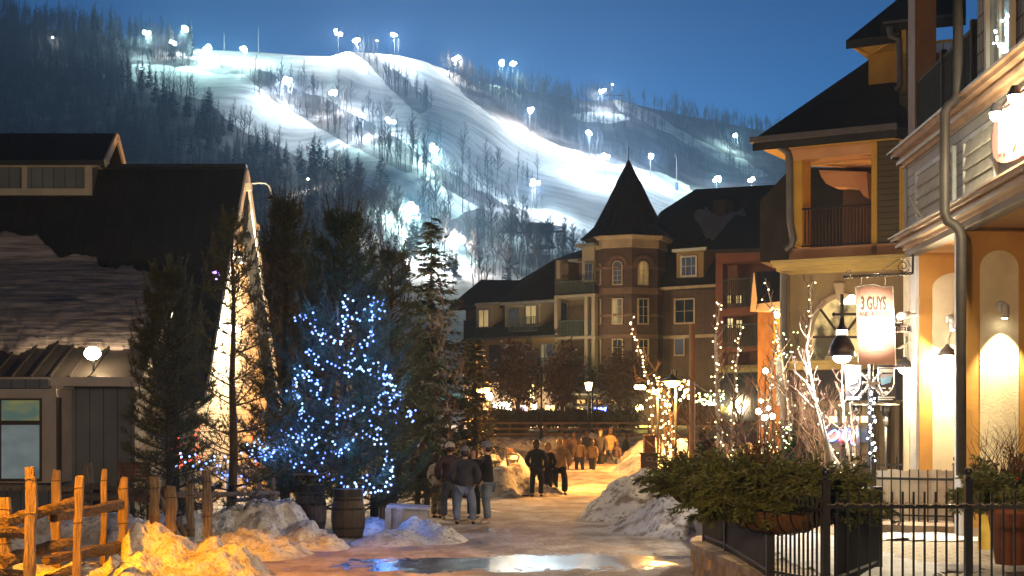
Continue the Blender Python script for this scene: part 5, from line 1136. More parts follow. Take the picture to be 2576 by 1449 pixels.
# ================================================================ GROUND
def gz(X, Y):
    z = 0.0
    if Y > 50: z += .95*min(1, (Y-50)/30)**1.3
    if Y > 80: z += 1.0*min(1, (Y-80)/15)
    if Y > 110: z += (Y-110)*.02
    return z+.02*noise.noise(Vector((X*.5, Y*.5, 0)))
def gp2(x, y, z=0.0): D = (CH-z)*F/(y-HY); return ((x-CXD)/F*D, D)
WET = [(900,1412),(1040,1402),(1250,1397),(1500,1395),(1725,1397),(1725,1418),(1600,1430),(1400,1436),(1150,1438),(960,1440),(880,1432)]
def build_ground():
    ys = np.concatenate([np.arange(4,16,1.), np.arange(16,40,.22), np.arange(40,110,.8), np.arange(110,260,10), [300,400]]); xs = np.concatenate([np.arange(-200,-20,20.), np.arange(-20,20,.35), np.arange(20,320,20.)])
    V = [(x, y, gz(x, y)+.018*noise.noise(Vector((x*2.1, y*2.1, 5)))*(1 if y < 60 else 0)) for x in xs for y in ys]; n = len(ys)
    T = [(i*n+j, (i+1)*n+j, (i+1)*n+j+1, i*n+j+1) for i in range(len(xs)-1) for j in range(n-1)]
    m, nt, b = _nt('packed_snow'); tc = nd(nt, 'ShaderNodeTexCoord')
    mp = nd(nt, 'ShaderNodeMapping'); mp.inputs['Scale'].default_value = (1.3, .7, 1); nt.links.new(tc.outputs['Object'], mp.inputs[0])
    n1 = nd(nt, 'ShaderNodeTexNoise'); n1.inputs['Scale'].default_value = .9; n1.inputs['Detail'].default_value = 10; n1.inputs['Roughness'].default_value = .68; nt.links.new(mp.outputs[0], n1.inputs['Vector'])
    r = nd(nt, 'ShaderNodeValToRGB'); e = r.color_ramp.elements; e[0].position = .36; e[0].color = (.15,.105,.075,1); e[1].position = .64; e[1].color = (.66,.61,.57,1); e.new(.48).color = (.40,.33,.27,1)
    nt.links.new(n1.outputs[0], r.inputs[0]); nt.links.new(r.outputs[0], b.inputs['Base Color'])
    r2 = nd(nt, 'ShaderNodeValToRGB'); r2.color_ramp.elements[0].position = .33; r2.color_ramp.elements[1].position = .45; r2.color_ramp.elements[0].color = (.25,)*3+(1,); r2.color_ramp.elements[1].color = (.8,)*3+(1,)
    nt.links.new(n1.outputs[0], r2.inputs[0]); nt.links.new(r2.outputs[0], b.inputs['Roughness'])
    n2 = nd(nt, 'ShaderNodeTexNoise'); n2.inputs['Scale'].default_value = 9; n2.inputs['Detail'].default_value = 8; nt.links.new(mp.outputs[0], n2.inputs['Vector'])
    bp = nd(nt, 'ShaderNodeBump'); bp.inputs['Strength'].default_value = .8; bp.inputs['Distance'].default_value = .06; nt.links.new(n2.outputs[0], bp.inputs['Height'])
    at = nd(nt, 'ShaderNodeAttribute', attribute_name='wet'); nw = nd(nt, 'ShaderNodeTexNoise'); nw.inputs['Scale'].default_value = 2.2; nw.inputs['Detail'].default_value = 9; nw.inputs['Roughness'].default_value = .65; nt.links.new(mp.outputs[0], nw.inputs['Vector'])
    ma = nd(nt, 'ShaderNodeMath', operation='MULTIPLY_ADD'); ma.inputs[1].default_value = 1.9; nt.links.new(nw.outputs[0], ma.inputs[0]); nt.links.new(at.outputs['Fac'], ma.inputs[2])
    wr_ = nd(nt, 'ShaderNodeValToRGB'); wr_.color_ramp.elements[0].position = .98; wr_.color_ramp.elements[1].position = 1.0; wr_.color_ramp.elements[0].color = (0,0,0,1)
    sc_ = nd(nt, 'ShaderNodeMath', operation='MULTIPLY'); sc_.inputs[1].default_value = .62; nt.links.new(ma.outputs[0], sc_.inputs[0])
    wr_.color_ramp.elements[0].position = .87; wr_.color_ramp.elements[1].position = .94; nt.links.new(sc_.outputs[0], wr_.inputs[0])
    cm = nd(nt, 'ShaderNodeMix', data_type='RGBA'); nt.links.new(wr_.outputs[0], cm.inputs[0]); nt.links.new(r.outputs[0], cm.inputs[6]); cm.inputs[7].default_value = (.022,.019,.018,1); nt.links.new(cm.outputs[2], b.inputs['Base Color'])
    rm = nd(nt, 'ShaderNodeMix', data_type='FLOAT'); nt.links.new(wr_.outputs[0], rm.inputs[0]); nt.links.new(r2.outputs[0], rm.inputs[2]); rm.inputs[3].default_value = .20; nt.links.new(rm.outputs[0], b.inputs['Roughness'])
    bs = nd(nt, 'ShaderNodeMix', data_type='FLOAT'); nt.links.new(wr_.outputs[0], bs.inputs[0]); bs.inputs[2].default_value = .8; bs.inputs[3].default_value = .16; nt.links.new(bs.outputs[0], bp.inputs['Strength']); nt.links.new(bp.outputs[0], b.inputs['Normal'])
    pg = [gp2(*p) for p in WET]
    o = npmesh('ground', np.array(V), np.array(T), m, n=4, smooth=True); tag(o, kind='structure')
    a = o.data.attributes.new('wet', 'FLOAT', 'POINT'); a.data.foreach_set('value', [max(0, min(1, .5+edge_dist(v[0], v[1], pg)/2.0)) if abs(v[0]) < 12 and 16 < v[1] < 34 else 0 for v in V])
build_ground()
def flat_patch(name, pg, z, m, step=.12, rough=.35, sc=1.5, kind='structure', bumpy=0):
    """thin sheet with a ragged rim; pg in metres (X, Y)"""
    xs = np.arange(min(p[0] for p in pg)-.3, max(p[0] for p in pg)+.3, step); ys = np.arange(min(p[1] for p in pg)-.3, max(p[1] for p in pg)+.3, step); V = []; T = []; n = len(ys); K = []
    for x in xs:
        for y in ys:
            ed = edge_dist(x, y, pg)+rough*noise.noise(Vector((x*sc, y*sc, 7))); K.append(ed); V.append((x, y, z+(bumpy*min(1, max(0, ed/.3))*(1+.5*noise.noise(Vector((x*3, y*3, 1)))) if bumpy else 0)))
    for i in range(len(xs)-1):
        for j in range(n-1):
            q = (i*n+j, (i+1)*n+j, (i+1)*n+j+1, i*n+j+1)
            if all(K[a] > 0 for a in q): T.append(q)
    o = npmesh(name, np.array(V), np.array(T), m, n=4, smooth=True); return tag(o, kind=kind)
def gp2(x, y, z=0.0): D = (CH-z)*F/(y-HY); return ((x-CXD)/F*D, D)
b = MB(); b.tube([G(990,44.5,.0), G(1200,44.2,.0), G(1340,45.0,.0), G(1400,45.6,-.03)], .04, 5); tag(b.build('kerb', mat('kerb_dark', (.05,.035,.025), .8)), kind='structure')

# ---- snow heaps:  blobs (X, Y, rx, ry, h) -> one lumpy surface
def heap(name, blobs, m, lab, step=.07, lump=.16, lf=2.6, base=0.0, seed=0, cat='snow heap'):
    x0 = min(b[0]-b[2]*1.3 for b in blobs); x1 = max(b[0]+b[2]*1.3 for b in blobs); y0 = min(b[1]-b[3]*1.3 for b in blobs); y1 = max(b[1]+b[3]*1.3 for b in blobs)
    xs = np.arange(x0, x1, step); ys = np.arange(y0, y1, step*1.25); V = []; K = []; n = len(ys)
    for x in xs:
        for y in ys:
            h = 0; s = 0
            for (cx_, cy_, rx_, ry_, hh) in blobs:
                q = ((x-cx_)/rx_)**2+((y-cy_)/ry_)**2
                if q < 1.6: h = max(h, hh*(1-q*.8)) if q < 1.25 else h; s += hh*math.exp(-q*2.0)
            hb = .5*h+.5*min(s, 1.15*max(b[4] for b in blobs))
            if hb <= 0: K.append(0); V.append((x, y, base+gz(x, y)-.08)); continue
            v = Vector((x*lf, y*lf, seed)); c = noise.voronoi(v)[0][0]; c2 = noise.voronoi(v*2.3)[0][0]
            k = min(1, hb/.25) if hb > 0 else 0
            hb += k*(lump*(.5-c)*1.0+lump*.75*(.5-c2)+lump*.55*(.5-noise.voronoi(v*5.1)[0][0])+lump*.5*noise.noise(v*.9)+lump*.35*noise.noise(v*6)+lump*.2*noise.noise(v*13))
            z0 = base+gz(x, y)
            K.append(hb); V.append((x+k*.05*noise.noise(v*3), y, z0+hb-.05))
    T = [(i*n+j, (i+1)*n+j, (i+1)*n+j+1, i*n+j+1) for i in range(len(xs)-1) for j in range(n-1) if max(K[i*n+j], K[(i+1)*n+j], K[(i+1)*n+j+1], K[i*n+j+1]) > .02]
    V = np.array(V); T = np.array(T); u, inv = np.unique(T, return_inverse=True)
    o = npmesh(name, V[u], inv.reshape(T.shape), m, n=4, smooth=True); tag(o, lab, cat); o['kind'] = 'thing'; return o
def hb(x, ytop, D, rxp, ry, ybase=None):
    """blob whose top shows at (x, ytop) at distance D"""
    return ((x-CXD)/F*D, D, rxp/F*D, ry, max(.12, CH+(HY-ytop)/F*D-(gz(0,D) if D > 50 else 0)))
heap('snow_heap', [hb(350,1322,22.6,55,1.0),hb(400,1322,22.9,60,1.1),hb(450,1342,22.5,70,1.2),hb(545,1348,22.3,60,1.0),hb(600,1385,21.6,70,1.2),hb(500,1390,21,180,1.4),hb(350,1400,20.5,90,1.2)], M['heap_snow'], 'lumpy ploughed snow heap glowing orange right of the near split rail fence', .038, .14, 2.6, seed=1)
heap('snow_heap', [hb(20,1408,21.5,140,1.6),hb(200,1412,21,150,1.5),hb(290,1388,21.2,25,.4),hb(330,1415,19.8,70,.8)], M['heap_snow'], 'low orange snow behind the near split rail fence', .07, .10, 3.0, seed=2)
heap('snow_heap', [hb(660,1262,27.5,95,1.3),hb(720,1262,28,80,1.2),hb(560,1275,27.2,90,1.3),hb(770,1305,27,70,1.0),hb(830,1345,26.5,50,.8),hb(620,1330,25.2,160,1.3),hb(470,1290,26.5,60,1.2),hb(400,1292,27,60,1)], M['heap_snow'], 'big grey white snow heap behind the old fence, left of the barrels', .045, .16, 2.2, seed=3)
heap('snow_heap', [hb(150,1290,27.5,160,1.2),hb(300,1290,27.5,120,1.0),hb(30,1300,27,120,1)], M['heap_snow'], 'grey snow bank below the barn window behind the fence', .08, .12, 2.4, seed=4)
heap('snow_heap', [hb(965,1262,32.5,60,1.2),hb(1010,1268,33,50,1.0),hb(940,1300,30.5,70,1.2),hb(1035,1298,29.6,48,.8),hb(1088,1300,29.3,45,.8),hb(1120,1322,28.2,60,.9),hb(990,1330,27.8,110,1.0)], M['heap_snow'], 'bluish snow heap round the grey utility box right of the barrels', .045, .09, 2.6, seed=5)
heap('snow_heap', [hb(1700,1182,37,120,2.6),hb(1640,1200,35.5,110,2.0),hb(1580,1226,35,90,1.8),hb(1770,1175,37,120,2.5),hb(1530,1248,35,70,1.5),hb(1720,1235,30.5,120,2.2),hb(1620,1275,31,90,1.6)], M['dirty_snow'], 'large dirty snow bank at the right of the lane behind the evergreen planter', .065, .15, 1.7, seed=6)
heap('snow_heap', [hb(1300,1172,47,40,2.0),hb(1270,1195,45.5,45,1.6),hb(1330,1195,46.5,40,1.5),hb(1220,1110,55,60,2.5),hb(1290,1135,52,60,2.0),hb(1240,1180,46,60,2.0),hb(1370,1212,45.5,50,1.0)], M['dirty_snow'], 'snow bank lit orange beside the park bench behind the standing group', .085, .18, 1.5, seed=7)
heap('snow_heap', [hb(1190,1096,76,90,2.0),hb(1290,1096,76,80,2),hb(1400,1098,76,80,2),hb(1500,1096,76,80,2)], M['dirty_snow'], 'long low snow bank across the far end of the square', .2, .3, .8, seed=8)
heap('snow_heap', [hb(1640,1096,66,80,2.5),hb(1720,1100,62,90,2.5),hb(1800,1105,58,90,2.5),hb(1620,1130,60,70,2.5),hb(1880,1110,54,80,2.5),hb(1950,1125,50,90,2.5),hb(1660,1150,54,60,2)], M['heap_snow'], 'snow bank lit orange under the tall square lamp at the right', .13, .2, 1.2, seed=9)

# ---------------------------------------------------------------- split rail fence
def rough_post(mb, x, yt, yb, w, D, lean=0, seed=0):
    rs = random.Random(seed); t = P(x, yt, D); bt = P(x+lean, yb, D); k = w/F*D/2; n = 7; pts = []; vs = []
    sh = [(-1,-.8),(-.3,-1),(.9,-.75),(1,.3),(.5,.9),(-.9,.7)]
    for i in range(n+1):
        c = bt+(t-bt)*(i/n)+Vector((rs.uniform(-.22,.22)*k, 0, 0)); s = 1+rs.uniform(-.14,.14)-(.12 if i == n else 0)
        vs += [c+Vector((a*k*s*(1+rs.uniform(-.06,.06)), d_*k*.9*s, rs.uniform(-.012,.02) if i == n else 0)) for a, d_ in sh]
    fs = [(i*6+j, i*6+(j+1)%6, (i+1)*6+(j+1)%6, (i+1)*6+j) for i in range(n) for j in range(6)]+[tuple(range(5,-1,-1)), tuple(n*6+j for j in range(6))]
    mb.add(vs, fs)
POSTS = [(15,1252,1540,30,18.5,0,'y'),(78,1176,1520,26,18.2,0,'y'),(142,1182,1435,21,22.2,-1,'y'),(200,1200,1500,19,19,-8,'y'),(264,1181,1445,15,22.5,-6,'y'),(313,1202,1425,22,22.6,-5,'y'),
 (222,1165,1300,22,28,0,'g'),(391,1200,1335,25,24.5,-2,'y'),(431,1224,1350,25,24.6,2,'y'),(479,1218,1350,19,25.5,2,'g'),(520,1184,1352,22,25,4,'g'),(576,1183,1285,12,28.5,0,'g'),(587,1183,1278,11,28.3,0,'g'),(653,1195,1300,12,29,0,'g'),(687,1198,1305,11,29,0,'g')]
def post_label(i, p): return
sides = empty('split_rail_fence', G(160, 20, 0), 'old split rail fence lit orange, nearest at the lower left corner', 'fence')
backs = empty('split_rail_fence', G(480, 27, 0), 'old grey split rail fence behind, running in front of the barn', 'fence')
for i, (x, yt, yb, w_, D, ln, c) in enumerate(POSTS):
    mb = MB(); rough_post(mb, x, yt, yb, w_, D, ln, i); mb.build('post', M['yellow_wood'] if c == 'y' else M['grey_wood'], sides if i < 6 else backs)
def rail(par, a, b_, ra, rb, D0, D1, m, seed):
    rs = random.Random(seed); A = P(*a, D0); B_ = P(*b_, D1); n = 9; pts = [A+(B_-A)*i/n+Vector((0, rs.uniform(-.02,.02), rs.uniform(-.012,.012))) for i in range(n+1)]
    k = D0/F; mb = MB(); mb.tube(pts, [(ra+(rb-ra)*i/n)/2*k*(1+rs.uniform(-.08,.08)) for i in range(n+1)], 9, wob=.12, seed=seed); mb.build('rail', m, par)
for (a, b_, ra, rb, D0, D1) in [((8,1316),(190,1262),36,24,18.3,19.6),((135,1302),(302,1270),26,32,19.2,22),((-40,1338),(66,1340),34,28,18,18.4),((6,1412),(182,1362),40,28,18.4,19.3),((116,1408),(296,1376),24,36,19.3,22.3),((-40,1446),(62,1448),30,30,18,18.4),((118,1458),(182,1432),26,26,19,20)]:
    rail(sides, a, b_, ra, rb, D0, D1, M['bark_rail'], int(a[0]+a[1]))
for (a, b_, ra, rb, D0, D1) in [((-40,1226),(230,1230),16,16,27.5,27.5),((225,1224),(395,1238),16,12,27.5,25.5),((165,1246),(385,1254),22,18,28,25),((395,1250),(470,1348),22,14,24.8,25),((430,1246),(700,1240),16,12,25.4,29),((590,1258),(700,1252),12,10,28.5,29)]:
    rail(backs, a, b_, ra, rb, D0, D1, M['grey_wood'], int(a[0]+a[1]+9))
for grp, par in ((POSTS[:6], sides), (POSTS[7:11], backs)):
    for (x, yt, yb, w_, D, ln, c) in grp:
        for dy in (28, 115):
            mb = MB()
            k = w_/F*D/2*1.08; c0 = P(x+ln*dy/260, yt+dy, D); mb.tube([c0+Vector((-k,-k*.9,0)), c0+Vector((k,-k*.85,.01)), c0+Vector((k,k*.7,0)), c0+Vector((-k,k*.7,0)), c0+Vector((-k,-k*.9,0))], .005, 4)
            mb.build('wire_loop', M['wire'], par)
# sodium street lamp standing left of the view
e2 = empty('street_lamp', (-8.2,15.5,0), 'sodium street lamp standing outside the view at the left', 'street lamp')
MB().tube([(-8.2,15.5,0),(-8.2,15.5,5.0),(-8.0,15.8,5.3),(-7.5,16.3,5.3)], [.07,.05,.04,.03], 8).build('pole', M['black'], e2)
MB().lathe([(.05,.12),(.22,.02),(.2,0)], (-7.4,16.4,5.2), 12).build('shade', M['black'], e2); MB().sphere((-7.4,16.4,5.16), .1, n=8, m=6).build('lamp', emit('sodium_glow', (1,.5,.08), 30), e2)
e2 = empty('street_lamp', (-4.0,-5,0), 'tall warm street lamp standing behind the viewer', 'street lamp')
MB().tube([(-4.0,-5,0),(-4.0,-5,5.0),(-3.8,-4.7,5.4)], [.09,.06,.04], 8).build('pole', M['black'], e2); MB().lathe([(.05,.15),(.3,.02),(.28,0)], (-3.7,-4.5,5.35), 14).build('shade', M['black'], e2)
MB().sphere((-3.7,-4.5,5.3), .12, n=8, m=6).build('lamp', emit('street_glow', (1,.7,.4), 30), e2); spot('street_beam', (-3.7,-4.5,5.2), (1.5,26,1), 9500, (1,.62,.32), 120, .5, .3, e2)
spot('sodium_beam', (-7.4,16.4,5.08), (-4.7,20.9,.0), 7500, (1,.33,.0), 47, .35, .12, e2)

# ---------------------------------------------------------------- barrels, bins, boxes
def barrel(x, ytop, wpx, D, lab, h=.92, topz=None):
    e = empty('barrel', G(x, D, topz-h if topz else 0), lab, 'barrel', 'whiskey barrels by the snow heap'); r = wpx/F*D/2; z0 = 0; c = e.location
    prof = [(r*(.82+.18*math.sin(math.pi*t)), h*t) for t in [i/8 for i in range(9)]]
    MB().lathe(prof, c, 22).build('staves', M['barrel'], e, smooth=False)
    for t in (.03,.24,.70,.93): q = r*(.82+.18*math.sin(math.pi*t))+.006; MB().lathe([(q,h*t-.022),(q+.002,h*t+.022)], c, 22, cap=False).build('hoop', M['blackm'], e)
    b = MB(); b.lathe([(r*.86,h),(r*.9,h+.12),(r*.9,h+.14),(r*.80,h+.14)], c, 22); b.build('rim', M['black'], e); return e
barrel(876, 1232, 86, 29, 'nearer dark barrel on the packed snow beside the heap', .78)
bb = barrel(781, 1245, 82, 30.2, 'rear barrel with a raised black lid frame', .82); c = bb.location; r = .3
b = MB()
for sx in (-.28, .28): b.tube([c+Vector((sx,0,.95)), c+Vector((sx,0,1.14))], .015, 5)
b.tube([c+Vector((.0,-.1,.95)), c+Vector((0,-.1,1.14))], .012, 5); b.box(c.x-.33,c.x+.33,c.y-.25,c.y+.25,c.z+1.14,c.z+1.18); b.build('lid', M['black'], bb)
tc2 = empty('planter_tub', G(440,29.5,0), 'black metal tub on a wooden base behind the old split rail fence', 'tub')
b = MB(); c = G(262,28.9,0); b = MB(); b.box(*[c.x-.5, c.x+.42, 28.6, 29.2, CH+(HY-1318)/F*28.9, CH+(HY-1232)/F*28.9]); b.box(c.x-.6,c.x+.5,28.55,29.25,CH+(HY-1238)/F*28.9,CH+(HY-1228)/F*28.9)
tag(b.build('tub', M['black'], tc2), None); b = MB(); b.box(c.x-.45,c.x+.35,28.65,29.15,0,CH+(HY-1318)/F*28.9); b.build('base', M['brownwood'], tc2)
ub = empty('utility_box', P(1026,1315,30.2), 'pale grey concrete box with two openings lying in the snow by the group', 'box'); k = 30.2/F; c = P(1026,1316,30.2)
b = MB(); X0, X1 = P(985,0,30.2).x, P(1076,0,30.2).x; z0, z1 = c.z-.1, c.z+42*k
b.box(X0,X1,30.0,30.8,z0,z1-.02); b.build('body', M['concrete'], ub); b = MB(); b.hexa([(X0-.08,29.94,z1-.02),(X1+.03,29.94,z1-.06),(X1+.03,30.86,z1-.06),(X0-.08,30.86,z1-.02),(X0-.08,29.94,z1+.03),(X1+.03,29.94,z1-.01),(X1+.03,30.86,z1-.01),(X0-.08,30.86,z1+.03)]); b.box(X0+.05,X0+.28,29.96,30,z0,z1-.02); b.build('lid', mat('box_lid', (.45,.45,.47), .7), ub)
b = MB(); 
for q in (0, .38): b.box(X0-.1+q*.6,X0+.02+q*.6,29.85,29.99,z0+.0,z1-.02)
b.build('leg', M['concrete'], ub)
bin_ = empty('litter_bin', G(965,31.5,0), 'black slatted litter bin half hidden by the lit pine', 'bin'); c = G(965,31.5,0); b = MB()
for i in range(24):
    a = i/24*6.283; b.bar(c+Vector((.26*math.cos(a),.26*math.sin(a),.05)), c+Vector((.26*math.cos(a),.26*math.sin(a),.88)), .035, .012)
b.lathe([(.28,.86),(.28,.92),(.2,.93)], c, 20); b.lathe([(.24,.0),(.24,.85)], c, 16); b.build('slats', M['black'], bin_)
e2 = empty('crate', P(330,1200,34), 'old wooden crate leaning against the barn wall', 'crate'); D = 34.2; b = MB(); k = D/F; c = P(335,1212,D)
for i in range(5): b.box(c.x-.36,c.x+.36,c.y,c.y+.03,c.z+i*.09,c.z+i*.09+.08)
for sx in (-.36,0,.33): b.box(c.x+sx,c.x+sx+.05,c.y-.03,c.y,c.z,c.z+.46)
b.build('boards', mat('crate_wood', (.16,.08,.05), .8), e2); b = MB(); b.box(c.x-.34,c.x-.3,c.y,c.y+.3,0,c.z); b.box(c.x+.3,c.x+.34,c.y,c.y+.3,0,c.z); b.build('leg', M['brownwood'], e2)
# park bench
bn = empty('park_bench', P(1288,1160,51), 'dark park bench standing in orange lit snow beyond the group', 'bench'); k = 51/F; b = MB()
for i in range(6): x = 1270+i*4.2; b.bar(P(x,1126+i*.3,51.0+i*.22), P(x+2,1152,51.0+i*.22), .05, .03)
b.build('backrest', M['brownwood'], bn); b = MB(); b.hexa([P(1273,1158,50.6),P(1303,1159,50.6),P(1305,1157,51.4),P(1276,1156,51.4),P(1273,1156.5,50.6),P(1303,1157.5,50.6),P(1305,1155.5,51.4),P(1276,1154.5,51.4)]); b.build('seat', M['brownwood'], bn)
b = MB(); b.tube([P(1270,1124,50.8), P(1276,1160,50.8), P(1277,1172,50.8)], .04, 6); b.tube([P(1300,1170,50.6), P(1302,1158,50.6), P(1306,1148,50.6), P(1300,1143,50.6), P(1286,1142,50.6), P(1276,1144,50.7)], .03, 6); b.tube([P(1294,1126,52), P(1298,1158,52), P(1299,1168,52)], .04, 6); b.build('leg', M['black'], bn)
# stone terrace with the curved wall
WP = []
for t in range(41):
    s = t/40; x = 1727+ (1945-1727)*s**1.35 ; D = 22.9-5.9*s
    if s < .25: x = 1727+40*(1-s/.25)**2*.6 + (1945-1727)*s**1.35
    WP.append(Vector(((x-CXD)/F*D, D)))
WP = [Vector(((1800-CXD)/F*23.6, 23.6)), Vector(((1765-CXD)/F*23.35, 23.35))]+WP+[Vector((2.75,14.5)), Vector((2.75,12))]
b = MB(); b.prism([(p.x+.2, p.y+.05, .02) for p in WP]+[(14,12,.02),(14,34,.02),(3.5,34,.02)], (0,0,.40))
m, nt, bb_ = _nt('terrace_paving'); tcn = nd(nt, 'ShaderNodeTexCoord'); br = nd(nt, 'ShaderNodeTexBrick'); br.inputs['Scale'].default_value = 1; br.inputs['Brick Width'].default_value = .3; br.inputs['Row Height'].default_value = .2; br.inputs['Mortar Size'].default_value = .012
br.inputs['Color1'].default_value = (.36,.29,.22,1); br.inputs['Color2'].default_value = (.30,.24,.18,1); br.inputs['Mortar'].default_value = (.12,.09,.07,1); nt.links.new(tcn.outputs['Object'], br.inputs[0]); nt.links.new(br.outputs[0], bb_.inputs['Base Color']); bb_.inputs['Roughness'].default_value = .7
tag(b.build('terrace', m), kind='structure')
wl = empty('terrace_wall', (WP[20].x, WP[20].y, 0), 'curved low wall of warm cut stone under the iron fence', 'wall')
rs = random.Random(5); b = MB(); segs = WP
for j in range(2):
    z0, z1 = (.0,.18) if j == 0 else (.185,.37); i = 0
    cum = [0]
    for p, q in zip(WP, WP[1:]): cum.append(cum[-1]+(q-p).length)
    def at(s):
        for i_ in range(len(cum)-1):
            if s <= cum[i_+1]: f = (s-cum[i_])/(cum[i_+1]-cum[i_]+1e-9); p = WP[i_]+(WP[i_+1]-WP[i_])*f; d = (WP[i_+1]-WP[i_]).normalized(); return p, Vector((-d.y, d.x)) if (-d.y) < 0 or d.x < 0 else Vector((-d.y, d.x))
        return WP[-1], Vector((-1,0))
    s = 0
    while s < cum[-1]-.1:
        L = rs.uniform(.22,.42); p0, n0 = at(s+.013); p1, n1 = at(min(cum[-1]-.01, s+L-.013)); o0 = rs.uniform(-.03,.03)
        d = (p1-p0).normalized(); nn = Vector((d.y, -d.x)); nn = nn if nn.x < 0 or nn.y > 0 and abs(nn.x) < .1 else -nn
        f = lambda p, o_, z: (p.x+nn.x*o_, p.y+nn.y*o_, z)
        b.hexa([f(p0,o0+.02,z0),f(p1,o0+.02,z0),f(p1,-.25,z0),f(p0,-.25,z0),f(p0,o0+rs.uniform(-.01,.01),z1),f(p1,o0,z1),f(p1,-.25,z1),f(p0,-.25,z1)]); s += L
b.build('stones', M['stonewall'], wl)
b = MB(); s = 0
while s < cum[-1]-.1:
    L = rs.uniform(.3,.5); p0, _ = at(s+.006); p1, _ = at(min(cum[-1]-.01, s+L-.006)); d = (p1-p0).normalized(); nn = Vector((d.y, -d.x)); nn = nn if nn.x < 0 or nn.y > 0 and abs(nn.x) < .1 else -nn
    f = lambda p, o_, z: (p.x+nn.x*o_, p.y+nn.y*o_, z); zz = rs.uniform(0,.012)
    b.hexa([f(p0,.07,.375),f(p1,.07,.375),f(p1,-.42,.375),f(p0,-.42,.375),f(p0,.06,.455+zz),f(p1,.06,.455+zz),f(p1,-.42,.455+zz),f(p0,-.42,.455+zz)]); s += L
b.build('cap_stone', mat('cap_stone', (.76,.56,.32), .75, (.40,.28,.16), 3, bump=.6), wl)
flat_patch('terrace_snow', [(3.6,24),(3.2,20),(3.6,17.2),(5,17),(5.6,18),(5,22),(5,24.8)], .424, M['snow'], .1, .5, 1.1, bumpy=.05)
flat_patch('terrace_snow', [(5.4,22.6),(8.5,22.4),(8.5,24),(5.6,24.4)], .424, M['snow'], .1, .4, 1.4, bumpy=.05)
flat_patch('terrace_snow', [(3.7,14),(5.3,14),(5.5,16.6),(3.8,16.9)], .424, M['snow'], .1, .5, 1.4, bumpy=.05)

# ---------------------------------------------------------------- black iron fences
def iron_post(mb, p, zb, zt, w_=.075):
    mb.box(p.x-w_/2,p.x+w_/2,p.y-w_/2,p.y+w_/2,zb,zt); mb.box(p.x-w_*.62,p.x+w_*.62,p.y-w_*.62,p.y+w_*.62,zt,zt+.025); mb.lathe([(.03,.025),(.018,.05),(.018,.06)], (p.x,p.y,zt), 8); mb.sphere((p.x,p.y,zt+.10), .043, n=12, m=8)
def iron_fence(par, pts, zb, zt, ztp, sp=.1, low=.12, posts=None):
    for a, c in zip(pts, pts[1:]):
        a = Vector(a); c = Vector(c); L = (c-a).length; b = MB(); A = Vector((a.x,a.y,0)); C_ = Vector((c.x,c.y,0)); Z = Vector((0,0,1))
        b.bar(A+Z*(zb+low), C_+Z*(zb+low), .035, .03); b.bar(A+Z*(zt-.155), C_+Z*(zt-.155), .038, .04); n = int(L/sp)
        for i in range(1, n): q = A+(C_-A)*i/n; b.bar(q+Z*(zb+.02), q+Z*zt, .02)
        b.build('panel', M['black'], par)
    for i, p in enumerate(pts):
        if posts is None or i in posts: b = MB(); iron_post(b, Vector(p), zb, ztp); b.build('post', M['black'], par)
q = lambda x, D: ((x-CXD)/F*D, D)
near = empty('iron_fence', G(2250,16.5,.42), 'near black iron railing with ball topped posts round the terrace', 'fence')
iron_fence(near, [q(1773,22.2), q(1828,20.6), q(1936,17.0), q(2078,15.9)], .42, 1.42, 1.57, .085)
iron_fence(near, [q(2078,15.9), q(2436,15.9), q(2790,15.7)], .42, 1.47, 1.58, .110, posts=[1,2])
gt = empty('gate', G(2150,17,.42), 'black iron gate panel standing open behind the corner post', 'gate')
iron_fence(gt, [q(2096,16.2), q(2207,18.2)], .42, 1.36, 1.36, .08, posts=[])
b = MB(); p = q(2207,18.25); b.box(p[0]-.05,p[0]+.05,p[1]-.05,p[1]+.05,.42,1.42); b.build('gate_post', M['black'], gt)
far = empty('iron_fence', G(2300,25,.42), 'middle black iron railing in front of the pale canvas screens', 'fence')
iron_fence(far, [q(2148,25.6), q(2197,25.2), q(2404,24.6)], .55, 1.42, 1.5, .14, posts=[1,2])
rear = empty('iron_fence', G(2100,30,0), 'rear iron railing of the tavern patio behind the birches', 'fence')
iron_fence(rear, [q(1760,31), q(1930,31), q(2122,30.5), q(2324,30)], .45, 1.5, 1.62, .16)
cv = empty('canvas_screen', G(2300,25.1,.5), 'off white canvas screens tied behind the middle iron railing', 'screen')
fcv = Fac(2205, 25.6, 2395, 25.1); b = MB()
for i in range(7): x0 = 2205+i*27.3; fcv.box(b, x0, 1184-(3 if i % 2 else 0), x0+27.1, 1320, -.02-(i % 2)*.01, .0)
b.build('canvas', mat('canvas', (.60,.54,.42), .85, (.5,.45,.35), 2, bump=.2), cv)
b = MB(); fl_ = Fac(2150, 24.3, 2430, 23.6); fl_.box(b, 2160, 1322, 2425, 1372, -1.4, 0); tag(b.build('stone_ledge', M['wet_stone']), 'long low stone step below the canvas screens', 'step')
b = MB()
for i in range(4):
    for j in range(2): fl_.box(b, 2424+j*38-(i % 2)*6, 1262+i*28, 2460+j*38-(i % 2)*6, 1288+i*28, -.5, .32+(i*7+j*3) % 4*.006)
tag(b.build('stone_pier', M['stonewall']), 'stacked stone pier behind the right hand fence post', 'wall')
# cable lights along the near rail
e2 = empty('light_cord', G(2250,16.45,1.27), 'unlit fairy light cord wound loosely along the near railing', 'string lights'); b = MB()
pts = [P(2082+i*4.5, 1268+3*math.sin(i*.8)+2*math.sin(i*2.1), 15.83+.03*math.sin(i*1.7)) for i in range(112)]; b.tube(pts, .006, 4); b.build('wire', mat('cord', (.35,.28,.2), .6), e2)

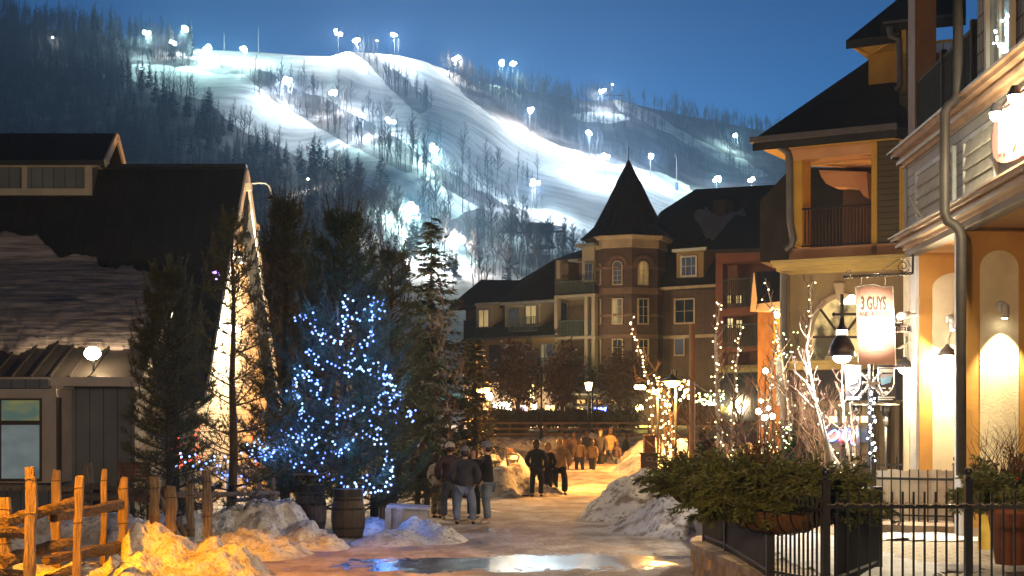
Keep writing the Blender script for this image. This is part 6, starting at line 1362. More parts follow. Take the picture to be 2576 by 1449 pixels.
# ---------------------------------------------------------------- planters with evergreen boughs
def boughs(name, c, rx_, ry_, rz_, n, seed, m, par, droop=.25, L0=.45, up=.45, w_=.006):
    """arching fir boughs, each a stem with many short needles"""
    rs = np.random.default_rng(seed); V = []; T = []
    for i in range(n):
        a = rs.random()*6.283; rr = math.sqrt(rs.random()); st = np.array([c[0]+rx_*.75*rr*math.cos(a), c[1]+ry_*.7*rr*math.sin(a), c[2]+rs.uniform(-.05,.06)])
        d = np.array([math.cos(a)*rx_*1.0+rs.normal(0,.2), math.sin(a)*ry_*.9+rs.normal(0,.2), 0]); d /= np.linalg.norm(d)+1e-6; L = L0*rs.uniform(.6,1.35); el = rs.uniform(-.2, 1.3)*(1.25-rr*.6)+up-.35
        P0 = st; seg = 12; dirv = np.array([d[0]*math.cos(el), d[1]*math.cos(el), math.sin(el)]); pts = [P0]
        for s_ in range(seg):
            dirv = dirv+np.array([0,0,-droop*.09*(1+s_*.12)]); dirv /= np.linalg.norm(dirv); pts.append(pts[-1]+dirv*L/seg*1.1)
        def twig(pts, nl, dens):
            for k in range(len(pts)-1):
                p0, p1 = pts[k], pts[k+1]; dd = p1-p0; Ls = np.linalg.norm(dd)+1e-9; dd = dd/Ls
                for q_ in range(dens):
                    t = rs.random(); base = p0+(p1-p0)*t; s = rs.normal(0,1,3); s -= dd*s.dot(dd); s /= np.linalg.norm(s)+1e-9; s[2] *= .5
                    tip = base+(dd*.75+s*.8)*nl*rs.uniform(.7,1.2); sd = np.cross(dd, s)*w_; kk = len(V); V.extend([base-sd, base+sd, tip]); T.append((kk,kk+1,kk+2))
        twig(pts, .05, 7)
        for j in range(2, seg, 1):
            for sg in (-1, 1):
                sd = np.cross(pts[j+1]-pts[j], np.array([rs.normal(0,.8),rs.normal(0,.8),1.0])); sd /= np.linalg.norm(sd)+1e-9; fw = (pts[j+1]-pts[j]); fw /= np.linalg.norm(fw); ln = L*.32*(1-(j/seg)*.6)*rs.uniform(.7,1.2)
                e_ = fw*.7+sd*sg*.75; q2 = [pts[j]+e_*ln*u+np.array([0,0,-.10*ln*u*u]) for u in (0,.33,.66,1)]; twig(q2, .042, 7)
    return npmesh(name, np.array(V), np.array(T), m, par)
def trough(e, a, b_, r, zt, m=M['coco']):
    """half round coco liner hung on an iron cradle between a and b_ (metres)"""
    a = Vector((*a, zt)); b_ = Vector((*b_, zt)); d = (b_-a).normalized(); s = Vector((-d.y, d.x, 0)); n = 26; mb = MB(); vs = []; K = 9
    for i in range(n+1):
        t = i/n; e_ = math.sin(math.pi*min(max(t,.03),.97))**.28; c = a+(b_-a)*t
        for k in range(K):
            th = math.pi*k/(K-1); q_ = 1+.035*math.sin(i*2.4)+.02*math.sin(k*3+i); vs.append(c+s*math.cos(th)*r*e_*q_+Vector((0,0,-math.sin(th)*r*.95*e_*q_)))
    fs = [(i*K+k, i*K+k+1, (i+1)*K+k+1, (i+1)*K+k) for i in range(n) for k in range(K-1)]; mb.add(vs, fs); mb.add([a+(b_-a)*.03-s*r*.8, a+(b_-a)*.97-s*r*.8, a+(b_-a)*.97+s*r*.8, a+(b_-a)*.03+s*r*.8], [(0,1,2,3)]); mb.build('liner', m, e, smooth=True)
    mb = MB(); 
    for i in range(8):
        t = .04+.92*i/7; c = a+(b_-a)*t; e_ = math.sin(math.pi*min(max(t,.03),.97))**.28; mb.tube([c+s*math.cos(math.pi*k/8)*r*1.04*e_+Vector((0,0,-math.sin(math.pi*k/8)*r*e_)) for k in range(9)], .008, 5)
    mb.tube([a+s*r, b_+s*r], .009, 5); mb.tube([a-s*r, b_-s*r], .009, 5); mb.build('cradle', M['blackm'], e)
pl = empty('planter', G(1950,16.3,1.0), 'nearer coco lined trough of evergreen boughs hanging on the iron fence corner', 'planter')
za = CH+(HY-1290)/F*16.4; trough(pl, q(1842,17.3), q(2062,16.35), .27, za)
boughs('boughs', (P(1965,0,16.9).x, 16.95, za+.05), .72, .28, .3, 260, 21, M['bough'], None, .5, .42, .5, .008)
boughs('boughs', (P(2060,0,17.0).x, 17.1, za+.05), .42, .25, .3, 110, 22, M['bough'], None, .5, .48, .4, .008)
boughs('boughs', (P(1900,0,17.2).x, 17.2, za+.1), .62, .42, .3, 170, 24, M['bough'], None, .45, .45, .6, .008)
p2 = empty('planter', G(1740,21.6,.9), 'farther trough of evergreen boughs over the end of the stone wall', 'planter')
zb_ = CH+(HY-1232)/F*21.4; trough(p2, q(1700,21.9), q(1830,20.9), .25, zb_)
boughs('boughs', (P(1768,0,21.2).x, 21.2, zb_+.03), .55, .42, .3, 240, 23, M['bough'], None, .45, .40, .6, .009)
boughs('boughs', (P(1850,0,20.2).x, 20.2, zb_+.03), .5, .45, .3, 170, 25, M['bough'], None, .4, .45, .7, .009)
for o in [o for o in COL.objects if o.name.startswith('boughs') and o.parent is None]:
    par = pl if o.data.vertices[0].co.y < 18.6 else p2; o.parent = par; o.location = -Vector(par.location)
def twigs(par, c, n, hh, spread, seed, m=M['red_twig'], r=.004, wrap=None):
    rs = random.Random(seed); b = MB()
    for i in range(n):
        a = Vector(c)+Vector((rs.uniform(-.12,.12)*spread*3, rs.uniform(-.1,.1), 0)); d = Vector((rs.uniform(-1,1)*spread, rs.uniform(-.5,.5)*spread, 1)).normalized(); L = hh*rs.uniform(.6,1.1); m_ = a+d*L*.5; t_ = a+d*L+Vector((d.x*.12,0,0))
        b.tube([a, m_, t_], [r, r*.8, r*.3], 4, cap=False)
        for j in range(2): s_ = m_+(t_-m_)*rs.random(); b.tube([s_, s_+Vector((rs.uniform(-.12,.12),rs.uniform(-.05,.05),rs.uniform(.06,.2)))], [r*.6, r*.2], 3, cap=False)
    b.build('twigs', m, par)
twigs(pl, P(1905,1200,17.0), 26, .55, .45, 3, r=.0045); twigs(p2, P(1790,1190,20.5), 20, .5, .5, 4, r=.0045)
p3 = empty('planter', P(2540,1400,18.2), 'terracotta pot of fir boughs and red twigs at the right edge', 'planter'); k = 18.2/F; c = P(2548,1398,18.2)
b = MB(); b.lathe([(.20,-.1),(.29,.50),(.33,.50),(.34,.58),(.30,.58)], c, 20); b.build('pot', M['terracotta'], p3, smooth=True)
o = boughs('boughs', (c.x+.02, c.y, c.z+.62), .46, .35, .3, 220, 31, M['bough'], p3, .35, .42, .6, .007); o.location = -Vector(p3.location)
twigs(p3, P(2520,1190,18.2), 44, .62, .75, 5)
b = MB(); b.sphere(P(2560,1205,17.9), .022, n=8, m=6); b.build('red_bauble', mat('bauble', (.4,.03,.03), .2), p3)
b = MB(); cc = P(2478,1375,20.5); b.hexa([cc+Vector(v) for v in ((-.09,-.02,-.04),(.09,-.02,-.04),(.09,.05,-.04),(-.09,.05,-.04),(-.04,-.02,.62),(.04,-.02,.62),(.04,.05,.62),(-.04,.05,.62))]); tag(b.build('wet_floor_sign', litpane('glowing_plastic', (.5,.2,.0), (.9,.5,.05), .5, 3)), 'small yellow caution board beside the terracotta pot', 'sign')  # yellow glow is put into the plastic; the board is no lamp
# ================================================================ TREES NEAR THE SQUARE
def pine(name, foot, H_, Rb, seed, lab, dens=1.0, needle='needle_olive', bare=.06, grp=None, nl=.15, whorl=.30, tip_up=.55, leaf_w=.006, taper=.75):
    rs = np.random.default_rng(seed); e = empty(name, foot, lab, 'tree', grp); f = Vector(foot)
    mb = MB(); n = 8; mb.tube([f+Vector((.02*math.sin(i*2+seed),0,H_*i/n)) for i in range(n+1)], [.085*H_/5*(1-i/n*.86) for i in range(n+1)], 9); mb.build('trunk', M['bark'], e, smooth=True)
    V = []; T = []; wb_ = MB(); fo = np.array(foot)
    def tuft(p, d, k, ln):
        for _ in range(k):
            s = d*rs.uniform(.35,1.0)+rs.normal(0,.42,3); s /= np.linalg.norm(s); tip = p+s*ln*rs.uniform(.7,1.15); sd = np.cross(s, rs.normal(0,1,3)); sd /= np.linalg.norm(sd)+1e-9; q = len(V); V.extend([p-sd*leaf_w, p+sd*leaf_w, tip]); T.append((q,q+1,q+2))
    z = H_*bare
    while z < H_*.985:
        t = z/H_; L = Rb*(1-t)**taper+.10; nb = int(rs.integers(5,8)); a0 = rs.random()*6.28
        for b_ in range(nb):
            a = a0+b_*6.283/nb+rs.normal(0,.2); Lb = L*rs.uniform(.75,1.15); el = .10+.55*t+rs.normal(0,.08); p = fo+np.array([0,0,z+rs.normal(0,.04)]); d = np.array([math.cos(a)*math.cos(el), math.sin(a)*math.cos(el), math.sin(el)]); pts = [p]; seg = max(4, int(Lb/.14))
            for s_ in range(seg):
                u = s_/seg; d = d+np.array([0,0,tip_up*.22*u]); d /= np.linalg.norm(d); pts.append(pts[-1]+d*Lb/seg)
            wb_.tube([Vector(x) for x in pts[::2]+[pts[-1]]], [.018*(Lb/1.0)**.5*(1-.8*i/(len(pts[::2]))) for i in range(len(pts[::2])+1)], 4, cap=False)
            for s_ in range(1, seg+1):
                u = s_/seg
                if u < .25 and Lb > .6: continue
                d = pts[s_]-pts[s_-1]; d /= np.linalg.norm(d)+1e-9; tuft(pts[s_], d, int(6*dens)+1, nl)
                for sg in (-1, 1):
                    if rs.random() < .85:
                        sd = np.array([-d[1], d[0], 0])*sg; ln = (1.1-u)*Lb*.42*rs.uniform(.5,1.2)+.08; dd = d*.65+sd*.7+np.array([0,0,.15]); dd /= np.linalg.norm(dd); k = max(1, int(ln/.10)); q = pts[s_]
                        for j in range(k): dd = dd+np.array([0,0,tip_up*.12]); dd /= np.linalg.norm(dd); q = q+dd*ln/k; tuft(q, dd, int(7*dens)+1, nl)
            tuft(pts[-1], np.array([0,0,1.0])*.7+d*.5, int(14*dens), nl)
            if t > .45 or rs.random() < .3:
                k = int(rs.integers(3,7)); q = pts[-1]; dd = np.array([d[0]*.35, d[1]*.35, 1.0]); dd /= np.linalg.norm(dd)
                for j in range(k): q = q+dd*.075; tuft(q, dd, 7, nl*.62)
                wb_.tube([Vector(pts[-1]), Vector(q)], .008, 3, cap=False)
        z += whorl*rs.uniform(.7,1.2)*(.6+.6*(1-t))
    tuft(fo+np.array([0,0,H_]), np.array([0,0,1.0]), 24, nl)
    wb_.build('branches', M['bark'], e)
    o = npmesh('needles', np.array(V)-fo, np.array(T), M[needle], e); return e
def PZ(x, y, D): return tuple(G(x, D, 0))
def hz_(ytop, D): return CH+(HY-ytop)/F*D
pine('pine', PZ(862,1240,31.0), hz_(548,31.0), 1.95, 1, 'largest dark pine, wrapped low in blue white lights', 1.7, 'needle', taper=.60, whorl=.25, tip_up=.8)
pine('pine', PZ(718,1240,32.5), hz_(520,32.5), 1.35, 2, 'tall dark pine behind, between the slender pine and the lit one', 1.5, taper=.60, whorl=.26, tip_up=.8)
pine('slender_pine', PZ(586,1240,28.0), hz_(548,28.0), 1.3, 3, 'slender sparse pine silhouetted against the bright barn gable', .95, nl=.17, whorl=.48, tip_up=.8, leaf_w=.007, taper=.75)
pine('pine', PZ(425,1240,30.0), hz_(700,30.0), .95, 4, 'bushy low pine in front of the barn corner', 2.0, nl=.16, taper=.45, whorl=.22)
pine('pine', PZ(985,1240,33.5), hz_(640,33.5), 1.15, 5, 'dark pine at the right of the lit one', 1.1, taper=.55)
pine('pine', PZ(775,1240,30.3), hz_(1015,30.3), 1.5, 6, 'low spreading pine boughs under the lights behind the barrels', 1.0, 'needle', taper=.4, bare=.15)
def spruce(name, foot, H_, Rb, seed, lab, m='needle', dens=1.0, bare=.02, grp=None, lw=.012, fall=.85):
    rs = np.random.default_rng(seed); e = empty(name, foot, lab, 'tree', grp); f = Vector(foot); fo = np.array(foot)
    MB().tube([f, f+Vector((0,0,H_*.5)), f+Vector((0,0,H_))], [.16*H_/10, .1*H_/10, .01], 7).build('trunk', M['bark'], e); V = []; T = []
    z = H_*bare+.2
    while z < H_*.99:
        t = z/H_; L = (Rb*(1-t)**fall+.12); nb = int(rs.integers(6,10)); a0 = rs.random()*6.28
        for b_ in range(nb):
            a = a0+b_*6.283/nb+rs.normal(0,.25); Lb = L*rs.uniform(.6,1.2); d = np.array([math.cos(a), math.sin(a), rs.uniform(-.25,.2)]); p = fo+np.array([0,0,z+rs.normal(0,.1)]); k = max(3, int(Lb/.16))
            for s_ in range(k):
                q0 = p+d*Lb*(s_/k)+np.array([0,0,-.12*Lb*math.sin(s_/k*3)]); sd = np.array([-d[1], d[0], 0])
                for r_ in range(int(5*dens)+1):
                    s = d*.7+sd*rs.normal(0,.8)+np.array([0,0,rs.normal(-.15,.25)]); s /= np.linalg.norm(s); ln = rs.uniform(.12,.30)*(1+Lb*.25); w2 = np.cross(s, rs.normal(0,1,3)); w2 /= np.linalg.norm(w2); i0 = len(V); V.extend([q0-w2*lw, q0+w2*lw, q0+s*ln]); T.append((i0,i0+1,i0+2))
        z += rs.uniform(.16,.34)*(H_/9)
    npmesh('needles', np.array(V)-fo, np.array(T), M[m], e); return e
spruce('spruce', PZ(1085,0,46), hz_(545,46), 2.0, 1, 'tall spiky spruce standing in front of the floodlit valley', 'needle_dark', 2.4, lw=.02, fall=.7)
spruce('spruce', PZ(1195,0,47), hz_(860,47), 1.0, 2, 'small spruce glowing orange from behind, right of the bare birches', 'needle_olive', 1.4, lw=.016)
spruce('spruce', PZ(1050,0,44), hz_(820,44), 1.1, 3, 'middling spruce beside the lit pine', 'needle_dark', 1.5, lw=.015)
spruce('cedar', PZ(1777,0,41), hz_(1105,41), .32, 8, 'small dark cedar behind the evergreen planter', 'needle', 2.0, fall=.6)
spruce('cedar', PZ(2017,0,30), hz_(1085,30), .25, 9, 'slim dark cedar at the tavern pilaster', 'needle', 2.0, fall=.4)

# bare trees with real branching
def branch_tree(name, foot, H_, seed, lab, m, r0=.06, grp=None, spread=.5, depth=4, nb=9, low=.3, lean=(0,0), twm=None, parent=None, upward=.35, mainpts=None, tw=3):
    rs = random.Random(seed); e = parent or empty(name, foot, lab, 'tree', grp); f = Vector(foot); trunk = MB(); tws = MB()
    if mainpts: pts = [Vector(p) for p in mainpts]
    else:
        pts = [f]; n = 9; d = Vector((lean[0], lean[1], 1)).normalized()
        for i in range(n): d = (d+Vector((rs.gauss(0,.06), rs.gauss(0,.06), .03))).normalized(); pts.append(pts[-1]+d*H_/n)
    n = len(pts)-1; trunk.tube(pts, [r0*(1-.85*i/n) for i in range(n+1)], 7)
    def grow(p, d, L, r, lev):
        k = 3; q = [p]
        for i in range(k): d = (d+Vector((rs.gauss(0,.16), rs.gauss(0,.16), upward*.25))).normalized(); q.append(q[-1]+d*L/k)
        (trunk if lev >= depth-1 and r > .012 else tws).tube(q, [r*(1-.55*i/k) for i in range(k+1)], 4 if lev > 1 else 3, cap=False)
        if lev > 1:
            for j in range(tw): 
                u = rs.uniform(.3,1); b_ = q[0]+(q[-1]-q[0])*u; s = Vector((rs.gauss(0,1), rs.gauss(0,1), rs.gauss(.4,.6))).normalized(); grow(b_, (d*.8+s*.7).normalized(), L*rs.uniform(.4,.7), r*.5, lev-1)
    for i in range(nb):
        u = low+(1-low)*i/nb*.97; x = u*n; j = min(n-1, int(x)); p = pts[j]+(pts[j+1]-pts[j])*(x-j); a = rs.random()*6.283; el = rs.uniform(.35,1.0); d = Vector((math.cos(a)*math.cos(el), math.sin(a)*math.cos(el), math.sin(el))); grow(p, d, H_*spread*(1.15-u)*rs.uniform(.5,1), r0*(1-u)*.5+.006, depth-1)
    trunk.build('trunk', m, e, smooth=True); tws.build('twigs', twm or M['twig'], e); return e, pts
branch_tree('bare_tree', PZ(1130,0,45), 6.3, 41, 'thin bare tree with an orange lit trunk beside the dark spruce', M['bark'], .06, spread=.35, nb=14, lean=(.02,0), upward=.6)
branch_tree('bare_tree', PZ(1095,0,45.5), 3.6, 42, 'short bare tree orange lit at the foot of the spruce', M['bark'], .07, spread=.4, nb=9, upward=.6)
branch_tree('bare_tree', PZ(1160,0,46.5), 4.2, 43, 'leaning bare tree between spruce and small orange spruce', M['bark'], .06, spread=.4, nb=9, lean=(.2,0), upward=.6)
# oaks that kept their leaves in front of the hotel
def oak(x, ytop, D, R_, seed, lab):
    zg = gz(0, D); H_ = CH+(HY-ytop)/F*D-zg; ft = G(x, D, zg); e, pts = branch_tree('oak', ft, H_*.9, seed, lab, M['bark'], .16, 'leafy brown oaks before the hotel', .4, 4, 12, .4); rs = np.random.default_rng(seed); V = []; T = []; c = np.array([0,0,H_*.60])
    cl = [c+np.array([rs.normal(0,R_*.45), rs.normal(0,R_*.45), rs.normal(0,H_*.17)]) for _ in range(46)]
    for q in cl:
        for _ in range(70):
            p = q+rs.normal(0,.30,3); s = rs.normal(0,1,3); s /= np.linalg.norm(s); w2 = np.cross(s, rs.normal(0,1,3)); w2 /= np.linalg.norm(w2); k = len(V); V += [p, p+s*.16+w2*.06, p+s*.26, p+s*.16-w2*.06]; T.append((k,k+1,k+2,k+3))
    npmesh('leaves', np.array(V), np.array(T), M['oak_leaf'], e, n=4)
oak(1300,866,88,1.25,51,'brown leaved tree in front of the lit shop fronts, leftmost of three'); oak(1412,885,89,1.25,52,'brown leaved tree between the two dark lantern posts'); oak(1565,880,88,1.35,53,'brown leaved tree below the round tower')

# birches with white lights
wbulb = emit('warm_white_bulb', (1,.74,.34), 7); gbulb = emit('soft_bulb', (.7,1,.45), 5); bulbm = {}
def bulb_obj(p, r, m, e):
    key = (round(r,4), m.name)
    if key not in bulbm:
        o = MB().sphere((0,0,0), r, n=6, m=4).build('bulb', m); bulbm[key] = o.data; bpy.data.objects.remove(o)
    o = bpy.data.objects.new('bulb', bulbm[key]); COL.objects.link(o); o.parent = e; o.location = Vector(p)-Vector(e.location); return o
def string(pts, n, jit, lab, m, r, grp=None, wire=True, glow=0, glowc=(.12,.3,1)):
    pts = [Vector(p) for p in pts]; e = empty('string_lights', pts[0], lab, 'string lights', grp); L = [0]
    for a, b_ in zip(pts, pts[1:]): L.append(L[-1]+(b_-a).length)
    out = []
    for i in range(n):
        s = L[-1]*(i+rt.random()*.6)/n
        for k in range(len(L)-1):
            if s <= L[k+1]: out.append(pts[k]+(pts[k+1]-pts[k])*((s-L[k])/(L[k+1]-L[k]+1e-9))+Vector((rt.gauss(0,jit), rt.gauss(0,jit)-.03, rt.gauss(0,jit)))); break
    if wire and len(out) > 1: MB().tube(out, .006, 3).build('wire', M['wire'], e)
    for p in out: bulb_obj(p, r, m, e)
    if glow: point('string_glow', out[len(out)//2]+Vector((0,-.1,0)), glow*len(out), glowc, .12, e)
    return e
def birch(path, D, r0, seed, lab, lights=0, nb=10, spread=.22, lab2=None, m=None, low=.35):
    pts = [P(x, y, D) for x, y in path]; H_ = (pts[-1]-pts[0]).length; e, _ = branch_tree('birch', pts[0], H_, seed, lab, m or M['birch'], r0, None, spread, 4, nb, low, mainpts=pts, upward=.5)
    if lights: string(pts, lights, r0*.9, lab2, wbulb, .015*D/28)
birch([(2122,1190),(2095,1150),(2072,1090),(2052,1020),(2040,950),(2028,880),(2040,800),(2036,730),(2050,690)], 26, .05, 61, 'tallest white birch leaning left in front of the arched window', 22, 14, .24, 'white lights on the tallest leaning birch')
birch([(2100,1190),(2085,1130),(2070,1060),(2052,1010),(2030,985)], 25.6, .035, 62, 'thin birch stem left of the tallest one', 8, 8, .35, 'white lights on the thin left birch stem')
birch([(2140,1190),(2130,1120),(2122,1040),(2118,960),(2122,900)], 26.3, .035, 63, 'upright birch stem right of the tallest one', 8, 8, .3, 'white lights on the upright right birch stem')
birch([(2150,1190),(2147,1110),(2140,1040),(2137,990)], 26.5, .035, 64, 'short birch stem nearest the lamp post', 6, 6, .3, 'white lights on the short birch stem by the post')
birch([(1825,1175),(1812,1110),(1806,1040),(1804,960),(1802,900),(1800,850),(1806,800),(1812,760)], 38, .09, 65, 'white birch wound with lights right of the wooden pole', 46, 9, .25, 'white lights winding up the birch right of the wooden pole')
birch([(1838,1175),(1842,1100),(1846,1020),(1850,940),(1858,870),(1866,815)], 38.5, .06, 66, 'thinner lit birch close beside the white birch', 34, 8, .25, 'white lights on the thinner birch beside it')
birch([(1915,1175),(1925,1100),(1935,1020),(1940,950),(1948,880),(1960,820)], 36, .07, 67, 'birch curving upwards before the gabled entrance', 30, 12, .3, 'white lights on the birch before the gabled entrance')
birch([(1985,1185),(1990,1110),(1985,1030),(1975,950),(1965,880),(1940,760),(1925,700)], 34, .06, 68, 'grey birch in front of the tavern corner pier', 28, 12, .3, 'white lights on the grey birch at the tavern corner', low=.2)
birch([(2010,1185),(2012,1110),(2018,1030),(2026,960),(2035,900)], 33, .05, 69, 'birch between the cedar and the tavern pier', 22, 10, .3, 'faint green white lights beside the cedar')
birch([(1648,1150),(1640,1080),(1640,1020),(1636,965),(1620,930),(1608,880),(1592,845),(1592,800)], 55, .06, 70, 'dark lit tree left of the tall square lamp', 52, 8, .2, 'white lights climbing the dark tree under the tower', m=M['bark'])
birch([(1680,1150),(1672,1090),(1668,1030),(1660,980),(1650,940)], 54, .08, 71, 'short lit tree below the orange square lamp', 44, 9, .3, 'dense white lights on the short tree by the square lamp', m=M['bark'])
birch([(1695,1150),(1690,1080),(1680,1010),(1690,960)], 53, .07, 72, 'second short lit tree beside the wooden pole', 30, 8, .3, 'white lights on the tree nearest the wooden pole', m=M['bark'])
for i, (x, yt, D, s) in enumerate([(1870,930,36,.5),(1900,900,33,.5),(1960,960,30,.6),(2010,960,29,.6),(1760,960,44,.5),(1720,1000,48,.5),(1660,960,60,.5),(2060,990,27.5,.7)]):
    H_ = hz_(yt, D); branch_tree('bare_tree', G(x, D, .0), H_, 80+i, ['slim bare tree behind the left birches','bare tree before the entrance hut','bare tree left of the tavern corner','bare twiggy tree before the tavern wall','bare orange lit tree right of the wooden pole','bare orange lit tree left of the wooden pole','far bare tree under the square lamp','wide twiggy bare tree by the arched window'][i], M['twig'], .045, None, s, 5, 12, .25, upward=.3, tw=3)
# green tinged lights on a hedge
lights_patch(1745, 990, 1822, 1020, 60, Fac(1700,50,1900,50), 0, gbulb, 'greenish fairy lights spread over a low hedge beyond the pole', .035)
lights_patch(1930, 1060, 1990, 1130, 30, Fac(1800,33,2100,33), 0, gbulb, 'faint greenish lights low among the birches', .018)
lights_patch(1952, 850, 1975, 905, 20, Fac(1800,40,2100,40), 0, gbulb, 'fairy lights over the entrance hut door', .02)
lights_patch(1965, 835, 2010, 900, 14, Fac(1800,33.5,2100,33.5), 0, gbulb, 'few pale lights before the tavern corner', .016)

# the lit pine: garlands traced over its face
S_ = [[(875,735),(870,760),(868,800),(865,822),(864,850)],[(962,745),(940,760),(925,775),(905,790),(888,800),(870,820)],[(750,826),(758,802),(775,805),(790,815),(805,838),(820,832)],[(790,830),(815,855),(835,862),(850,868),(860,845)],
 [(962,745),(950,775),(948,800),(945,825),(930,850),(925,870),(905,890),(885,905),(870,925)],[(770,870),(785,890),(800,900),(825,912),(845,915),(865,925)],[(780,925),(760,945),(748,970),(745,990),(755,1010),(748,1040),(770,1060),(780,1075)],[(785,940),(792,965),(800,990),(820,1005),(835,1012),(850,1030)],
 [(895,925),(930,935),(965,930),(985,950),(975,975),(1000,995),(1000,1020),(1010,1045),(1040,1030),(1030,1060),(1005,1055)],[(865,925),(880,935),(900,928),(940,925),(965,918)],[(800,1065),(830,1060),(860,1047),(900,1040),(930,1035),(990,1000)],
 [(800,1150),(840,1150),(880,1120),(910,1100),(940,1085),(960,1078)],[(455,1135),(480,1160),(510,1150),(560,1165),(590,1130),(620,1110),(650,1120),(680,1140),(720,1110),(760,1120),(800,1110),(860,1118)],[(500,1175),(560,1185),(600,1200),(625,1216)],
 [(640,1150),(700,1130),(735,1165),(760,1180),(800,1190),(850,1195),(890,1215),(940,1210)],[(860,1230),(900,1228),(940,1230),(978,1220),(985,1190),(975,1150),(960,1120),(955,1090)],[(690,1100),(720,1090),(760,1105),(800,1115)],[(740,1010),(745,960),(760,935),(785,925)],[(960,935),(985,960),(1000,1000)]]
bb_m = emit('blue_white_bulb', (.12,.24,1.0), 3.2); bb_w = emit('ice_white_bulb', (.25,.45,1.0), 3.4)
for i, s in enumerate(S_):
    pts = []
    for x, y in s:
        if x < 680 and y > 1090: D = 28.6
        else:
            Rr = 1.75*max(.1, (1-(1240-y)/700))**.52*.80; dx = (x-862)/F*31; D = 31-math.sqrt(max(.05, Rr*Rr-dx*dx))-.1
        pts.append(P(x, y, D))
    L = sum(math.dist(a, b_) for a, b_ in zip(s, s[1:])); n = int(L/6.4)
    where = ['at the crown','sloping down from the right tip','at the upper left tip','inside the upper left','down the upper right edge','across the left middle','looping down the left edge','inside the left loop','round the right bulge','across the middle','across the lower middle','rising to the lower right','trailing left over the low boughs','lowest on the far left','along the lower left boughs','round the bottom right','over the low left boughs','short run at the left edge','short run inside the right bulge'][i]
    string(pts, n, .075, 'blue white light string '+where+' of the dark pine', bb_m if i % 3 else bb_w, .022, 'blue white strings on the pine', glow=.5)
# red and multicoloured lights at the barn door
redb = emit('red_bulb', (1,.06,.02), 5)
string([P(540,680,36), P(548,700,36)], 6, .04, 'few red and violet bulbs high on the barn gable', emit('violet_bulb', (.4,.2,1), 10), .03)
for k, (pts, lab) in enumerate([([(450,1110),(452,1150),(455,1185)],'red light string hanging at the left end of the barn doorway'),([(505,1060),(500,1095),(490,1130),(480,1165)],'red light string beside the lit barn doorway'),([(640,1055),(635,1100),(645,1150),(650,1185)],'red light string right of the slender trunk'),([(455,1165),(490,1150),(520,1160)],'red light string low along the barn doorway')]):
    string([P(x, y, 33) for x, y in pts], 14, .06, lab, redb, .018, 'red strings at the barn doorway')

# lamps in the square
def lantern(x, ytop, D, lit, lab):
    zg = gz(0, D); z1 = CH+(HY-ytop)/F*D; c = G(x, D, z1); e = empty('lantern_post', G(x, D, zg), lab, 'street lamp'); b = MB(); b.lathe([(.14,0),(.09,.3),(.06,.5),(.05,z1-zg-.7)], G(x, D, zg), 8); b.build('post', M['black'], e)
    b = MB(); b.lathe([(.03,.12),(.06,.05),(.28,-.08),(.26,-.11)], c, 6)
    for k in range(6): a = k/6*6.283; b.tube([c+Vector((.24*math.cos(a),.24*math.sin(a),-.1)), c+Vector((.13*math.cos(a),.13*math.sin(a),-.6))], .018, 4)
    b.lathe([(.15,-.58),(.08,-.7)], c, 6); b.build('lantern', M['black'], e)
    MB().lathe([(.12,-.56),(.22,-.12)], c, 6).build('glass', emit('lantern_lit', (1,.62,.25), 9) if lit else M['glass'], e)
    if lit: point('lantern_light', c+Vector((0,-.3,-.4)), 60, (1,.6,.25), .1, e)
lantern(1362,935,84,False,'unlit black lantern post left of the middle brown leaved tree'); lantern(1481,957,84,True,'lit amber lantern post below the tower'); lantern(1490,935,86,False,'dark lantern post just behind the lit one')
def shade_lamp(x, y, D, pw, lab, colr=SOD, pole=True, px=None):
    c = P(x, y, D); zg = 0 if D < 60 else gz(0, D); e = empty('street_lamp', G(px or x, D+.2, zg), lab, 'street lamp'); b = MB(); g_ = G(px or x, D+.2, zg)
    if pole: b.tube([g_, Vector((g_.x,g_.y,c.z+.35))], .045, 7)
    b.tube([Vector((g_.x,g_.y,c.z+.35)), c+Vector((0,0,.35)), c+Vector((0,0,.1))], .03, 5); b.build('pole', M['black'], e)
    MB().lathe([(.05,.22),(.12,.12),(.42,.0),(.40,-.02)], c, 14).build('shade', M['black'], e, smooth=True); MB().sphere(c+Vector((0,0,-.06)), .26, 1,1,.55, 12, 7).build('lamp', emit('sodium_'+str(x), colr, 40), e, smooth=True)
    point('sodium_light', c+Vector((0,0,-.45)), pw*2.5, colr, .15, e)
shade_lamp(1691, 958, 50, 1500, 'brightest orange square lamp left of the wooden pole', (1,.44,.09), True, 1700)
shade_lamp(1648, 980, 62, 1100, 'smaller orange square lamp left of the brightest', (1,.42,.09), True, 1655)
shade_lamp(1212, 975, 49.5, 800, 'orange lamp glowing behind the spruces', (1,.42,.09), True, 1192)
shade_lamp(1620, 1030, 42.5, 0.1, 'unlit dark shaded lamp far side', (1,.5,.1)) if False else None
string([P(1601,974,58), P(1612,974,58), P(1625,975,58)], 4, .01, 'row of four amber bulbs left of the square lamps', emit('amber_bulb', (1,.6,.25), 30), .09)
string([P(1716,958,51), P(1724,975,51), P(1722,990,51), P(1735,1005,51)], 22, .12, 'amber light cluster between the square lamp and the wooden pole', emit('amber_bulb2', (1,.62,.2), 22), .045)
e2 = empty('wooden_pole', G(1741,40,0), 'thick tan wooden pole right of the square lamp', 'pole'); MB().tube([G(1741,40,0), P(1741,815,40)], [.085,.075], 10).build('pole', M['polewood'], e2, smooth=True); MB().tube([P(1748,960,39.9), P(1748,1150,39.9)], .012, 4).build('conduit', M['steel'], e2)
